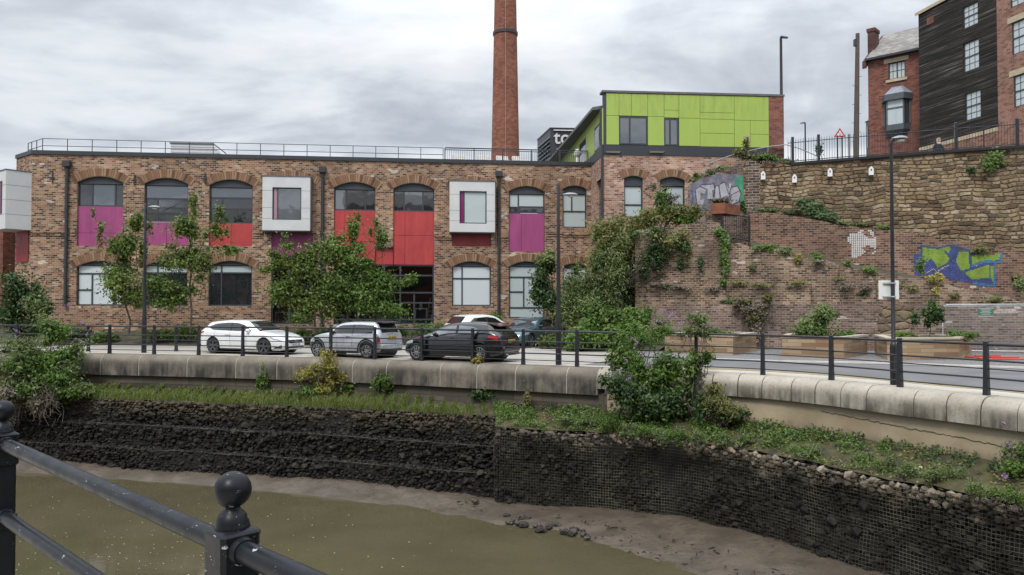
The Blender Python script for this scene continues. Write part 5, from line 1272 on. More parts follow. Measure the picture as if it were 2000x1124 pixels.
for k, (x, y, a, lab) in enumerate(((1925,699,.1,'flat orange red plastic barrier lying on the gravel, left one'),(1958,702.5,-.05,'flat orange red plastic barrier lying on the gravel, right one'))):
    p = atz(x, y, .03); mb = MB(); mb.box((p.x, p.y, .05+k*.004), (1.5,.75,.05), a); mb.box((p.x+.1, p.y+.05, .10+k*.004), (1.1,.12,.05), a+.1); tag(mb.build('plastic_barrier', M['orange'], None, bevel=.01), lab, 'barrier', 'orange barriers on the gravel')
# ------------------------------------------------------------------ buildings on the upper road
M['brick_purple'] = brickmat('sooty_red_brick', [(0,(.05,.025,.026)),(.5,(.115,.05,.046)),(1,(.15,.07,.06))], (.14,.10,.09), bw=.3, bh=.11, mw=.014)
HA = aty(1697, 300, 58); HB = aty(1800, 300, 55.5); hth = math.atan2(HB.y-HA.y, HB.x-HA.x); HD = (math.cos(hth), math.sin(hth))
house = thing('brick_house', 'narrow red brick house with slate roof, chimney and grey bay window', 'house', (HA.x, HA.y, 9), hth)
def HU(px, py):
    p = online(px, py, (HA.x, HA.y), HD); return (p.x-HA.x)*HD[0]+(p.y-HA.y)*HD[1], p.z-9
hW = HU(1812, 200)[0]; hE = HU(1750, 104)[1]
mb = MB(); ow = dict(x0=HU(1735,140)[0], x1=HU(1768,140)[0], z0=HU(1751,154)[1], z1=HU(1751,121)[1], rise=0)
wall_open(mb, 0, hW, -1, hE, [ow], .18); mb.quad((0,8,-1),(0,0,-1),(0,0,hE),(0,8,hE)); mb.add([(0,0,hE),(0,8,hE),(0,4,hE+2.9)], [(1,0,2)])
mb.build('wall', M['brick_red'], house)
mb = MB(); rz_ = hE+2.9; mb.add([(-.05,-.3,hE-.05),(hW,-.3,hE-.05),(hW,4,rz_),(-.05,4,rz_),(-.05,8.3,hE-.05),(hW,8.3,hE-.05)], [(0,1,2,3),(3,2,5,4)], 0, [[(0,0),(hW,0),(hW,5.2),(0,5.2)],[(0,5.2),(hW,5.2),(hW,0),(0,0)]]); rf = mb.build('roof', M['slate'], house)
mb = MB(); mb.b2(-.1, hW, -.42, -.02, hE-.22, hE-.06); mb.build('gutter', M['dark_metal'], house)
mb = MB(); mb.add([(-.30,-.35,hE-.8),(-.02,-.35,hE-.8),(-.02,4.2,rz_-.4),(-.30,4.2,rz_-.4),(-.30,-.35,hE-.25),(-.02,-.35,hE-.25),(-.02,4.2,rz_+.04),(-.30,4.2,rz_+.04)], [(0,1,5,4),(1,2,6,5),(3,0,4,7),(4,5,6,7),(2,3,7,6)]); mb.build('gable_parapet', M['brick_purple'], house)
ct = HU(1701, 45)[1]; mb = MB(); mb.b2(-.40, .12, 1.2, 2.2, hE+.5, ct-.25); mb.b2(-.46, .18, 1.14, 2.26, ct-.25, ct); mb.build('chimney', M['brick_purple'], house)
mb = MB(); mb.b2(ow['x0']-.3, ow['x1']+.25, -.03, -.003, ow['z1']+.01, ow['z1']+.32); mb.build('lintel', M['stone'], house); mb = MB(); mb.b2(ow['x0']-.15, ow['x1']+.15, -.1, -.003, ow['z0']-.2, ow['z0']-.01); mb.build('sill', M['stone'], house)
fr = window(house, ow, ow['z1'], (.5,), (), 'blind', y=.1, fw=.075, fascia=False); mb = MB(); W_ = ow['x1']-ow['x0']; zm_ = (ow['z0']+ow['z1'])/2
for f in (.25,.75): mb.b2(ow['x0']+W_*f-.018, ow['x0']+W_*f+.018, .11, .15, ow['z0']+.07, ow['z1']-.07)
mb.b2(ow['x0']+.07, ow['x1']-.07, .112, .148, zm_-.018, zm_+.018); mb.build('glazing_bar', M['roof_grey'], fr)
# bay window
def bay(root, u0, u1, z0, z1, pr, top):
    m = [(u0,-.0),(u0+.30,-pr),(u1-.30,-pr),(u1,-.0)]
    mb = MB(); mb.prism(m, z0, z0+.42); o = mb.build('bay_window', M['bay_grey'], root)
    mb = MB(); mb.add([(u0+.3,0,z0-.5),(u0+.5,-pr*.25,z0-.5),(u1-.5,-pr*.25,z0-.5),(u1-.3,0,z0-.5)]+[(x,y,z0-.003) for x,y in m], [(0,1,5,4),(1,2,6,5),(2,3,7,6),(3,2,1,0)]); mb.build('corbel', M['bay_grey'], o)
    e = .12; e = .2; m2 = [(u0-e,.0),(u0+.22,-pr-e),(u1-.22,-pr-e),(u1+e,.0)]; mb = MB(); mb.prism(m2, z1-.45, z1); mb.build('bay_cornice', M['bay_grey'], o)
    mb = MB(); n4 = [(x,y,z1+.002) for x,y in m2]; mb.add(n4+[(u0+.5,0,top),(u1-.5,0,top),(u0+.55,-.25,top-.12),(u1-.55,-.25,top-.12)], [(0,1,6,4),(1,2,7,6),(2,3,5,7),(4,6,7,5)]); mb.build('lead_roof', M['lead'], o)
    mb = MB()
    for (x, y) in m: mb.b2(x-.05, x+.05, y-.01 if y < -.1 else y-.10, y+.09 if y < -.1 else y, z0+.42, z1-.45)
    zt3 = z0+.42+(z1-.45-z0-.42)*.68; mb.b2(u0+.35, u1-.35, -pr-.005, -pr+.09, zt3-.04, zt3+.04); mb.build('mullion', M['bay_grey'], o)
    a = z0+.42; b = z1-.45
    for i, (p, q) in enumerate(zip(m[:-1], m[1:])):
        k = .05; mb = MB(); mb.quad((p[0],p[1]+k,a),(q[0],q[1]+k,a),(q[0],q[1]+k,b),(p[0],p[1]+k,b)); mb.build('pane', M['blind' if i == 1 else 'glass_b'], o)
zb0, zb1 = HU(1755, 256)[1], HU(1755, 186)[1]
bay(house, HU(1728,220)[0], HU(1778,220)[0], zb0, zb1, .55, HU(1752,169)[1])
ob = MB(); 
p = aty(1690, 300, 60); mb = MB(); mb.prism([(-.32,.9),(-.62,1.3),(-.62,2.6),(-.02,2.9),(-.02,.6)], HU(1690,300)[1], HU(1690,232)[1]); sbay = mb.build('side_bay', M['dark_metal'], house)
mb = MB(); mb.add([(-.70,1.2,HU(1690,232)[1]+.01),(-.70,2.7,HU(1690,232)[1]+.01),(-.02,.55,HU(1690,232)[1]+.01),(-.02,3,HU(1690,232)[1]+.01),(-.02,1.6,HU(1690,214)[1]),(-.02,2.4,HU(1690,214)[1])], [(0,1,5,4),(2,0,4),(1,3,5)]); mb.build('lead_roof', M['lead'], sbay)
mb = MB(); mb.quad((-.34,.88,HU(1690,285)[1]),(-.635,1.3,HU(1690,285)[1]),(-.635,1.3,HU(1690,242)[1]),(-.34,.88,HU(1690,242)[1])); mb.build('pane', M['glass_b'], sbay)
# tarred building: gable wall receding to the left, and its brick neighbour in the same plane
TA = aty(1797, 300, 54.0); TB = aty(1950, 300, 47.6); tth = math.atan2(TB.y-TA.y, TB.x-TA.x); TD = (math.cos(tth), math.sin(tth)); TL = math.hypot(TB.x-TA.x, TB.y-TA.y)
tar = thing('tarred_house', 'tall black tarred timber faced building with white sash windows', 'building', (TA.x, TA.y, 9), tth)
def TU(px, py):
    p = online(px, py, (TA.x, TA.y), TD); return (p.x-TA.x)*TD[0]+(p.y-TA.y)*TD[1], p.z-9
ztl, ztr = TU(1800, 25)[1], TU(1853, -4)[1]; utr = TU(1853, 0)[0]
tops = [(0, ztl), (utr, ztr), (TL*.62, ztr+2.2), (TL, ztr+2.2)]
tw = []
for (xa, xb, yt, yb) in ((1881,1911,8,52),(1881,1912,80,138),(1883,1914,179,234)):
    uc = TU((xa+xb)/2, 100)[0]; u0, u1 = TU(xa,100)[0], TU(xb,100)[0]; tw.append(dict(x0=u0, x1=u1, z0=TU((xa+xb)/2,yb)[1], z1=TU((xa+xb)/2,yt)[1], rise=0))
mb = MB(); zpl = TU(1900, 262)[1]
wall_open(mb, 0, TL, zpl, ztl-.02, tw, .12)
mb.add([(0,0,ztl-.02),(TL,0,ztl-.02),(TL,0,ztr+2.2),(TL*.62,0,ztr+2.2),(utr,0,ztr)], [(0,1,2,3,4)]); mb.quad((0,9,-1),(0,0,-1),(0,0,ztl),(0,9,ztl)); mb.build('timber_wall', M['tar'], tar)
mb = MB(); mb.b2(0, TL, -.06, .3, -1.5, zpl-.25); mb.build('plinth', M['brick_orange'], tar)
mb = MB(); mb.b2(0, TL, -.09, .3, zpl-.247, zpl+.0); mb.build('plinth_cap', M['stone'], tar)
mb = MB(); mb.b2(.05, TL+.3, .05, 8.9, ztl-.5, ztl-.3); mb.add([(-.15,-.12,ztl),(utr,-.12,ztr),(TL*.62,-.12,ztr+2.2),(-.15,9,ztl),(utr,9,ztr),(TL*.62,9,ztr+2.2)], [(0,1,4,3),(1,2,5,4)]); mb.build('roof', M['slate'], tar)
mb = MB(); mb.add([(-.15,-.16,ztl-.12),(utr,-.16,ztr-.12),(TL*.62,-.16,ztr+2.08),(-.15,-.16,ztl+.1),(utr,-.16,ztr+.1),(TL*.62,-.16,ztr+2.3)], [(0,1,4,3),(1,2,5,4)]); mb.build('bargeboard', M['stone'], tar)
mb = MB(); u_, z_ = TU(1817, 40); mb.b2(u_-.3,u_+.3,-.02,-.002,z_-.26,z_+.26); mb.build('patch', M['brick_red'], tar); 
def sash(root, o, wm='white', y=.06):
    fr = window(root, o, o['z1'], (), (.5,), 'blind', y=y, fw=.075, fascia=False); mb = MB(); W = o['x1']-o['x0']; H = o['z1']-o['z0']
    for f in (.34,.67): mb.b2(o['x0']+W*f-.018, o['x0']+W*f+.018, y+.02, y+.05, o['z0']+.07, o['z1']-.07)
    for f in (.25,.75): mb.b2(o['x0']+.07, o['x1']-.07, y+.022, y+.048, o['z0']+H*f-.018, o['z0']+H*f+.018)
    mb.build('glazing_bar', M['roof_grey'], fr)
for o in tw: sash(tar, o)
bb = thing('brick_tenement', 'tall red brick building at the right edge with pale stone lintels', 'building', (TB.x, TB.y, 9), tth)
mb = MB(); tb = []
for (xa, xb, yt, yb) in ((1974,2040,-40,12),(1976,2040,42,106),(1978,2040,148,210)):
    tb.append(dict(x0=TU(xa,100)[0]-TL, x1=TU(xb,100)[0]-TL-.9, z0=TU(1985,yb)[1], z1=TU(1985,yt)[1], rise=0))
wall_open(mb, .02, 12, -1.5, ztr+2.4, tb, .14); mb.quad((.02,0,-1),(.02,9,-1),(.02,9,ztr+2.4),(.02,0,ztr+2.4)); mb.build('wall', M['brick_orange'], bb)
for o in tb: mb = MB(); mb.b2(o['x0']-.25, o['x1']+.25, -.04, -.002, o['z1']+.01, o['z1']+.36); mb.build('lintel', M['stone'], bb)
for o in tb: sash(bb, o)
mb = MB(); mb.b2(.02, 12, -.1, 9, ztr+2.403, ztr+2.6); mb.build('roof', M['slate'], bb)
# ------------------------------------------------------------------ street lamps, poles, road sign, plate sign
def lamp(label, px, pybase, pytop, kind, Y=None, zb=0.0):
    b = atz(px, pybase, 0) if Y is None else aty(px, pybase, Y)
    if Y is not None: b.z = zb
    top = aty(px, pytop, b.y).z
    t = thing('street_lamp', label, 'street lamp', (b.x, b.y, b.z)); h = top - b.z; return t, h
def shaft(t, prof, name='pole'):
    mb = MB(); mb.lathe(prof, (0,0,0), 16); return mb.build(name, M['black_paint'], t, smooth=True, sharp=35)
def lantern(t, x, y, z, dirx, l=.62):
    """flat teardrop lantern"""
    mb = MB(); V = []; n = 12
    for s_, k in ((0,.25),(.12,.55),(.35,.95),(.6,1.0),(.85,.8),(1.0,.35)):
        for j in range(n):
            w = 2*math.pi*j/n; V.append((x+dirx*l*s_, y+.15*k*math.cos(w), z+.02+(.075*k if math.sin(w) > 0 else .03*k)*math.sin(w)))
    mb.add(V, [(i*n+j, i*n+(j+1)%n, (i+1)*n+(j+1)%n, (i+1)*n+j) for i in range(5) for j in range(n)]+[tuple(range(n)), tuple(range(5*n, 6*n))])
    o = mb.build('lantern', M['lampgrey'], t, smooth=True); mb = MB(); mb.lathe([(.11,-.02),(.10,-.055),(.02,-.075)], (x+dirx*l*.55, y, z), 14); mb.build('lens', M['blind2'], o, smooth=True); return o
M['lampgrey'] = plain('lantern_grey', (.30,.31,.31), .45, .2)
# right lamp (nearest)
t, h = lamp('tall black lamp post on the right quay, carrying a square white sign plate', 1746, 752, 277, 'r'); tall = t
shaft(t, [(.09,0),(.09,.95),(.085,1.02),(.065,1.08),(.052,1.10),(.047,3.2),(.040,h)]); mb = MB(); mb.tube([(-.02,0,h-.1),(-.02,0,h+.02),(.08,0,h+.05)], .035, 8); mb.build('bracket', M['black_paint'], t, smooth=True); lantern(t, .02, 0, h+.06, 1, .40)
mb = MB(); mb.b2(-.05,.05,-.094,-.08,.30,.80); mb.build('access_door', M['dark_metal'], t)
zs0, zs1 = aty(1741, 585, t.location.y).z, aty(1741, 548, t.location.y).z
st = thing('sign_plate', 'back of a blank white square sign clamped to the tall lamp post', 'sign', (t.location.x-.06, t.location.y+.09, zs0))
w = .265; mb = MB(); mb.b2(-w, w, .0, .012, 0, zs1-zs0); mb.build('plate', M['white'], st, bevel=.004)
for z in (.07, zs1-zs0-.07):
    mb = MB(); mb.b2(-.16,.17,-.045,-.002,z-.018,z+.018); mb.lathe([(.060,z-.015),(.060,z+.015)], (.06,-.09,0), 14); mb.build('clamp', M['steel'], st)
# middle lamp
t, h = lamp('black lamp post with hooked grey lantern in front of the shrubs at the wing', 1091, 713, 357, 'm')
shaft(t, [(.105,0),(.10,1.1),(.095,1.5),(.075,1.62),(.062,3.5),(.048,h-.1),(.012,h)])
zl = aty(1110, 383, t.location.y).z-t.location.z; mb = MB(); mb.tube([(.03,0,h-.35),(.12,0,h-.42),(.2,0,zl+.16),(.24,0,zl+.06)], .022, 8); mb.build('bracket', M['black_paint'], t, smooth=True)
lantern(t, .14, 0, zl+.02, 1, .52)
# left lamp
t, h = lamp('black lamp post on the left, standing before the young street trees', 281, 689.5, 396, 'l')
shaft(t, [(.105,0),(.10,1.1),(.095,1.5),(.075,1.6),(.062,3.5),(.048,h-.1),(.012,h)])
zl = aty(292, 406, t.location.y).z-t.location.z; mb = MB(); mb.tube([(.03,0,h-.12),(.14,0,h-.05),(.2,0,zl+.12)], .022, 8); mb.build('bracket', M['black_paint'], t, smooth=True); lantern(t, .12, 0, zl, 1, .5)
# upper road lamps
def uplamp(label, px, pytop, Y, dirx, l, r):
    b = aty(px, 300, Y); top = aty(px, pytop, Y).z; t = thing('street_lamp', label, 'street lamp', (b.x, b.y, 9.1)); h = top-9.1
    shaft(t, [(r*1.5,0),(r*1.5,1.2),(r,1.3),(r*.75,h)]); mb = MB(); mb.add([(-.02,-.14,h+.0),(dirx*l,-.10,h-.04),(dirx*l,.10,h-.04),(-.02,.14,h),(-.02,-.12,h+.10),(dirx*l,-.08,h+.03),(dirx*l,.08,h+.03),(-.02,.12,h+.10)], [(0,1,5,4),(1,2,6,5),(2,3,7,6),(3,0,4,7),(4,5,6,7),(3,2,1,0)]); mb.build('lantern', M['dark_metal'], t)
uplamp('tall dark lamp post rising behind the end of the lime green wing', 1527, 74, 50, 1, .45, .11)
uplamp('small distant lamp post between the lime green wing and the telegraph pole', 1573, 241, 75, -1, .45, .09)
tp = aty(1671, 318, 45); t = thing('telegraph_pole', 'weathered timber telegraph pole with step irons beside the brick house', 'pole', (tp.x, 45, 9.1)); tt = aty(1675, 66, 45)
mb = MB(); mb.tube([(0,0,0),((tt.x-tp.x)*.5,0,(tt.z-9.1)*.5),(tt.x-tp.x,0,tt.z-9.1)], [.17,.145,.11], 12); mb.build('pole', M['timber_pole'], t, smooth=True)
mb = MB()
for k in range(8):
    z = 2.6+k*.55; s = 1 if k % 2 else -1; x = (tt.x-tp.x)*z/(tt.z-9.1); mb = MB(); mb.tube([(x+s*.13,0,z),(x+s*.27,0,z)], .014, 5); mb.build('step_iron', M['dark_metal'], t)
mb = MB(); mb.b2(tt.x-tp.x-.22, tt.x-tp.x-.10, -.1, .1, tt.z-9.1-.75, tt.z-9.1-.35); mb.build('junction_box', M['dark_metal'], t)
# warning triangle on two posts
p = aty(1641, 318, 42.5); t = thing('warning_sign', 'red bordered triangular warning sign on two thin dark posts by the upper railing', 'road sign', (p.x, 42.5, 9.1)); zt_, zb_ = aty(1641,250,42.5).z-9.1, aty(1641,268,42.5).z-9.1
for s in (-1, 1): mb = MB(); mb.tube([(s*.13,0.03,0),(s*.13,.03,zb_+.1)], .04, 8); mb.build('post', M['black_paint'], t, smooth=True)
w = .33; mb = MB(); mb.add([(-w,0,zb_),(w,0,zb_),(0,0,zt_),(-w,.012,zb_),(w,.012,zb_),(0,.012,zt_)], [(0,1,2),(5,4,3),(0,3,4,1),(1,4,5,2),(2,5,3,0)]); pl_ = mb.build('plate', plain('sign_red', (.50,.03,.035), .5), t)
k = .6; mz = (zb_*2+zt_)/3; mb = MB(); mb.add([(-w*k,-.003,mz+(zb_-mz)*k),(w*k,-.003,mz+(zb_-mz)*k),(0,-.003,mz+(zt_-mz)*k)], [(0,1,2)]); mb.build('white_field', M['white'], pl_)
mb = MB()
for s in (-1, 1):
    x = s*.045; a, b = mz-.13, mz+.07
    mb.b2(x-.012,x+.012,-.006,-.004,a,b); tip = b if s < 0 else a; d = .05 if s < 0 else -.05; mb.add([(x-.032,-.005,tip-d*.2),(x+.032,-.005,tip-d*.2),(x,-.005,tip+d)], [(0,1,2)])
mb.build('arrow', M['black_paint'], pl_)
# ------------------------------------------------------------------ person on the upper road (one skinned body)
def person(label, px, pytop, Y):
    top = aty(px, pytop, Y); H = 1.68; root = thing('person', label, 'person', (top.x, Y, top.z-H))
    J = [(0,0,.93),(0,0,1.15),(.01,-.01,1.38),(.02,-.02,1.47),(.03,-.03,1.58),(.035,-.04,1.66),
         (.09,.02,.88),(.11,-.03,.49),(.12,.04,.09),(.14,-.10,.04), (-.09,-.02,.88),(-.08,-.12,.50),(-.1,.02,.09),(-.09,-.12,.04),
         (.17,0,1.37),(.24,-.04,1.10),(.20,-.22,1.18),(.14,-.28,1.40), (-.17,.02,1.37),(-.23,.04,1.10),(-.20,-.10,.90),(-.19,-.15,.80)]
    E = [(0,1),(1,2),(2,3),(3,4),(4,5),(0,6),(6,7),(7,8),(8,9),(0,10),(10,11),(11,12),(12,13),(2,14),(14,15),(15,16),(16,17),(2,18),(18,19),(19,20),(20,21)]
    Rr = [.15,.135,.15,.055,.098,.07,.085,.06,.042,.04,.085,.06,.042,.04,.068,.05,.04,.035,.068,.05,.04,.035]
    me = bpy.data.meshes.new('body'); me.from_pydata(J, E, []); o = bpy.data.objects.new('body', me); COL.objects.link(o)
    sk = o.modifiers.new('skin', 'SKIN'); sv = me.skin_vertices[0].data
    for i, r in enumerate(Rr): sv[i].radius = (r, r*.8); sv[i].use_root = (i == 0)
    o.modifiers.new('sub', 'SUBSURF').levels = 2; bpy.context.view_layer.update()
    nm = bpy.data.meshes.new_from_object(o.evaluated_get(bpy.context.evaluated_depsgraph_get())); bpy.data.objects.remove(o, do_unlink=True)
    mats = [plain('skin', (.50,.30,.22), .6), plain('dark_jacket', (.020,.022,.030), .8), plain('dark_trousers', (.03,.035,.05), .85), plain('pale_scarf', (.6,.58,.55), .8)]
    nm.materials.clear()
    for m in mats: nm.materials.append(m)
    for p in nm.polygons:
        z = p.center.z; p.use_smooth = True; far_ = abs(p.center.x) > .125
        p.material_index = 0 if (z > 1.47 or (far_ and ((p.center.y < -.24) or z < .85 and z > .76 and p.center.y < -.1))) else (2 if z < .92 else 1)
    b = bpy.data.objects.new('body', nm); COL.objects.link(b); b.parent = root
    bm = bmesh.new(); bmesh.ops.create_uvsphere(bm, u_segments=16, v_segments=10, radius=.118)
    for v in bm.verts:
        v.co.z *= 1.12
        if v.co.y < -.02 and v.co.z < .05: v.co.y *= .45
        if v.co.z < -.04: v.co.z *= 1.5
    mb = MB(); mb.add([v.co+Vector((.035,-.005,1.615)) for v in bm.verts], [tuple(a.index for a in f.verts) for f in bm.faces]); bm.free()
    mb.build('hair', plain('blond_hair', (.52,.42,.30), .7, 0, .2, 20), root, smooth=True)
    mb = MB(); mb.lathe([(.085,1.40),(.10,1.44),(.085,1.49),(.06,1.50)], (.015,-.02,0), 12); mb.build('scarf', mats[3], root, smooth=True)
person('person with pale blond hair in dark jacket walking behind the upper railing', 1832, 272, 39.6)
# pale saloon roof and parapet glimpsed through the upper railing is a parked car body
# ------------------------------------------------------------------ cars
def carpaint(name, c, metal=.0, rough=.3):
    g = G(name); f = g.noise(g.obj(), 2.2, 4)
    return g.set(g.mix(1.0, c, g.ramp(f, [(.3,.9),(.7,1.0)]), 'MULTIPLY'), g.ramp(g.noise(g.obj(), 6, 4), [(.3, rough*.8),(.7, rough*1.3)]), metal, .5, .9)
M['car_glass'] = glass('car_glass', (.012,.015,.017), 1.8); M['tyre'] = plain('tyre_rubber', (.018,.018,.019), .8); M['alloy'] = plain('alloy_wheel', (.42,.43,.45), .35, .7); M['alloy_dark'] = plain('dark_alloy', (.16,.165,.175), .35, .7)
M['car_black'] = plain('black_trim', (.015,.015,.017), .5); M['taillight'] = G('red_lamp_lens').set((.40,.012,.012), .12, ior=1.6); M['headlight'] = G('headlight_lens').set((.42,.45,.48), .06, .3, ior=1.7)
M['plate_y'] = plain('yellow_plate', (.62,.42,.03), .5); M['plate_w'] = plain('white_plate', (.75,.75,.74), .5); M['chrome'] = plain('chrome', (.65,.66,.68), .12, 1.0)
def lerp_prof(P, x): return float(np.interp(x, [p[0] for p in P], [p[1] for p in P]))
def smooth_prof(P, n=80):
    xs = np.linspace(P[0][0], P[-1][0], n); px = np.array([p[0] for p in P]); pz = np.array([p[1] for p in P]); m = np.zeros(len(px))
    d = np.diff(pz)/np.diff(px)
    for i in range(1, len(px)-1): m[i] = 0 if d[i-1]*d[i] <= 0 else 2*d[i-1]*d[i]/(d[i-1]+d[i])
    m[0], m[-1] = d[0], d[-1]; out = []
    for x in xs:
        i = min(len(d)-1, max(0, np.searchsorted(px, x)-1)); h = px[i+1]-px[i]; t = (x-px[i])/h
        out.append((float(x), float((2*t**3-3*t*t+1)*pz[i]+(t**3-2*t*t+t)*h*m[i]+(-2*t**3+3*t*t)*pz[i+1]+(t**3-t*t)*h*m[i+1])))
    return out
class Car:
    """x forward from the rear bumper (0) to the nose (L); y left; wheels at xr, xf"""
    def __init__(s, label, paint, P, near_rear, heading, group='parked cars on the quay', name='parked_car', cat='car'):
        s.P = P; s.top = smooth_prof(P['top']); s.belt = smooth_prof(P['belt']); s.wid = smooth_prof(P['wid']); s.bot = P['bot']
        L = P['L']; s.root = thing(name, label, cat, (0,0,0), 0, group)
        # root at mid wheelbase on the ground; local origin shifted
        s.x0 = (P['xr']+P['xf'])/2
        xs = sorted(set([0, .02, .06, .12] + list(np.linspace(.2, L-.2, 44)) + [L-.12, L-.06, L-.02, L]))
        secs = [s.section(x) for x in xs]; k = len(secs[0]); V = []; n = 2*k-2
        for x, S in zip(xs, secs):
            for (y, z) in S: V.append((x-s.x0, y, z))
            for (y, z) in reversed(S[1:-1]): V.append((x-s.x0, -y, z))
        Fc = [(i*n+j, (i+1)*n+j, (i+1)*n+(j+1)%n, i*n+(j+1)%n) for i in range(len(xs)-1) for j in range(n)]
        Fc += [tuple(range(n)), tuple(reversed(range((len(xs)-1)*n, len(xs)*n)))]
        mb = MB(); mb.add(V, Fc); b = mb.build('body', paint, s.root)
        bm = bmesh.new(); bm.from_mesh(b.data); bmesh.ops.recalc_face_normals(bm, faces=bm.faces); bm.to_mesh(b.data); bm.free()
        cut = MB(); r = P['wr']+.055
        for x in (P['xr'], P['xf']):
            for sy in (-1, 1):
                cut.lathe([(r,-.32),(r,.32)], (x-s.x0, sy*(P['W']/2-.02), P['wr']+.02), 36, M=Matrix.Rotation(R(90),3,'X'))
        co = cut.build('cut', M['car_black']); co.location = (0,0,0)
        # MB.build recentres top-level objects; restore
        lo = np.array(cut.v); co.location = ((lo[:,0].min()+lo[:,0].max())/2, (lo[:,1].min()+lo[:,1].max())/2, lo[:,2].min())
        bm = bmesh.new(); bm.from_mesh(co.data); bmesh.ops.recalc_face_normals(bm, faces=bm.faces); bm.to_mesh(co.data); bm.free()
        md = b.modifiers.new('b', 'BOOLEAN'); md.object = co; md.operation = 'DIFFERENCE'; md.solver = 'EXACT'; bpy.context.view_layer.update()
        nm = bpy.data.meshes.new_from_object(b.evaluated_get(bpy.context.evaluated_depsgraph_get())); b.modifiers.clear(); b.data = nm; bpy.data.objects.remove(co, do_unlink=True)
        nm.polygons.foreach_set('use_smooth', [True]*len(nm.polygons)); nm.set_sharp_from_angle(angle=R(32)); s.body = b
        # wheel wells, wheels
        for x in (P['xr'], P['xf']):
            mw = MB(); mw.lathe([(r-.012,-(P['W']/2-.10)),(r-.012,P['W']/2-.10)], (x-s.x0, 0, P['wr']+.02), 30, M=Matrix.Rotation(R(90),3,'X')); mw.build('wheel_well', M['car_black'], b, smooth=True)
        for x in (P['xr'], P['xf']):
            for sy in (-1, 1): s.wheel(x-s.x0, sy)
        s.root.rotation_euler = (0,0,heading)
        c = Matrix.Rotation(heading, 3, 'Z') @ Vector((P['xr']-s.x0, P['near']*(P['W']/2-.1), 0)); s.root.location = (near_rear[0]-c.x, near_rear[1]-c.y, 0)
    def section(s, x):
        zt, zb, w, z0 = lerp_prof(s.top, x), lerp_prof(s.belt, x), lerp_prof(s.wid, x), lerp_prof(s.bot, x)
        zb = min(zb, zt-.02); h = zt-zb; g = max(0, min(1, (h-.05)/.3)); m = lambda a, b: a+(b-a)*g
        zm = z0+.5*(zb-z0)
        return [(0,z0),(w*.84,z0),(w*.965,z0+.07),(w*.985,z0+.2*(zb-z0)),(w,zm),(w*.995,zb-.12*(zb-z0)),(w*.965,zb),(m(.93,.90)*w,zb+m(.25,.30)*h),(m(.86,.815)*w,zb+m(.55,.70)*h),(m(.78,.755)*w,zb+m(.75,.88)*h),(m(.62,.65)*w,zb+m(.9,.965)*h),(m(.35,.36)*w,zb+m(.98,.992)*h),(0,zt)]
    def hw(s, x, z):
        S = s.section(x)[2:]; zs = [p[1] for p in S]; return float(np.interp(z, zs, [p[0] for p in S]))
    def ztop(s, x, y):
        S = s.section(x)[5:]; ys = [p[0] for p in S][::-1]; return float(np.interp(abs(y), ys, [p[1] for p in S][::-1]))
    def side(s, name, mat, lo, hi, sides=(1,-1), off=.006, parent=None, n=22, nz=4):
        """patch on the flank between curves lo(x), hi(x) given as [(x,z)..]"""
        x0, x1 = max(lo[0][0], hi[0][0]), min(lo[-1][0], hi[-1][0])
        for sy in sides:
            mb = MB(); V = []
            for i in range(n+1):
                x = x0+(x1-x0)*i/n; a, b = lerp_prof(lo, x), lerp_prof(hi, x)
                if 'light' in name: zc = lerp_prof(s.belt, x)-.015; a, b = min(a, zc-.05), min(b, zc)
                for j in range(nz+1): z = a+(b-a)*j/nz; V.append((x-s.x0, sy*(s.hw(x, z)+off), z))
            mb.add(V, [(i*(nz+1)+j, (i+1)*(nz+1)+j, (i+1)*(nz+1)+j+1, i*(nz+1)+j+1) for i in range(n) for j in range(nz)]); mb.build(name, mat, parent or s.root, smooth=True)
    def over(s, name, mat, xa, xb, ka, kb, off=.006, n=10, m=8):
        """patch on the top surface from x=xa to xb, half-width fractions ka..kb"""
        mb = MB(); V = []
        for i in range(n+1):
            x = xa+(xb-xa)*i/n; w = lerp_prof(s.wid, x)*(ka+(kb-ka)*i/n)
            for j in range(m+1): y = -w+2*w*j/m; V.append((x-s.x0+(off if xa > s.x0-.4 and xb > s.x0 else -off)*.7, y, s.ztop(x, y)+off))
        mb.add(V, [(i*(m+1)+j, (i+1)*(m+1)+j, (i+1)*(m+1)+j+1, i*(m+1)+j+1) for i in range(n) for j in range(m)]); return mb.build(name, mat, s.root, smooth=True)
    def wheel(s, x, sy):
        P = s.P; r = P['wr']; w = .10; yc = sy*(P['W']/2-.115); Mr = Matrix.Rotation(R(-90*sy),3,'X')
        t = MB(); rr = r*.70
        t.lathe([(rr,-w),(r*.95,-w),(r,-w*.75),(r,w*.75),(r*.95,w),(rr+.02,w),(rr,w*.8)], (x,yc,r), 32, M=Mr, cap=False); ty = t.build('wheel', M['tyre'], s.root, smooth=True)
        m = MB(); m.lathe([(rr+.004,-w*.6),(rr+.004,w*.80),(rr-.02,w*.80),(rr-.03,w*.35),(.02,w*.3)], (x,yc,r), 28, M=Mr); m.build('rim_barrel', M['car_black'], ty, smooth=True)
        m = MB(); ns = P.get('spokes', 5)
        m.lathe([(rr+.006,w*.82),(rr+.006,w*.95),(rr-.022,w*.92),(rr-.022,w*.7)], (x,yc,r), 28, M=Mr, cap=False); m.lathe([(.07,w*.5),(.065,w*.92),(.02,w*.95)], (x,yc,r), 14, M=Mr)
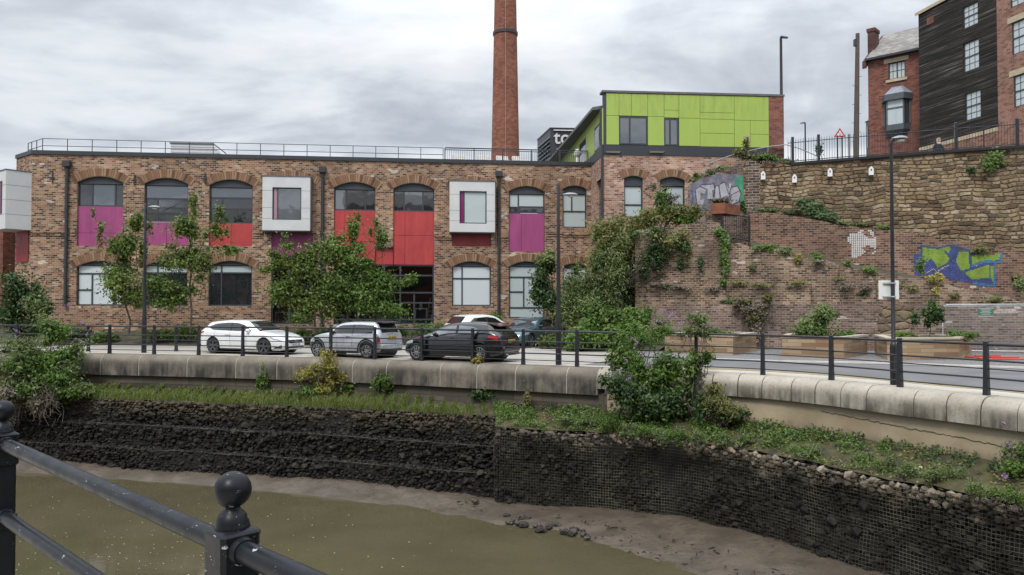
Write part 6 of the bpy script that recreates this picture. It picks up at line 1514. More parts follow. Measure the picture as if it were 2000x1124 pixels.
        for k in range(ns):
            a = 6.283*k/ns+.3; hwid = P.get('spw', .035)
            q = [(.05,-hwid*.8,w*.88),(rr-.01,-hwid*1.15,w*.80),(rr-.01,hwid*1.15,w*.80),(.05,hwid*.8,w*.88)]; q2 = [(a_,b_,c_-.03) for a_,b_,c_ in q]
            Ra = Matrix.Rotation(a,3,'Z'); m.add([Mr@(Ra@Vector(p))+Vector((x,yc,r)) for p in q+q2], [(0,1,2,3),(7,6,5,4),(0,4,5,1),(1,5,6,2),(2,6,7,3),(3,7,4,0)])
        m.build('rim', M[P.get('rim', 'alloy')], ty)
    def bx(s, name, mat, x0, x1, y0, y1, z0, z1, parent=None, bevel=0):
        mb = MB(); mb.b2(x0-s.x0, x1-s.x0, y0, y1, z0, z1); return mb.build(name, mat, parent or s.root, bevel=bevel)
    def mirror(s, x, z, mat, sides=(1,-1)):
        for sy in sides:
            y = sy*(s.hw(x, z)+.10); bm = bmesh.new(); bmesh.ops.create_uvsphere(bm, u_segments=12, v_segments=8, radius=1)
            mb = MB(); mb.add([(v.co.x*.075+x-s.x0+.03*abs(v.co.y), y+v.co.y*.115, z+v.co.z*.075) for v in bm.verts], [tuple(a.index for a in f.verts) for f in bm.faces]); bm.free()
            mb.b2(x-s.x0-.03, x-s.x0+.05, min(y,y-sy*.14), max(y,y-sy*.14), z-.09, z-.05); mb.build('door_mirror', mat, s.root, smooth=True)
    def seams(s, xs, zlo, zhi):
        for sy in (1, -1):
            for x in xs:
                mb = MB()
                for i in range(8):
                    a, b = zlo+(zhi-zlo)*i/8, zlo+(zhi-zlo)*(i+1)/8
                    if hasattr(x, '__len__'): xa, xb = x[0]+(x[1]-x[0])*i/8, x[0]+(x[1]-x[0])*(i+1)/8
                    else: xa = xb = x
                    ya, yb = sy*(s.hw(xa,a)+.002), sy*(s.hw(xb,b)+.002); mb.quad((xa-s.x0-.006,ya,a),(xa-s.x0+.006,ya,a),(xb-s.x0+.006,yb,b),(xb-s.x0-.006,yb,b))
                mb.build('door_seam', M['car_black'], s.body)
    def handles(s, xs, z, mat):
        for x in xs:
            for sy in (1, -1): y = sy*(s.hw(x, z)+.012); mb = MB(); mb.b2(x-s.x0-.09, x-s.x0+.09, y-.014, y+.014, z-.016, z+.016); mb.build('door_handle', mat, s.root)
def plate_marks(car, x, zc, sx, yc=0):
    mb = MB()
    for k in range(7):
        if k == 4: continue
        y = yc-.20+k*.066; mb.b2(x-car.x0-.001, x-car.x0+.001, y-.016, y+.016, zc-.028, zc+.028)
    return mb
def gnd(px, py): p = atz(px, py, 0); return (p.x, p.y)
# --- white sporting estate, nose towards the right
white = carpaint('white_car_paint', (.78,.79,.80), 0, .22)
P = dict(L=4.64, W=1.83, xr=.95, xf=3.70, wr=.33, near=-1, spokes=5, spw=.045, rim='alloy_dark',
  top=[(0,.66),(.05,.88),(.22,1.05),(.42,1.20),(.62,1.345),(1.1,1.405),(1.7,1.44),(2.2,1.435),(2.65,1.37),(3.05,1.17),(3.42,.985),(3.9,.90),(4.35,.78),(4.56,.66),(4.64,.50)],
  belt=[(0,.62),(.05,.82),(.25,.97),(.6,.99),(1.5,.965),(2.5,.93),(3.3,.90),(3.6,.86),(4.2,.72),(4.5,.62),(4.64,.46)],
  wid=[(0,.60),(.06,.70),(.3,.86),(.9,.905),(2,.90),(3.5,.91),(4.1,.86),(4.4,.76),(4.58,.63),(4.64,.52)], bot=[(0,.36),(.3,.22),(1,.19),(3.8,.18),(4.4,.18),(4.64,.24)])
w1 = gnd(418, 690.6); w2 = gnd(521, 694.0); hd = math.atan2(w2[1]-w1[1], w2[0]-w1[0])
c = Car('white sporting estate car facing right, leftmost of the row by the fence', white, P, w1, hd)
c.side('side_window', M['car_glass'], [(.62,1.12),(.95,1.01),(2.0,.985),(3.02,.975)], [(.62,1.13),(1.0,1.27),(1.7,1.325),(2.2,1.31),(2.6,1.22),(3.02,.99)])
c.side('window_pillar', M['car_black'], [(1.86,.985),(1.94,.985)], [(1.86,1.31),(1.94,1.31)], off=.009, n=2)
c.over('windscreen', M['car_glass'], 2.62, 3.38, .60, .80); c.over('rear_window', M['car_glass'], .26, .56, .66, .60)
c.side('headlight', M['headlight'], [(4.02,.70),(4.3,.64),(4.5,.58)], [(4.02,.745),(4.3,.715),(4.5,.66)], off=.008); c.side('tail_light', M['taillight'], [(.06,.80),(.42,.90)], [(.06,.90),(.42,.955)], off=.008)
c.bx('grille', M['car_black'], 4.55, 4.645, -.42, .42, .47, .62, bevel=.02); o = c.bx('grille_bar', M['chrome'], 4.64, 4.655, -.40, .40, .535, .56)
mb = MB(); mb.lathe([(.085,-.01),(.085,.01)], (4.655-c.x0, 0, .548), 20, M=Matrix.Rotation(R(90),3,'Y')); mb.build('badge', M['chrome'], o)
c.side('air_intake', M['car_black'], [(4.18,.28),(4.5,.27)], [(4.18,.30),(4.5,.42)], off=.006); c.bx('lower_grille', M['car_black'], 4.50, 4.643, -.5, .5, .27, .36)
pl = c.bx('number_plate', M['plate_w'], 4.645, 4.66, -.26, .26, .375, .475); plate_marks(c, 4.662, .425, 1).build('plate_characters', M['car_black'], pl)
c.seams([2.78, (1.93,1.88), (.98,1.05)], .30, .95); c.handles([1.72, 2.45*1.0-.62], .83, white); c.mirror(2.88, 1.0, white)
c.side('side_skirt', M['car_black'], [(1.4,.19),(3.25,.19)], [(1.4,.225),(3.25,.225)], off=.004)
# --- silver small hatchback seen from its rear quarter, nose to the left
silver = carpaint('silver_car_paint', (.50,.53,.57), .25, .28)
P = dict(L=3.66, W=1.69, xr=.62, xf=3.09, wr=.305, near=1, spokes=8, spw=.022,
  top=[(0,.60),(.04,.80),(.10,1.0),(.20,1.22),(.34,1.385),(.7,1.41),(1.4,1.415),(1.95,1.38),(2.3,1.23),(2.58,1.01),(2.9,.955),(3.3,.87),(3.55,.74),(3.66,.55)],
  belt=[(0,.58),(.04,.78),(.12,.92),(.4,.94),(1.5,.925),(2.4,.915),(2.9,.88),(3.4,.74),(3.58,.64),(3.66,.50)],
  wid=[(0,.66),(.05,.74),(.2,.80),(.6,.845),(2,.84),(3.0,.845),(3.4,.77),(3.58,.66),(3.66,.54)], bot=[(0,.34),(.25,.22),(.7,.19),(3.1,.18),(3.66,.25)])
w1 = gnd(717.8, 700.8); w2 = gnd(622, 697); hd = math.atan2(w2[1]-w1[1], w2[0]-w1[0])
c = Car('silver small hatchback with black wheel arches, second from left behind the yellow bush', silver, P, w1, hd)
c.side('side_window', M['car_glass'], [(.36,.975),(1.5,.955),(2.40,.94)], [(.36,1.27),(1.0,1.305),(1.9,1.275),(2.15,1.19),(2.40,.96)])
c.side('window_pillar', M['car_black'], [(1.28,.955),(1.36,.955)], [(1.28,1.30),(1.36,1.30)], off=.009, n=2)
c.over('windscreen', M['car_glass'], 1.98, 2.54, .66, .80); c.over('rear_window', M['car_glass'], .10, .30, .70, .64)
o = c.over('roof', M['car_black'], .36, 1.92, .72, .70, off=.004) if False else None
mb = MB(); mb.add([(-.02-c.x0,-.56,1.35),(.40-c.x0,-.58,1.40),(.40-c.x0,.58,1.40),(-.02-c.x0,.56,1.35),(-.02-c.x0,-.56,1.385),(.40-c.x0,-.58,1.432),(.40-c.x0,.58,1.432),(-.02-c.x0,.56,1.385)], [(0,1,5,4),(1,2,6,5),(2,3,7,6),(3,0,4,7),(4,5,6,7),(3,2,1,0)]); mb.build('roof_spoiler', M['car_black'], c.root)
c.side('tail_light', M['taillight'], [(.03,.64),(.13,.64)], [(.03,.84),(.13,.86)], off=.01, n=6); c.side('headlight', M['headlight'], [(3.2,.60),(3.5,.58)], [(3.2,.72),(3.5,.70)], off=.008)
for xx in (P['xr'], P['xf']):
    for sy in (1, -1):
        mb = MB(); r = P['wr']+.055; pts = []; n = 20
        for i in range(n+1):
            a = math.pi*(i/n)*1.12-.19; x = xx+r*1.05*math.cos(a); z = P['wr']+.02+r*1.05*math.sin(a); z = max(z, .2)
            x2 = xx+(r+.085)*math.cos(a); z2 = max(.2, P['wr']+.02+(r+.085)*math.sin(a)); pts.append(((x-c.x0, sy*(c.hw(min(max(x,.02),3.64), z)+.008), z), (x2-c.x0, sy*(c.hw(min(max(x2,.02),3.64), z2)+.008), z2)))
        V = [q for p in pts for q in p]; mb.add(V, [(i*2, i*2+2, i*2+3, i*2+1) for i in range(n)]); mb.build('arch_trim', M['car_black'], c.root, smooth=True)
c.side('side_skirt', M['car_black'], [(1.0,.19),(2.7,.19)], [(1.0,.28),(2.7,.28)], off=.006)
pl = c.bx('number_plate', M['plate_y'], -.014, .0, -.26, .26, .745, .855); plate_marks(c, -.016, .80, -1).build('plate_characters', M['car_black'], pl)
c.bx('rear_bumper', silver, -.05, .16, -.70, .70, .36, .56, bevel=.05); c.bx('bumper_strip', M['car_black'], -.02, .14, -.64, .64, .26, .355, bevel=.02)
c.seams([(1.32,1.3), (2.42,2.46)], .3, .92); c.handles([1.52], .84, M['chrome']); c.mirror(2.28, 1.0, M['car_black'])
# --- black hatchback, rear quarter view
black = carpaint('black_car_paint', (.008,.009,.014), 0, .16)
P = dict(L=4.29, W=1.78, xr=.86, xf=3.56, wr=.325, near=1, spokes=10, spw=.018,
  top=[(0,.60),(.04,.82),(.14,1.0),(.34,1.21),(.58,1.37),(1.1,1.425),(1.7,1.433),(2.15,1.41),(2.55,1.30),(2.95,1.10),(3.25,.985),(3.7,.90),(4.05,.79),(4.22,.66),(4.29,.50)],
  belt=[(0,.58),(.04,.80),(.2,.98),(.6,1.0),(1.6,.955),(2.6,.92),(3.2,.90),(3.7,.80),(4.1,.66),(4.29,.45)],
  wid=[(0,.64),(.06,.74),(.25,.83),(.8,.885),(2,.88),(3.4,.885),(3.9,.82),(4.15,.70),(4.29,.52)], bot=[(0,.34),(.3,.22),(1,.19),(3.5,.18),(4.29,.24)])
w1 = gnd(938, 708.6); w2 = gnd(808, 703.6); hd = math.atan2(w2[1]-w1[1], w2[0]-w1[0])
c = Car('glossy black hatchback with red tail light, rightmost of the row by the fence', black, P, w1, hd)
c.side('side_window', M['car_glass2'] if 'car_glass2' in M else M['glass_b'], [(.98,1.06),(1.2,1.01),(2.0,.985),(2.92,.955)], [(.98,1.20),(1.2,1.285),(1.8,1.325),(2.25,1.29),(2.6,1.17),(2.92,.97)])
c.side('rear_quarter_window', M['car_glass'], [(.56,1.10),(.90,1.06)], [(.56,1.14),(.90,1.23)])
c.side('window_pillar', M['car_black'], [(1.78,.985),(1.88,.985)], [(1.78,1.325),(1.88,1.32)], off=.010, n=2); c.side('window_trim', M['chrome'], [(.9,1.035),(2.0,.965),(2.95,.935)], [(.9,1.055),(2.0,.983),(2.95,.953)], off=.008)
c.over('windscreen', M['car_glass'], 2.28, 3.05, .62, .80); c.over('rear_window', M['car_glass'], .16, .50, .70, .62)
c.side('tail_light', M['taillight'], [(.13,.80),(.25,.83),(.50,.90)], [(.13,.93),(.25,.965),(.50,.96)], off=.010); c.side('headlight', M['headlight'], [(3.72,.66),(4.1,.58)], [(3.72,.76),(4.1,.70)], off=.008)
mb = MB(); mb.add([(.20-c.x0,-.58,1.28),(.62-c.x0,-.60,1.375),(.62-c.x0,.60,1.375),(.20-c.x0,.58,1.28),(.20-c.x0,-.58,1.315),(.62-c.x0,-.60,1.405),(.62-c.x0,.60,1.405),(.20-c.x0,.58,1.315)], [(0,1,5,4),(1,2,6,5),(2,3,7,6),(3,0,4,7),(4,5,6,7),(3,2,1,0)]); mb.build('roof_spoiler', black, c.root)
pl = c.bx('number_plate', M['plate_y'], -.016, -.002, -.26, .26, .72, .82); plate_marks(c, -.018, .77, -1).build('plate_characters', M['car_black'], pl)
c.bx('rear_bumper', black, -.045, .2, -.66, .66, .36, .58, bevel=.06); o = c.bx('diffuser', M['car_black'], -.03, .2, -.6, .6, .25, .35, bevel=.02); c.bx('exhaust', M['chrome'], -.045, .0, .30, .5, .27, .33, bevel=.02); c.bx('exhaust', M['chrome'], -.045, .0, -.5, -.30, .27, .33, bevel=.02)
c.seams([2.76, (1.83,1.80), (.98,1.10)], .3, .95); c.handles([2.0, 1.22], .86, black); c.mirror(2.70, 1.0, black)
c.side('crease_glint', carpaint('crease_highlight_black', (.02,.022,.028), 0, .3), [(.95,.70),(2.7,.40)], [(.95,.735),(2.7,.425)], off=.003)  # paler strip: highlight along the flank crease, painted into the colour
# --- white compact off-roader behind, tail towards us, heading right and away
P = dict(L=4.20, W=1.80, xr=.80, xf=3.37, wr=.34, near=1, spokes=5,
  top=[(0,.80),(.05,1.0),(.16,1.14),(.36,1.36),(.60,1.54),(1.1,1.60),(1.8,1.60),(2.3,1.52),(2.75,1.28),(3.1,1.10),(3.6,1.03),(4.0,.90),(4.15,.75),(4.2,.6)],
  belt=[(0,.78),(.06,.98),(.2,1.08),(.7,1.10),(1.8,1.07),(2.8,1.04),(3.3,1.0),(3.8,.86),(4.2,.55)],
  wid=[(0,.68),(.06,.76),(.3,.85),(.8,.90),(2,.89),(3.3,.895),(3.9,.80),(4.2,.56)], bot=[(0,.38),(.3,.26),(1,.23),(3.4,.23),(4.2,.30)])
ivory = carpaint('ivory_car_paint', (.74,.74,.70), 0, .25)
cx = aty(905, 640, 38.3)
c = Car('white compact car parked behind the black hatchback, its rear window facing left', ivory, P, (cx.x+.55, 38.2), R(38)); c.root.location = (aty(946,640,39.4).x, 39.4, 0)
c.side('side_window', M['car_glass'], [(.62,1.16),(1.2,1.13),(2.78,1.085)], [(.62,1.22),(.9,1.42),(1.7,1.475),(2.2,1.42),(2.78,1.10)]); c.over('windscreen', M['car_glass'], 2.36, 2.95, .62, .8); c.over('rear_window', M['car_glass'], .17, .52, .74, .66)
c.side('tail_light', M['taillight'], [(.10,.92),(.32,.94)], [(.10,1.0),(.32,1.05)], off=.01); c.bx('number_plate', M['plate_y'], -.016, 0, -.26, .26, .78, .89); c.bx('rear_bumper', M['car_black'], -.03, .2, -.68, .68, .36, .6, bevel=.05)
c.side('window_pillar', M['car_black'], [(1.62,1.11),(1.70,1.11)], [(1.62,1.47),(1.70,1.47)], off=.01, n=2); c.mirror(2.55, 1.12, M['car_black']); c.seams([2.7, 1.66], .4, 1.05)
# --- teal saloon facing us
teal = carpaint('teal_car_paint', (.075,.145,.18), .3, .25)
P = dict(L=4.45, W=1.80, xr=.95, xf=3.57, wr=.33, near=1, spokes=5,
  top=[(0,.62),(.05,.86),(.25,.98),(.55,1.18),(.95,1.38),(1.5,1.45),(2.0,1.44),(2.4,1.36),(2.85,1.14),(3.2,1.0),(3.7,.93),(4.15,.82),(4.38,.68),(4.45,.52)],
  belt=[(0,.60),(.06,.83),(.3,.95),(1,.96),(2.6,.94),(3.3,.91),(3.9,.78),(4.3,.64),(4.45,.48)],
  wid=[(0,.62),(.06,.72),(.3,.85),(.9,.90),(2,.89),(3.5,.90),(4.1,.83),(4.35,.70),(4.45,.56)], bot=[(0,.36),(.3,.24),(1,.2),(3.5,.19),(4.45,.25)])
tx = aty(1020, 640, 38.6)
c = Car('blue green saloon facing the quay beside the shrubs with a pale reflecting windscreen', teal, P, (tx.x, 38.6), R(-118)); c.root.location = (aty(1031,640,38.9).x, 38.9, 0)
c.side('side_window', M['car_glass'], [(.7,1.02),(1.2,.995),(2.75,.975)], [(.7,1.10),(1.1,1.30),(1.8,1.34),(2.2,1.28),(2.75,.99)]); c.over('windscreen', M['glass_b'], 2.42, 3.12, .64, .82); c.over('rear_window', M['car_glass'], .30, .85, .7, .62)
c.side('headlight', M['headlight'], [(3.85,.66),(4.34,.58)], [(3.85,.76),(4.34,.69)], off=.01); c.bx('grille', M['car_black'], 4.38, 4.455, -.36, .36, .48, .62, bevel=.02); c.bx('lower_grille', M['car_black'], 4.36, 4.452, -.6, .6, .27, .40); c.bx('number_plate', M['plate_w'], 4.456, 4.47, -.26, .26, .42, .52)
c.mirror(2.62, 1.02, M['car_black']); c.seams([2.72, 1.85], .35, .93)
CLX, CLY, EXPO = 3.4, 1.6, .52
# ------------------------------------------------------------------ vegetation
RS = np.random.RandomState(11)
def leaf_mesh(name, mat, pos, nrm, size, aspect=.5, parent=None, rnd=None, kind=None, fold=.25):
    """one bent leaf (two quads sharing the midrib -> 4 verts rhombus) per position"""
    n = len(pos); pos = np.asarray(pos); size = np.broadcast_to(size, (n,))
    t = RS.normal(size=(n,3)); t -= nrm*np.sum(t*nrm, 1)[:,None]; t /= np.linalg.norm(t, axis=1)[:,None]+1e-9
    t[:,2] -= .35; t /= np.linalg.norm(t, axis=1)[:,None]+1e-9
    b = np.cross(nrm, t); b /= np.linalg.norm(b, axis=1)[:,None]+1e-9
    s = size[:,None]; up = nrm*s*fold*RS.uniform(-.2,1,(n,1))
    V = np.stack([pos-t*s*.5, pos+b*s*aspect*.5+up*.5-t*s*.05, pos+t*s*.5-up*.3, pos-b*s*aspect*.5+up*.5-t*s*.05], 1).reshape(-1,3)
    loc = None
    if parent is None: loc = np.array([V[:,0].mean(), V[:,1].mean(), V[:,2].min()]); V = V-loc
    else: Mi = np.array(rootm(parent).inverted()); V = V@Mi[:3,:3].T+Mi[:3,3]
    me = bpy.data.meshes.new(name); me.vertices.add(4*n); me.vertices.foreach_set('co', V.ravel()); me.loops.add(4*n); me.polygons.add(n)
    me.loops.foreach_set('vertex_index', np.arange(4*n, dtype=np.int32)); me.polygons.foreach_set('loop_start', np.arange(0, 4*n, 4, dtype=np.int32)); me.update(calc_edges=True)
    me.materials.append(mat); r = RS.uniform(size=n) if rnd is None else rnd
    at = me.attributes.new('rnd', 'FLOAT', 'FACE'); at.data.foreach_set('value', np.clip(r, 0, 1).astype(np.float32))
    o = bpy.data.objects.new(name, me); COL.objects.link(o)
    if parent is not None: o.parent = parent
    else: o.location = loc
    if kind: o['kind'] = kind
    return o
def clump_pts(clumps, n, shell=.45, flat=None, sub=7):
    n = int(n*1.7)
    """clumps [(center, radii, weight)] -> positions, normals; each clump broken into sub-clumps for gaps"""
    S = []
    for c, r, w in clumps:
        c, r = np.array(c), np.array(r, float)
        for k in range(sub):
            d = RS.normal(size=3); d /= np.linalg.norm(d); q = c+d*r*RS.uniform(.25,.95); f = RS.uniform(.34,.68); S.append((q, r*f, w*f*f*np.prod(r)**.67, RS.uniform(-.22,.22)))
        S.append((c, r*.6, w*.5*np.prod(r)**.67, 0))
    W = np.array([s[2] for s in S]); idx = RS.choice(len(S), n, p=W/W.sum())
    C = np.array([s[0] for s in S])[idx]; Rd = np.array([s[1] for s in S])[idx]; B = np.array([s[3] for s in S])[idx]
    d = RS.normal(size=(n,3)); d /= np.linalg.norm(d, axis=1)[:,None]; rad = np.minimum(1.5, np.abs(RS.normal(0, .62, n)))
    p = C+d*Rd*rad[:,None]; nr = d*.6+RS.normal(size=(n,3))*.55+np.array([0,-.15,.45]); nr /= np.linalg.norm(nr, axis=1)[:,None]
    return p, nr, np.clip(RS.normal(.48,.2,n)+B, 0, 1)
def C_(px, py, Y, rx, ry, w=1.0, dy=None):
    c = aty(px, py, Y); k = Y/F; return ((c.x, c.y, c.z), (rx*k, (dy if dy is not None else min(rx, 60)*.8)*k, ry*k), w)
def limb(mb, a, b, r0, r1, n=5, wob=.08):
    a, b = Vector(a), Vector(b); pts = []; m = 5
    for i in range(m+1):
        t = i/m; p = a.lerp(b, t)
        if 0 < i < m: p += Vector(RS.normal(size=3)*wob*(b-a).length*.5)
        pts.append(p)
    mb.tube(pts, [r0+(r1-r0)*i/m for i in range(m+1)], n)
def tree(label, trunk, top, clumps, nleaf, lsize, mat, tr=.06, group=None, name='young_tree', cat='tree', sub=8, shell=.5, twigs=True):
    """trunk=(px,py,Y) base; top=(px,py)"""
    b = aty(*trunk); t = aty(top[0], top[1], trunk[2]); root = thing(name, label, cat, tuple(b), 0, group)
    mb = MB(); limb(mb, b-Vector((0,0,.3)), t, tr, tr*.55, 8, .03); mb.build('trunk', M['bark'], root, smooth=True, world=True)
    mb = MB()
    for c, r, w in clumps:
        st = b.lerp(t, RS.uniform(.5,1.0)); limb(mb, st, c, tr*.42, tr*.14)
        for k in range(4 if twigs else 0):
            d = RS.normal(size=3); d /= np.linalg.norm(d); limb(mb, c, np.array(c)+d*np.array(r)*.95, tr*.16, tr*.05, 4)
    mb.build('limb', M['bark'], root, smooth=True, world=True)
    p, n_, r = clump_pts(clumps, nleaf, shell, sub=sub); leaf_mesh('crown', mat, p, n_, RS.uniform(.7,1.25,len(p))*lsize, .55, root, r); return root
def bush(label, base, layers, name='shrub', cat='shrub', stems=None, group=None, sub=7):
    """layers [(mat, clumps, n, size, partname)]"""
    b = Vector(base); root = thing(name, label, cat, tuple(b), 0, group)
    mb = MB(); k = 0
    for mt, cl, n, sz, pn in layers:
        for c, r, w in cl:
            for q in range(3):
                limb(mb, b+Vector((RS.uniform(-.15,.15),RS.uniform(-.1,.1),-.05)), np.array(c)+RS.normal(size=3)*np.array(r)*.4, .022, .008, 4, .15)
    mb.build('stem', M['bark'], root, smooth=True, world=True)
    for mt, cl, n, sz, pn in layers:
        p, n_, r = clump_pts(cl, n, .5, sub=sub); leaf_mesh(pn, M[mt], p, n_, RS.uniform(.7,1.3,len(p))*sz, .5 if pn != 'narrow_leaves' else .26, root, r)
    return root
def panicles(root, spots, l=.28, r=.04, droop=.5):
    for s in spots:
        P = []; N = []; s = Vector(s); d = Vector((RS.uniform(-1,1), RS.uniform(-.6,.2), RS.uniform(-droop, .7))).normalized()
        for k in range(46):
            t = RS.uniform(); q = s+d*l*t+Vector(RS.normal(size=3)*r*(1.1-t*.8)*.6); P.append(q); N.append(RS.normal(size=3))
        N = np.array(N); N /= np.linalg.norm(N, axis=1)[:,None]; leaf_mesh('flower_spike', M['flower'], np.array(P), N, .035, .8, root)
# -- street trees before the brick building
tree('slender young tree left of the lamp post in front of the magenta panel', (252,640,38.6), (250,520), [C_(240,480,38.6,42,42),C_(228,550,38.6,48,40),C_(268,440,38.6,24,30,.8),C_(196,455,38.6,16,30,.35),C_(182,415,38.6,8,16,.25),C_(255,585,38.6,38,24,.7),C_(284,490,38.6,18,40,.6)], 4600, .17, M['lf_tree'], .055, 'young street trees before the brick building')
tree('young tree with pale upright top between the second and third arched windows', (372,640,38.6), (376,440), [C_(380,392,38.6,15,34,.7),C_(365,450,38.6,42,32),C_(430,420,38.6,16,30,.6),C_(425,455,38.6,28,24,.7),C_(450,488,38.6,32,14,.7),C_(350,500,38.6,42,26,.8),C_(335,560,38.6,48,32),C_(395,520,38.6,34,40,.6),C_(330,590,38.6,40,20,.5)], 5200, .17, M['lf_tree'], .06, 'young street trees before the brick building')
tree('dense low spreading tree hiding the glass below the left grey box window', (617,642,38.4), (612,540), [C_(560,570,38.4,46,52),C_(538,520,38.4,30,28,.8),C_(595,505,38.4,38,36),C_(640,560,38.4,50,58,1.2),C_(600,610,38.4,60,26,.9),C_(648,490,38.4,36,34),C_(565,478,38.4,22,18,.4)], 9500, .17, M['lf_tree'], .065, 'young street trees before the brick building')
tree('yellow tipped tree with pointed top against the red panels', (678,642,38.8), (684,520), [C_(690,455,38.8,20,40,.7),C_(742,462,38.8,20,34,.7),C_(668,490,38.8,28,28,.8),C_(700,515,38.8,48,34,1),C_(690,580,38.8,54,46,1.2),C_(745,560,38.8,46,36,1),C_(795,548,38.8,26,14,.6),C_(760,600,38.8,44,24,.7),C_(700,425,38.8,8,16,.3)], 9500, .17, M['lf_mid'], .065, 'young street trees before the brick building')
# -- planting along the bed
def low(label, px, py, Y, rx, ry, mat, n, sz=.14, **k):
    b = aty(px, py+ry, Y); return bush(label, b, [(mat, [C_(px, py, Y, rx, ry), C_(px-rx*.5, py+ry*.3, Y, rx*.5, ry*.6), C_(px+rx*.5, py+ry*.3, Y, rx*.5, ry*.6)], n, sz, 'foliage')], **k)
gb = 'low shrubs along the foot of the brick building'
LB = ['under the black downpipe at the building corner','below the first arched window','behind the lamp post on the fence side','between the two slender street trees','behind the tail of the white estate car','below the left grey box window','at the foot of the dense tree','below the glass doors of the red bay','behind the roof of the black hatchback','at the red bay edge beside the shop glass','below the second grey box window by the white compact car']
for i, (px, py, rx, ry, mt) in enumerate(((150,650,26,16,'lf_dark'),(205,655,28,14,'lf_mid'),(320,655,30,18,'lf_bright'),(362,650,28,20,'lf_mid'),(440,655,28,14,'lf_dark'),(585,655,26,12,'lf_bright'),(635,652,26,12,'lf_mid'),(772,648,30,12,'lf_bright'),(838,645,34,14,'lf_mid'),(868,640,20,16,'lf_grey'),(965,622,20,12,'lf_mid'))):
    low('low leafy shrub ' + LB[i], px, py, 40.2, rx, ry, mt, 750, .15, group=gb)
bush('dark round shrub behind the fence at the left edge below the grey box window', aty(40,660,38.5), [('lf_dark', [C_(35,575,38.5,42,55),C_(75,590,38.5,32,45),C_(10,620,38.5,40,40),C_(20,545,38.5,20,24,.6),C_(60,640,38.5,60,22)], 5200, .19, 'foliage'), ('lf_grey', [C_(70,600,38.2,30,30)], 500, .18, 'pale_leaves')])
# -- shrub mass at the corner by the wing
bush('dark broad leaved shrub overhanging the teal car', aty(1100,655,41.0), [('lf_dark', [C_(1062,565,41.2,34,48),C_(1096,605,40.6,36,46),C_(1062,520,41.2,22,26,.7),C_(1120,560,40.0,26,40,.7)], 5800, .20, 'foliage'), ('lf_pale', [C_(1070,505,41.0,24,18)], 450, .17, 'young_leaves')])
bush('tall grey green willow like shrub beside the wing', aty(1165,675,37.0), [('lf_grey', [C_(1150,560,37.0,44,66),C_(1190,585,37.0,52,60),C_(1195,510,37.0,38,50,.8),C_(1150,620,37.0,56,44),C_(1125,590,37.0,30,50,.6)], 11500, .20, 'narrow_leaves'), ('lf_ochre', [C_(1190,465,37.6,36,36),C_(1225,500,37.6,38,46)], 3600, .15, 'upper_foliage'), ('lf_dark', [C_(1235,480,37.8,26,50,.7),C_(1230,580,37.5,30,50)], 2400, .15, 'shaded_foliage')])
bush('bright green leafy shrub behind the fence right of the middle lamp post', aty(1170,690,34.5), [('lf_bright', [C_(1200,640,34.5,52,38),C_(1150,655,34.5,48,28),C_(1245,620,34.5,30,34,.8)], 4600, .19, 'foliage'), ('lf_mid', [C_(1120,662,34.8,40,22),C_(1175,620,34.8,40,26)], 1800, .18, 'lower_foliage')])
bush('grassy clump at the right of the teal car by the road', aty(1075,692,36.5), [('grass', [C_(1075,668,36.5,26,20)], 900, .26, 'narrow_leaves')])
bush('yellowish tangle of bushes on the terrace under the wing windows', aty(1300,452,39.0), [('lf_ochre', [C_(1270,425,39.0,46,22),C_(1320,418,39.0,46,24),C_(1250,440,39.0,34,20)], 3600, .16, 'foliage'), ('lf_mid', [C_(1290,388,39.4,26,28,.7),C_(1345,430,38.8,30,18)], 1700, .16, 'upper_foliage'), ('lf_dry', [C_(1275,365,39.5,30,14,.3),C_(1310,392,39.5,20,14)], 380, .13, 'dry_foliage')])
bush('thin dark leggy shrub spreading over the left end of the old brick wall', aty(1215,560,36.9), [('lf_dark', [C_(1290,500,36.6,24,40,.7),C_(1275,460,36.7,44,22,.7),C_(1330,475,36.7,34,24,.6),C_(1260,530,36.6,18,40,.6)], 2300, .14, 'foliage'), ('lf_ochre', [C_(1310,465,36.6,60,24,.6),C_(1345,500,36.6,24,24,.4)], 1000, .14, 'thin_foliage')])
bush('olive thin branched shrub leaning on the wing wall above the corner bushes', aty(1200,610,38.6), [('lf_ochre', [C_(1200,455,38.8,44,38),C_(1240,505,38.4,40,48),C_(1165,505,38.6,30,40,.7)], 4200, .15, 'foliage'), ('lf_grey', [C_(1215,540,38.2,44,40),C_(1180,470,38.6,30,30,.6)], 3000, .15, 'pale_foliage')])
# -- climbers and weeds on the walls (flattened against the wall)
def wallplant(label, wall, spots, n, mt, sz, name='wall_plant', group=None, off=.12, cat='plant'):
    c0 = wall.px(spots[0][0], spots[0][1], off); root = thing(name, label, cat, tuple(c0), 0, group); P = []; mb = MB()
    cl = []
    for (x, y, rx, ry) in spots:
        c = wall.px(x, y, off); k = c.y/F; cl.append((tuple(c), (rx*k, .16, ry*k), 1.0)); limb(mb, tuple(wall.px(x, y+ry*.6, .0)), tuple(c), .014, .006, 4, .1)
    mb.build('stem', M['bark'], root, world=True)
    p, n_, r = clump_pts(cl, n, .5, sub=5); n_ = n_*.6+np.array([wall.n.x, wall.n.y, .3])*.7; n_ /= np.linalg.norm(n_, axis=1)[:,None]
    leaf_mesh('foliage', M[mt], p, n_, RS.uniform(.7,1.3,len(p))*sz, .6, root, r); return root
W0 = OLDWALL
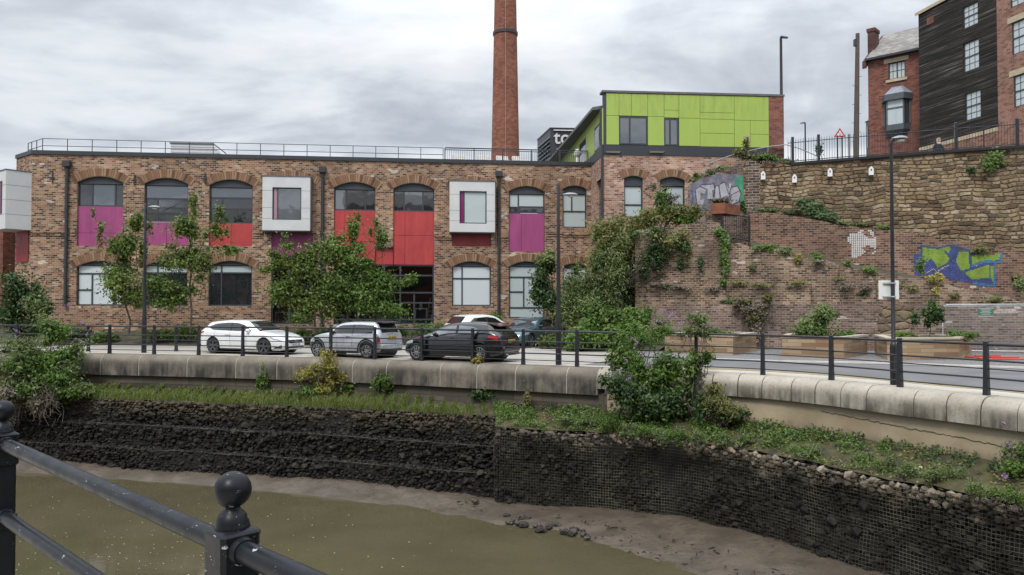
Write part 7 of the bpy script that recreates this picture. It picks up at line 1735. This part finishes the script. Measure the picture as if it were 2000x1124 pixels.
for k, (lab, sp, mt) in enumerate((('dry grass along the broken ledge left of the long ivy column', [(1285,556,22,5),(1330,562,20,5),(1395,563,20,5)], 'lf_dry'),('dry grass along the broken ledge under the round ivy tuft', [(1440,553,18,5),(1490,558,22,5),(1555,554,22,5)], 'lf_ochre'),('scrubby growth along the short ledge between the yellow seedling and the lamp post', [(1600,514,18,6),(1650,560,18,6),(1690,562,14,5)], 'lf_dry'),('scrubby growth along the ledge below the graffiti painted stair wall', [(1735,553,20,6),(1775,562,16,5),(1860,578,24,5),(1940,586,24,6)], 'lf_ochre'))):
    wallplant(lab, W0, sp, 420, mt, .12, 'wall_weed', None, .35)
wallplant('ivy hanging in a narrow column down the old brick wall below the iron gate', W0, [(1406,452,16,9),(1416,475,11,18),(1412,500,9,20),(1415,528,8,18),(1412,552,7,10)], 1250, 'lf_mid', .14, 'ivy')
wallplant('small dark ivy patch on the left part of the old brick wall', W0, [(1279,505,15,24)], 420, 'lf_dark', .15, 'ivy')
wallplant('small round tuft of ivy right of the larger ivy patch on the old brick wall', W0, [(1330,512,14,14)], 220, 'lf_dark', .13, 'ivy')
wallplant('narrow tuft growing from the old brick wall left of the long ivy column', W0, [(1368,514,7,14)], 170, 'lf_dark', .12, 'ivy')
gw_ = 'weeds rooted in the old walls'
for x, y, rx, ry, mt in ((1490,484,26,8,'lf_mid'),(1530,490,22,8,'lf_grey'),(1556,505,9,14,'lf_yellow'),(1596,500,16,9,'lf_mid'),(1470,522,8,5,'lf_dark'),(1655,516,16,10,'lf_ochre'),(1700,528,20,7,'lf_mid'),(1795,520,12,18,'lf_mid'),(1688,575,14,8,'lf_dark'),(1725,552,10,6,'lf_dark'),(1350,565,14,5,'lf_dark'),(1425,590,22,5,'lf_dark'),(1300,560,12,6,'lf_dark'),(1545,560,14,5,'lf_dark'),(1640,545,12,6,'lf_ochre')):
    wallplant('small weed rooted in the crumbling brickwork of the old wall', W0, [(x, y, rx, ry)], int(40+rx*ry*1.3), mt, .11, 'wall_weed', gw_)
wallplant('yellow and orange leaved seedling under the blue and green graffiti', W0, [(1835,545,16,12),(1828,566,10,10)], 380, 'lf_yellow', .13, 'wall_weed')
wallplant('dark leafy shrub growing out at the foot of the stone wall', stone, [(1590,412,34,18),(1610,428,32,14),(1570,402,24,10),(1600,450,12,22)], 1900, 'lf_dark', .19, 'wall_shrub', off=.45)
wallplant('thin line of weeds at the foot of the stone wall left of the dark shrub', stone, [(1500,412,36,4),(1545,416,24,4)], 360, 'lf_dark', .12, 'wall_weed')
wallplant('straggle of weeds along the foot of the stone wall right of the dark shrub', stone, [(1680,440,20,4),(1720,444,16,5),(1640,436,14,5)], 320, 'lf_mid', .12, 'wall_weed')
wallplant('green shrub clinging high on the stone wall near the right edge', stone, [(1940,312,22,20),(1930,330,14,12)], 620, 'lf_mid', .15, 'wall_shrub', off=.3)
wallplant('small weed on the stone wall left of the high green shrub', stone, [(1898,333,9,6)], 120, 'lf_dark', .12, 'wall_weed')
wallplant('faded weed patch at the far end of the sloping brick wall', ramp, [(1990,548,14,18),(1920,488,22,10)], 330, 'lf_ochre', .13, 'wall_weed')
wallplant('pale bush at the right edge above the mesh fence', W0, [(1993,556,14,16)], 260, 'lf_grey', .13, 'wall_weed')
b = aty(1500,318,40.2)
bush('tangle of dry grass and bramble on the wall head between wing and upper railing', b, [('lf_mid', [C_(1495,310,40.2,36,9),C_(1535,318,40.2,26,8)], 1300, .15, 'foliage'), ('lf_dry', [C_(1470,305,40.2,30,8),C_(1510,318,39.9,40,7)], 900, .16, 'narrow_leaves')])
bush('upright reddish weed standing on the wall head against the lime cladding', aty(1455,318,40.3), [('lf_ochre', [C_(1458,285,40.3,10,20,.8),C_(1450,302,40.3,16,14)], 520, .13, 'foliage'), ('flower', [C_(1460,272,40.3,6,10)], 60, .10, 'red_tips')])
bush('overgrown grass sloping down beside the wing onto the graffiti wall', aty(1400,345,40.9), [('lf_mid', [C_(1362,350,40.9,16,12),C_(1390,340,40.9,18,8),C_(1425,330,40.9,22,7)], 1000, .15, 'foliage'), ('lf_dry', [C_(1400,338,40.8,40,6)], 420, .16, 'narrow_leaves')])
bush('tuft of yellow grass in the rusty planter', aty(1415,398,38.4), [('lf_dry', [C_(1415,393,38.4,26,7)], 420, .2, 'narrow_leaves'), ('lf_ochre', [C_(1400,396,38.4,12,6)], 100, .15, 'foliage')])
bush('dark climber beside the rusty planter on the green painted wall', aty(1452,418,39.4), [('lf_mid', [C_(1450,405,39.4,9,16)], 220, .15, 'foliage')])
bush('spindly weed standing behind the upper railing near its left end', aty(1603,312,41.5), [('lf_dark', [C_(1600,290,41.5,12,16,.5)], 130, .15, 'foliage')])
# brown dying creeper hanging over the lower wall
cr = wallplant('half dead brown creeper hanging over the lower wall left of the planters', plinth, [(1455,592,26,12),(1495,588,16,14),(1472,612,22,20),(1480,640,16,22),(1440,600,14,12)], 1100, 'lf_dry', .14, 'creeper', off=.3)
p, n_, r = clump_pts([(tuple(plinth.px(x, y, .35)), (rx*.0245, .2, ry*.0245), 1) for x, y, rx, ry in ((1450,590,26,10),(1500,585,14,12),(1478,622,18,16))], 520, .5); leaf_mesh('green_leaves', M['lf_ochre'], p, n_, .14, .6, cr, r)
mb = MB()
for k in range(26):
    x = RS.uniform(1440,1512); limb(mb, tuple(plinth.px(x, RS.uniform(588,612), .2)), tuple(plinth.px(x+RS.uniform(-16,12), RS.uniform(640,672), .25)), .018, .009, 4, .08)
mb.build('dead_stem', M['deadstem'], cr, world=True)
# planters' plants
bush('large pale green flowering shrub in the middle stone planter', aty(1595,668,31.3), [('lf_pale', [C_(1590,630,31.3,38,30),C_(1615,612,31.3,26,22,.8),C_(1570,645,31.3,28,20)], 2600, .14, 'foliage'), ('lf_mid', [C_(1600,648,31.3,44,16)], 900, .13, 'lower_foliage')])
low('low bright ground cover at the right end of the middle stone planter', 1650, 655, 31.0, 26, 10, 'lf_bright', 800, .10)
low('clipped rounded shrub in the right planter just beside the lamp post', 1770, 655, 29.9, 24, 11, 'lf_bright', 1000, .10)
low('clipped rounded shrub at the right end of the right stone planter', 1877, 655, 29.9, 32, 11, 'lf_mid', 1300, .10)
low('flowering ground cover in the left stone planter', 1405, 655, 32.2, 32, 9, 'lf_mid', 800, .12)
tree('small dark leaved standard tree in the right stone planter', (1812,668,30.4), (1818,630), [C_(1822,605,30.4,17,17),C_(1815,628,30.4,14,18),C_(1788,622,30.4,11,13,.7),C_(1835,618,30.4,10,20,.7)], 1500, .13, M['lf_dark'], .022, None, 'small_tree')
# -- river ledge vegetation
def ledge_z(px): return -1.45
b = aty(1265,815,23.9)
bb_ = bush('large buddleia with lilac flowers growing over the quay wall and fence', b, [('lf_bright', [C_(1240,650,24.2,40,34,.9),C_(1282,650,24.2,30,34,.9),C_(1230,710,24.0,44,34),C_(1290,715,24.0,38,38)], 3800, .13, 'narrow_leaves'), ('lf_mid', [C_(1210,690,24.2,30,34,.6),C_(1320,735,23.8,34,44),C_(1270,750,23.7,44,34)], 2800, .14, 'foliage'), ('lf_dark', [C_(1235,785,23.4,50,42),C_(1205,760,23.5,30,32),C_(1285,800,23.4,44,34),C_(1330,785,23.4,34,36)], 5200, .13, 'lower_foliage')])
panicles(bb_, [tuple(aty(x, y, 23.6)) for x, y in ((1240,675),(1262,690),(1225,708),(1320,745),(1313,755),(1285,732),(1262,745),(1258,715),(1278,625),(1316,612),(1245,668),(1232,735),(1290,700))])
b2 = bush('tall thin buddleia standing right of the large one before the left planter', aty(1352,800,23.2), [('lf_grey', [C_(1365,625,23.6,26,20),C_(1350,645,23.6,26,16,.8),C_(1375,655,23.6,16,18,.7)], 900, .13, 'narrow_leaves'), ('lf_mid', [C_(1350,720,23.3,26,46,.8),C_(1375,700,23.3,18,22,.5)], 1000, .13, 'foliage')])
panicles(b2, [tuple(aty(x, y, 23.3)) for x, y in ((1318,614),(1330,640),(1342,655),(1325,632),(1308,620))], .22)
bush('drooping yellow brown broom like bush at the right foot of the large buddleia', aty(1410,828,22.4), [('lf_ochre', [C_(1400,780,22.4,36,26),C_(1425,800,22.4,34,24),C_(1390,760,22.4,22,16,.5)], 2300, .13, 'narrow_leaves'), ('lf_dark', [C_(1415,812,22.4,40,16),C_(1375,800,22.6,24,28)], 1300, .12, 'lower_foliage')])
yb = bush('yellow leaved bush on the ledge in front of the silver hatchback', aty(630,785,29.3), [('lf_yellow', [C_(640,708,29.2,34,22,.7),C_(600,728,29.3,36,18,.6),C_(660,735,29.2,26,22,.6),C_(630,755,29.3,34,20,.6)], 1500, .15, 'narrow_leaves'), ('lf_mid', [C_(615,765,29.3,50,18),C_(690,755,29.3,26,18,.6)], 1100, .13, 'foliage')])
low('small dark green sapling on the ledge against the old quay wall', 748, 742, 28.6, 22, 24, 'lf_mid', 750, .13)
low('spindly green seedling on the ledge left of the yellow bush', 512, 742, 30.2, 12, 26, 'lf_mid', 260, .12)
low('ivy tuft at the foot of the old quay wall midway along the ledge', 950, 768, 27.0, 32, 14, 'lf_dark', 700, .12)
low('thin yellow weed standing on the ledge near the dark ivy', 1030, 790, 25.9, 12, 34, 'lf_ochre', 200, .11)
low('small bright leaf tuft sprouting from the coping below the black hatchback', 932, 702, 27.3, 13, 9, 'lf_yellow', 130, .10)
lbush = bush('big tangled buddleia with lilac flowers over the quay at the left edge', aty(70,800,31.3), [('lf_bright', [C_(112,650,31.6,34,30,.7),C_(126,690,31.4,34,26,.8),C_(85,705,31.4,40,30,.8)], 2300, .17, 'foliage'), ('lf_grey', [C_(40,680,31.4,50,36),C_(95,635,31.7,34,20,.6),C_(30,735,31.2,50,40),C_(150,680,31.4,24,18,.4),C_(130,720,31.2,34,26,.6)], 4200, .17, 'narrow_leaves'), ('lf_mid', [C_(100,745,31.2,54,36),C_(60,720,31.3,50,30),C_(135,770,31.0,34,18,.6)], 3600, .16, 'lower_foliage'), ('lf_dry', [C_(30,765,31.0,50,44),C_(80,790,30.9,50,28)], 3000, .16, 'withered_leaves')])
panicles(lbush, [tuple(aty(x, y, 31.1)) for x, y in ((128,600),(138,607),(38,650),(40,662),(95,678),(140,655),(160,632),(155,665),(168,655),(126,622),(150,662))], .32)
mb = MB()
for k in range(46):
    x = RS.uniform(10,115); limb(mb, tuple(aty(x, RS.uniform(735,770), 30.85)), tuple(aty(x+RS.uniform(-30,20), RS.uniform(795,835), 30.45)), .016, .007, 4, .16)
mb.build('dead_stem', M['deadstem'], lbush, world=True)
low('grey green herbs on the ledge end under the left buddleia', 150, 762, 31.0, 34, 18, 'lf_grey', 800, .13)
rb = bush('buddleia with mauve flowers leaning in at the right edge below the coping', aty(1985,930,16.3), [('lf_grey', [C_(1990,880,16.3,30,28),C_(1972,905,16.3,22,20,.7)], 1300, .08, 'narrow_leaves'), ('lf_mid', [C_(1985,915,16.2,30,18)], 600, .08, 'foliage')])
panicles(rb, [tuple(aty(x, y, 16.0)) for x, y in ((1958,826),(1960,868),(1970,872),(1962,925),(1968,932),(1955,930))], .14, .022)
wg = 'weed clumps along the river ledge'
for px, py, s, mt in ((1000,812,16,'lf_mid'),(1022,818,13,'lf_pale'),(1052,806,22,'lf_pale'),(1078,815,14,'lf_mid'),(1108,822,20,'lf_pale'),(1150,822,24,'lf_pale'),(1195,828,24,'lf_mid'),(1228,838,22,'lf_grey'),(1262,842,20,'lf_mid'),(1296,846,22,'lf_grey'),(1330,850,20,'lf_mid'),(1366,852,20,'lf_pale'),(1410,854,17,'lf_pale'),(1458,856,20,'lf_pale'),(1515,862,20,'lf_grey'),(1560,862,18,'lf_dark'),(1590,882,17,'lf_pale'),(1640,868,22,'lf_dark'),(1680,893,20,'lf_pale'),(1702,880,20,'lf_dark'),(1735,905,22,'lf_grey'),(1770,918,18,'lf_pale'),(1825,925,26,'lf_grey'),(1858,925,26,'lf_pale'),(1905,950,24,'lf_pale'),(1940,960,20,'lf_grey'),(1985,968,24,'lf_grass' if False else 'lf_bright')):
    p = atz(px, py+s*.5, -1.75); k = p.y/F; base = p
    low('small leafy weed clump on the mossy ledge beside the gabion stones', px, py, p.y, s*1.12, s*.95, mt, int(420+s*20), 3.6*k, name='weed_clump', cat='weed', group=wg)
# grass on the left ledge: blades, one stuff object
P = []; Nn = []; Sz = []
def ledge_pt(t, v):
    a, nn = L_.at(t); i = q_near(a.x, a.y+1.2); b = Vector(base_line[i]); p = Vector((a.x, a.y, ZL)).lerp(b, v); return p
n = 26000; mb = MB(); rnd = []
for k in range(n):
    t = RS.uniform(27, L_.L-.2); v = RS.uniform(0, .95)
    p = ledge_pt(t, v); dn = mnoise.noise(Vector((p.x*.5, p.y*.9, 2)))+.5*mnoise.noise(Vector((p.x*1.9, p.y*2.2, 6)))
    if dn < -.30 and RS.uniform() < .75: continue
    if p.x > -2.0 and RS.uniform() < .6: continue
    h = RS.uniform(.06, .26)*(1+1.1*dn); a = RS.uniform(0, 6.28); lx, ly = math.cos(a)*h*.8, math.sin(a)*h*.8-.05*h; w = .009
    z = p.z+.05
    mb.add([(p.x-w, p.y, z-.08), (p.x+w, p.y, z-.08), (p.x+w*.7+lx*.4, p.y+ly*.4, z+h*.6), (p.x+lx, p.y+ly, z+h*RS.uniform(.45,1.0)), (p.x-w*.7+lx*.4, p.y+ly*.4, z+h*.6)], [(0,1,2,4),(4,2,3)]); c = float(np.clip(RS.normal(.5+dn*.3,.22),0,1)); rnd += [c, c]
go = mb.build('ledge_grass', M['grass'], None, kind='stuff'); at = go.data.attributes.new('rnd', 'FLOAT', 'FACE'); at.data.foreach_set('value', rnd)
# low moss and seedlings scattered over the right ledge
BP = PL([base_line[i][:2] for i in i_r]); GP_ = PL(GR[1:])
def ledge_r(f, v):
    a, _ = GP_.at(f*GP_.L); b, _ = BP.at(f*BP.L); return Vector((a.x, a.y+.12, ZR+.02)).lerp(Vector((b.x, b.y, -1.38)), v)
P = []; P2 = []
for k in range(16000):
    f = RS.uniform(0, .62); v = RS.uniform(.03,1.0); p = ledge_r(f, v); nz = mnoise.noise(Vector((p.x*1.1, p.y*1.1, 4)))+.4*mnoise.noise(Vector((p.x*4, p.y*4, 1)))
    if nz > .05 and k % 2: P.append((p.x, p.y, p.z+RS.uniform(.02,.07)))
    elif v > .62 and mnoise.noise(Vector((p.x*1.6, p.y*1.6, 8))) > -.12: P2.append((p.x, p.y, p.z+RS.uniform(.02,.30)*(v-.4)))
P2 = np.array(P2); N = RS.normal(size=P2.shape)*.6+np.array([0,-.4,.6]); N /= np.linalg.norm(N, axis=1)[:,None]
P3 = []
for k in range(15000):
    f = RS.uniform(0, .30); v = RS.uniform(.0,.85); p = ledge_r(f, v); q = mnoise.noise(Vector((p.x*1.3, p.y*1.3, 14)))
    if q < -.15 or RS.uniform() > 1.15-f*2.4: continue
    P3.append((p.x, p.y, p.z+RS.uniform(0,.36)*(.45+q)))
P3 = np.array(P3); N3 = RS.normal(size=P3.shape)*.6+np.array([0,-.4,.6]); N3 /= np.linalg.norm(N3, axis=1)[:,None]
leaf_mesh('ledge_herbs', M['lf_mid'], P3, N3, .085, .5, None, None, 'stuff')
leaf_mesh('ledge_weeds', M['lf_dark'], P2, N, .09, .6, None, None, 'stuff')
P = np.array(P); N = RS.normal(size=P.shape)*.4+np.array([0,0,1.0]); N /= np.linalg.norm(N, axis=1)[:,None]
leaf_mesh('ledge_moss', M['lf_ochre'], P, N, .07, .7, None, None, 'stuff')
# far bank behind the camera: it is what the windows, cars and water mirror
mb = MB(); mb.prism([(-90,-60),(60,-60),(60,-16),(-90,-16)], -6.1, -.02); mb.build('far_bank', M['paving'], None, kind='structure')
for k, (x0, x1, h, lab) in enumerate(((-58,-14,13.5,'long brown brick building on the opposite bank, mirrored in the windows'),(-8,34,16.5,'taller brown brick building on the opposite bank, mirrored in the windows'))):
    t = thing('riverside_building', lab, 'building', ((x0+x1)/2, -23, 0)); L = (x1-x0)/2; mb = MB(); mb.b2(-L, L, -12, 0, 0, h); mb.build('wall', M['brick_red'], t)
    mb = MB(); mb.add([(-L-.3,.3,h),(L+.3,.3,h),(L+.3,-6,h+2.6),(-L-.3,-6,h+2.6),(-L-.3,-12.3,h),(L+.3,-12.3,h)], [(0,1,2,3),(3,2,5,4),(0,3,4),(1,5,2)]); mb.build('roof', M['slate'], t)
    for fl in range(int(h//3.6)):
        n_ = int(L*2/4.2)
        for q in range(n_):
            x = -L+2.1+q*4.2; mb = MB(); mb.b2(x-.7, x+.7, .005, .05, 1.2+fl*3.6, 3.0+fl*3.6); mb.build('window', M['glass_b'], t)
# ------------------------------------------------------------------ sky, sun, camera
w = bpy.data.worlds.new('World'); sc.world = w; w.use_nodes = True; nt = w.node_tree; bg = nt.nodes['Background']
SUN_EL, SUN_AZ = R(52), R(205)      # azimuth clockwise from +Y: behind the camera, slightly left
sky = nt.nodes.new('ShaderNodeTexSky'); sky.sky_type = 'NISHITA'; sky.sun_disc = False; sky.sun_elevation = SUN_EL; sky.sun_rotation = SUN_AZ
def N_(t, **k):
    x = nt.nodes.new(t)
    for a, b in k.items(): setattr(x, a, b)
    return x
tc = N_('ShaderNodeTexCoord'); sp = N_('ShaderNodeSeparateXYZ'); nt.links.new(tc.outputs['Generated'], sp.inputs[0])
def MT(op, a, b):
    x = N_('ShaderNodeMath', operation=op)
    for i, v in enumerate((a, b)):
        if hasattr(v, 'is_output'): nt.links.new(v, x.inputs[i])
        else: x.inputs[i].default_value = v
    return x.outputs[0]
EL = MT('MAXIMUM', sp.outputs[2], 0.0); zz = MT('ADD', EL, .22)
cb = N_('ShaderNodeCombineXYZ'); nt.links.new(MT('DIVIDE', sp.outputs[0], zz), cb.inputs[0]); nt.links.new(MT('DIVIDE', sp.outputs[1], zz), cb.inputs[1])
def NZ(s, det, r, off, dist=0.0):
    mp = N_('ShaderNodeMapping'); nt.links.new(cb.outputs[0], mp.inputs[0]); mp.inputs['Location'].default_value = off; mp.inputs['Scale'].default_value = (s, s*1.35, s)
    x = N_('ShaderNodeTexNoise'); nt.links.new(mp.outputs[0], x.inputs['Vector']); x.inputs['Scale'].default_value = 1; x.inputs['Detail'].default_value = det; x.inputs['Roughness'].default_value = r; x.inputs['Distortion'].default_value = dist; return x.outputs['Fac']
n1 = NZ(1.3, 10, .56, (CLX, CLY, 0), .5); n2 = NZ(3.2, 6, .55, (7.1, 2.2, 0), .2)
f = MT('ADD', MT('MULTIPLY', n1, .75), MT('MULTIPLY', n2, .25))
rp = N_('ShaderNodeValToRGB'); nt.links.new(f, rp.inputs[0]); cr_ = rp.color_ramp
for e_ in range(2): cr_.elements.new(.5)
for e_, (p_, c_) in zip(cr_.elements, ((.40,(4.9,5.3,5.95)),(.475,(6.2,6.65,7.3)),(.54,(7.9,8.3,8.8)),(.64,(9.5,9.7,9.95)))): e_.position = p_; e_.color = (*c_, 1)
mx = N_('ShaderNodeMix', data_type='RGBA'); mx.inputs[0].default_value = .94; nt.links.new(sky.outputs[0], mx.inputs[6]); nt.links.new(rp.outputs[0], mx.inputs[7])
# overcast dome: zenith brighter than the horizon
lum = MT('ADD', .80, MT('MULTIPLY', MT('MAXIMUM', MT('SUBTRACT', EL, .30), 0.0), 2.6)); vm = N_('ShaderNodeVectorMath', operation='SCALE'); nt.links.new(mx.outputs[2], vm.inputs[0]); nt.links.new(lum, vm.inputs['Scale'])
nt.links.new(vm.outputs[0], bg.inputs['Color']); bg.inputs['Strength'].default_value = .088
sd = bpy.data.lights.new('Sun', 'SUN'); sd.energy = 1.5; sd.angle = R(14); sd.color = (1.0, .955, .89)
so = bpy.data.objects.new('Sun', sd); COL.objects.link(so)
dv = Vector((math.sin(SUN_AZ)*math.cos(SUN_EL), math.cos(SUN_AZ)*math.cos(SUN_EL), math.sin(SUN_EL))); so.rotation_euler = dv.to_track_quat('Z', 'Y').to_euler(); so.location = (0, 0, 60)
cd = bpy.data.cameras.new('Camera'); cd.sensor_width = 36; cd.lens = 36*F/2000; cd.clip_start = .05; cd.clip_end = 3000
cam = bpy.data.objects.new('Camera', cd); COL.objects.link(cam); cam.location = EYE; cam.rotation_euler = (R(90)+PITCH, 0, 0); sc.camera = cam
sc.view_settings.view_transform = 'Standard'; sc.view_settings.look = 'None'; sc.view_settings.exposure = EXPO; sc.view_settings.gamma = 1
sc.render.engine = 'CYCLES'; sc.cycles.use_denoising = True
try: sc.cycles.denoiser = 'OPENIMAGEDENOISE'
except Exception: pass
sc.cycles.max_bounces = 6; sc.cycles.transparent_max_bounces = 12; sc.cycles.caustics_reflective = False; sc.cycles.caustics_refractive = False
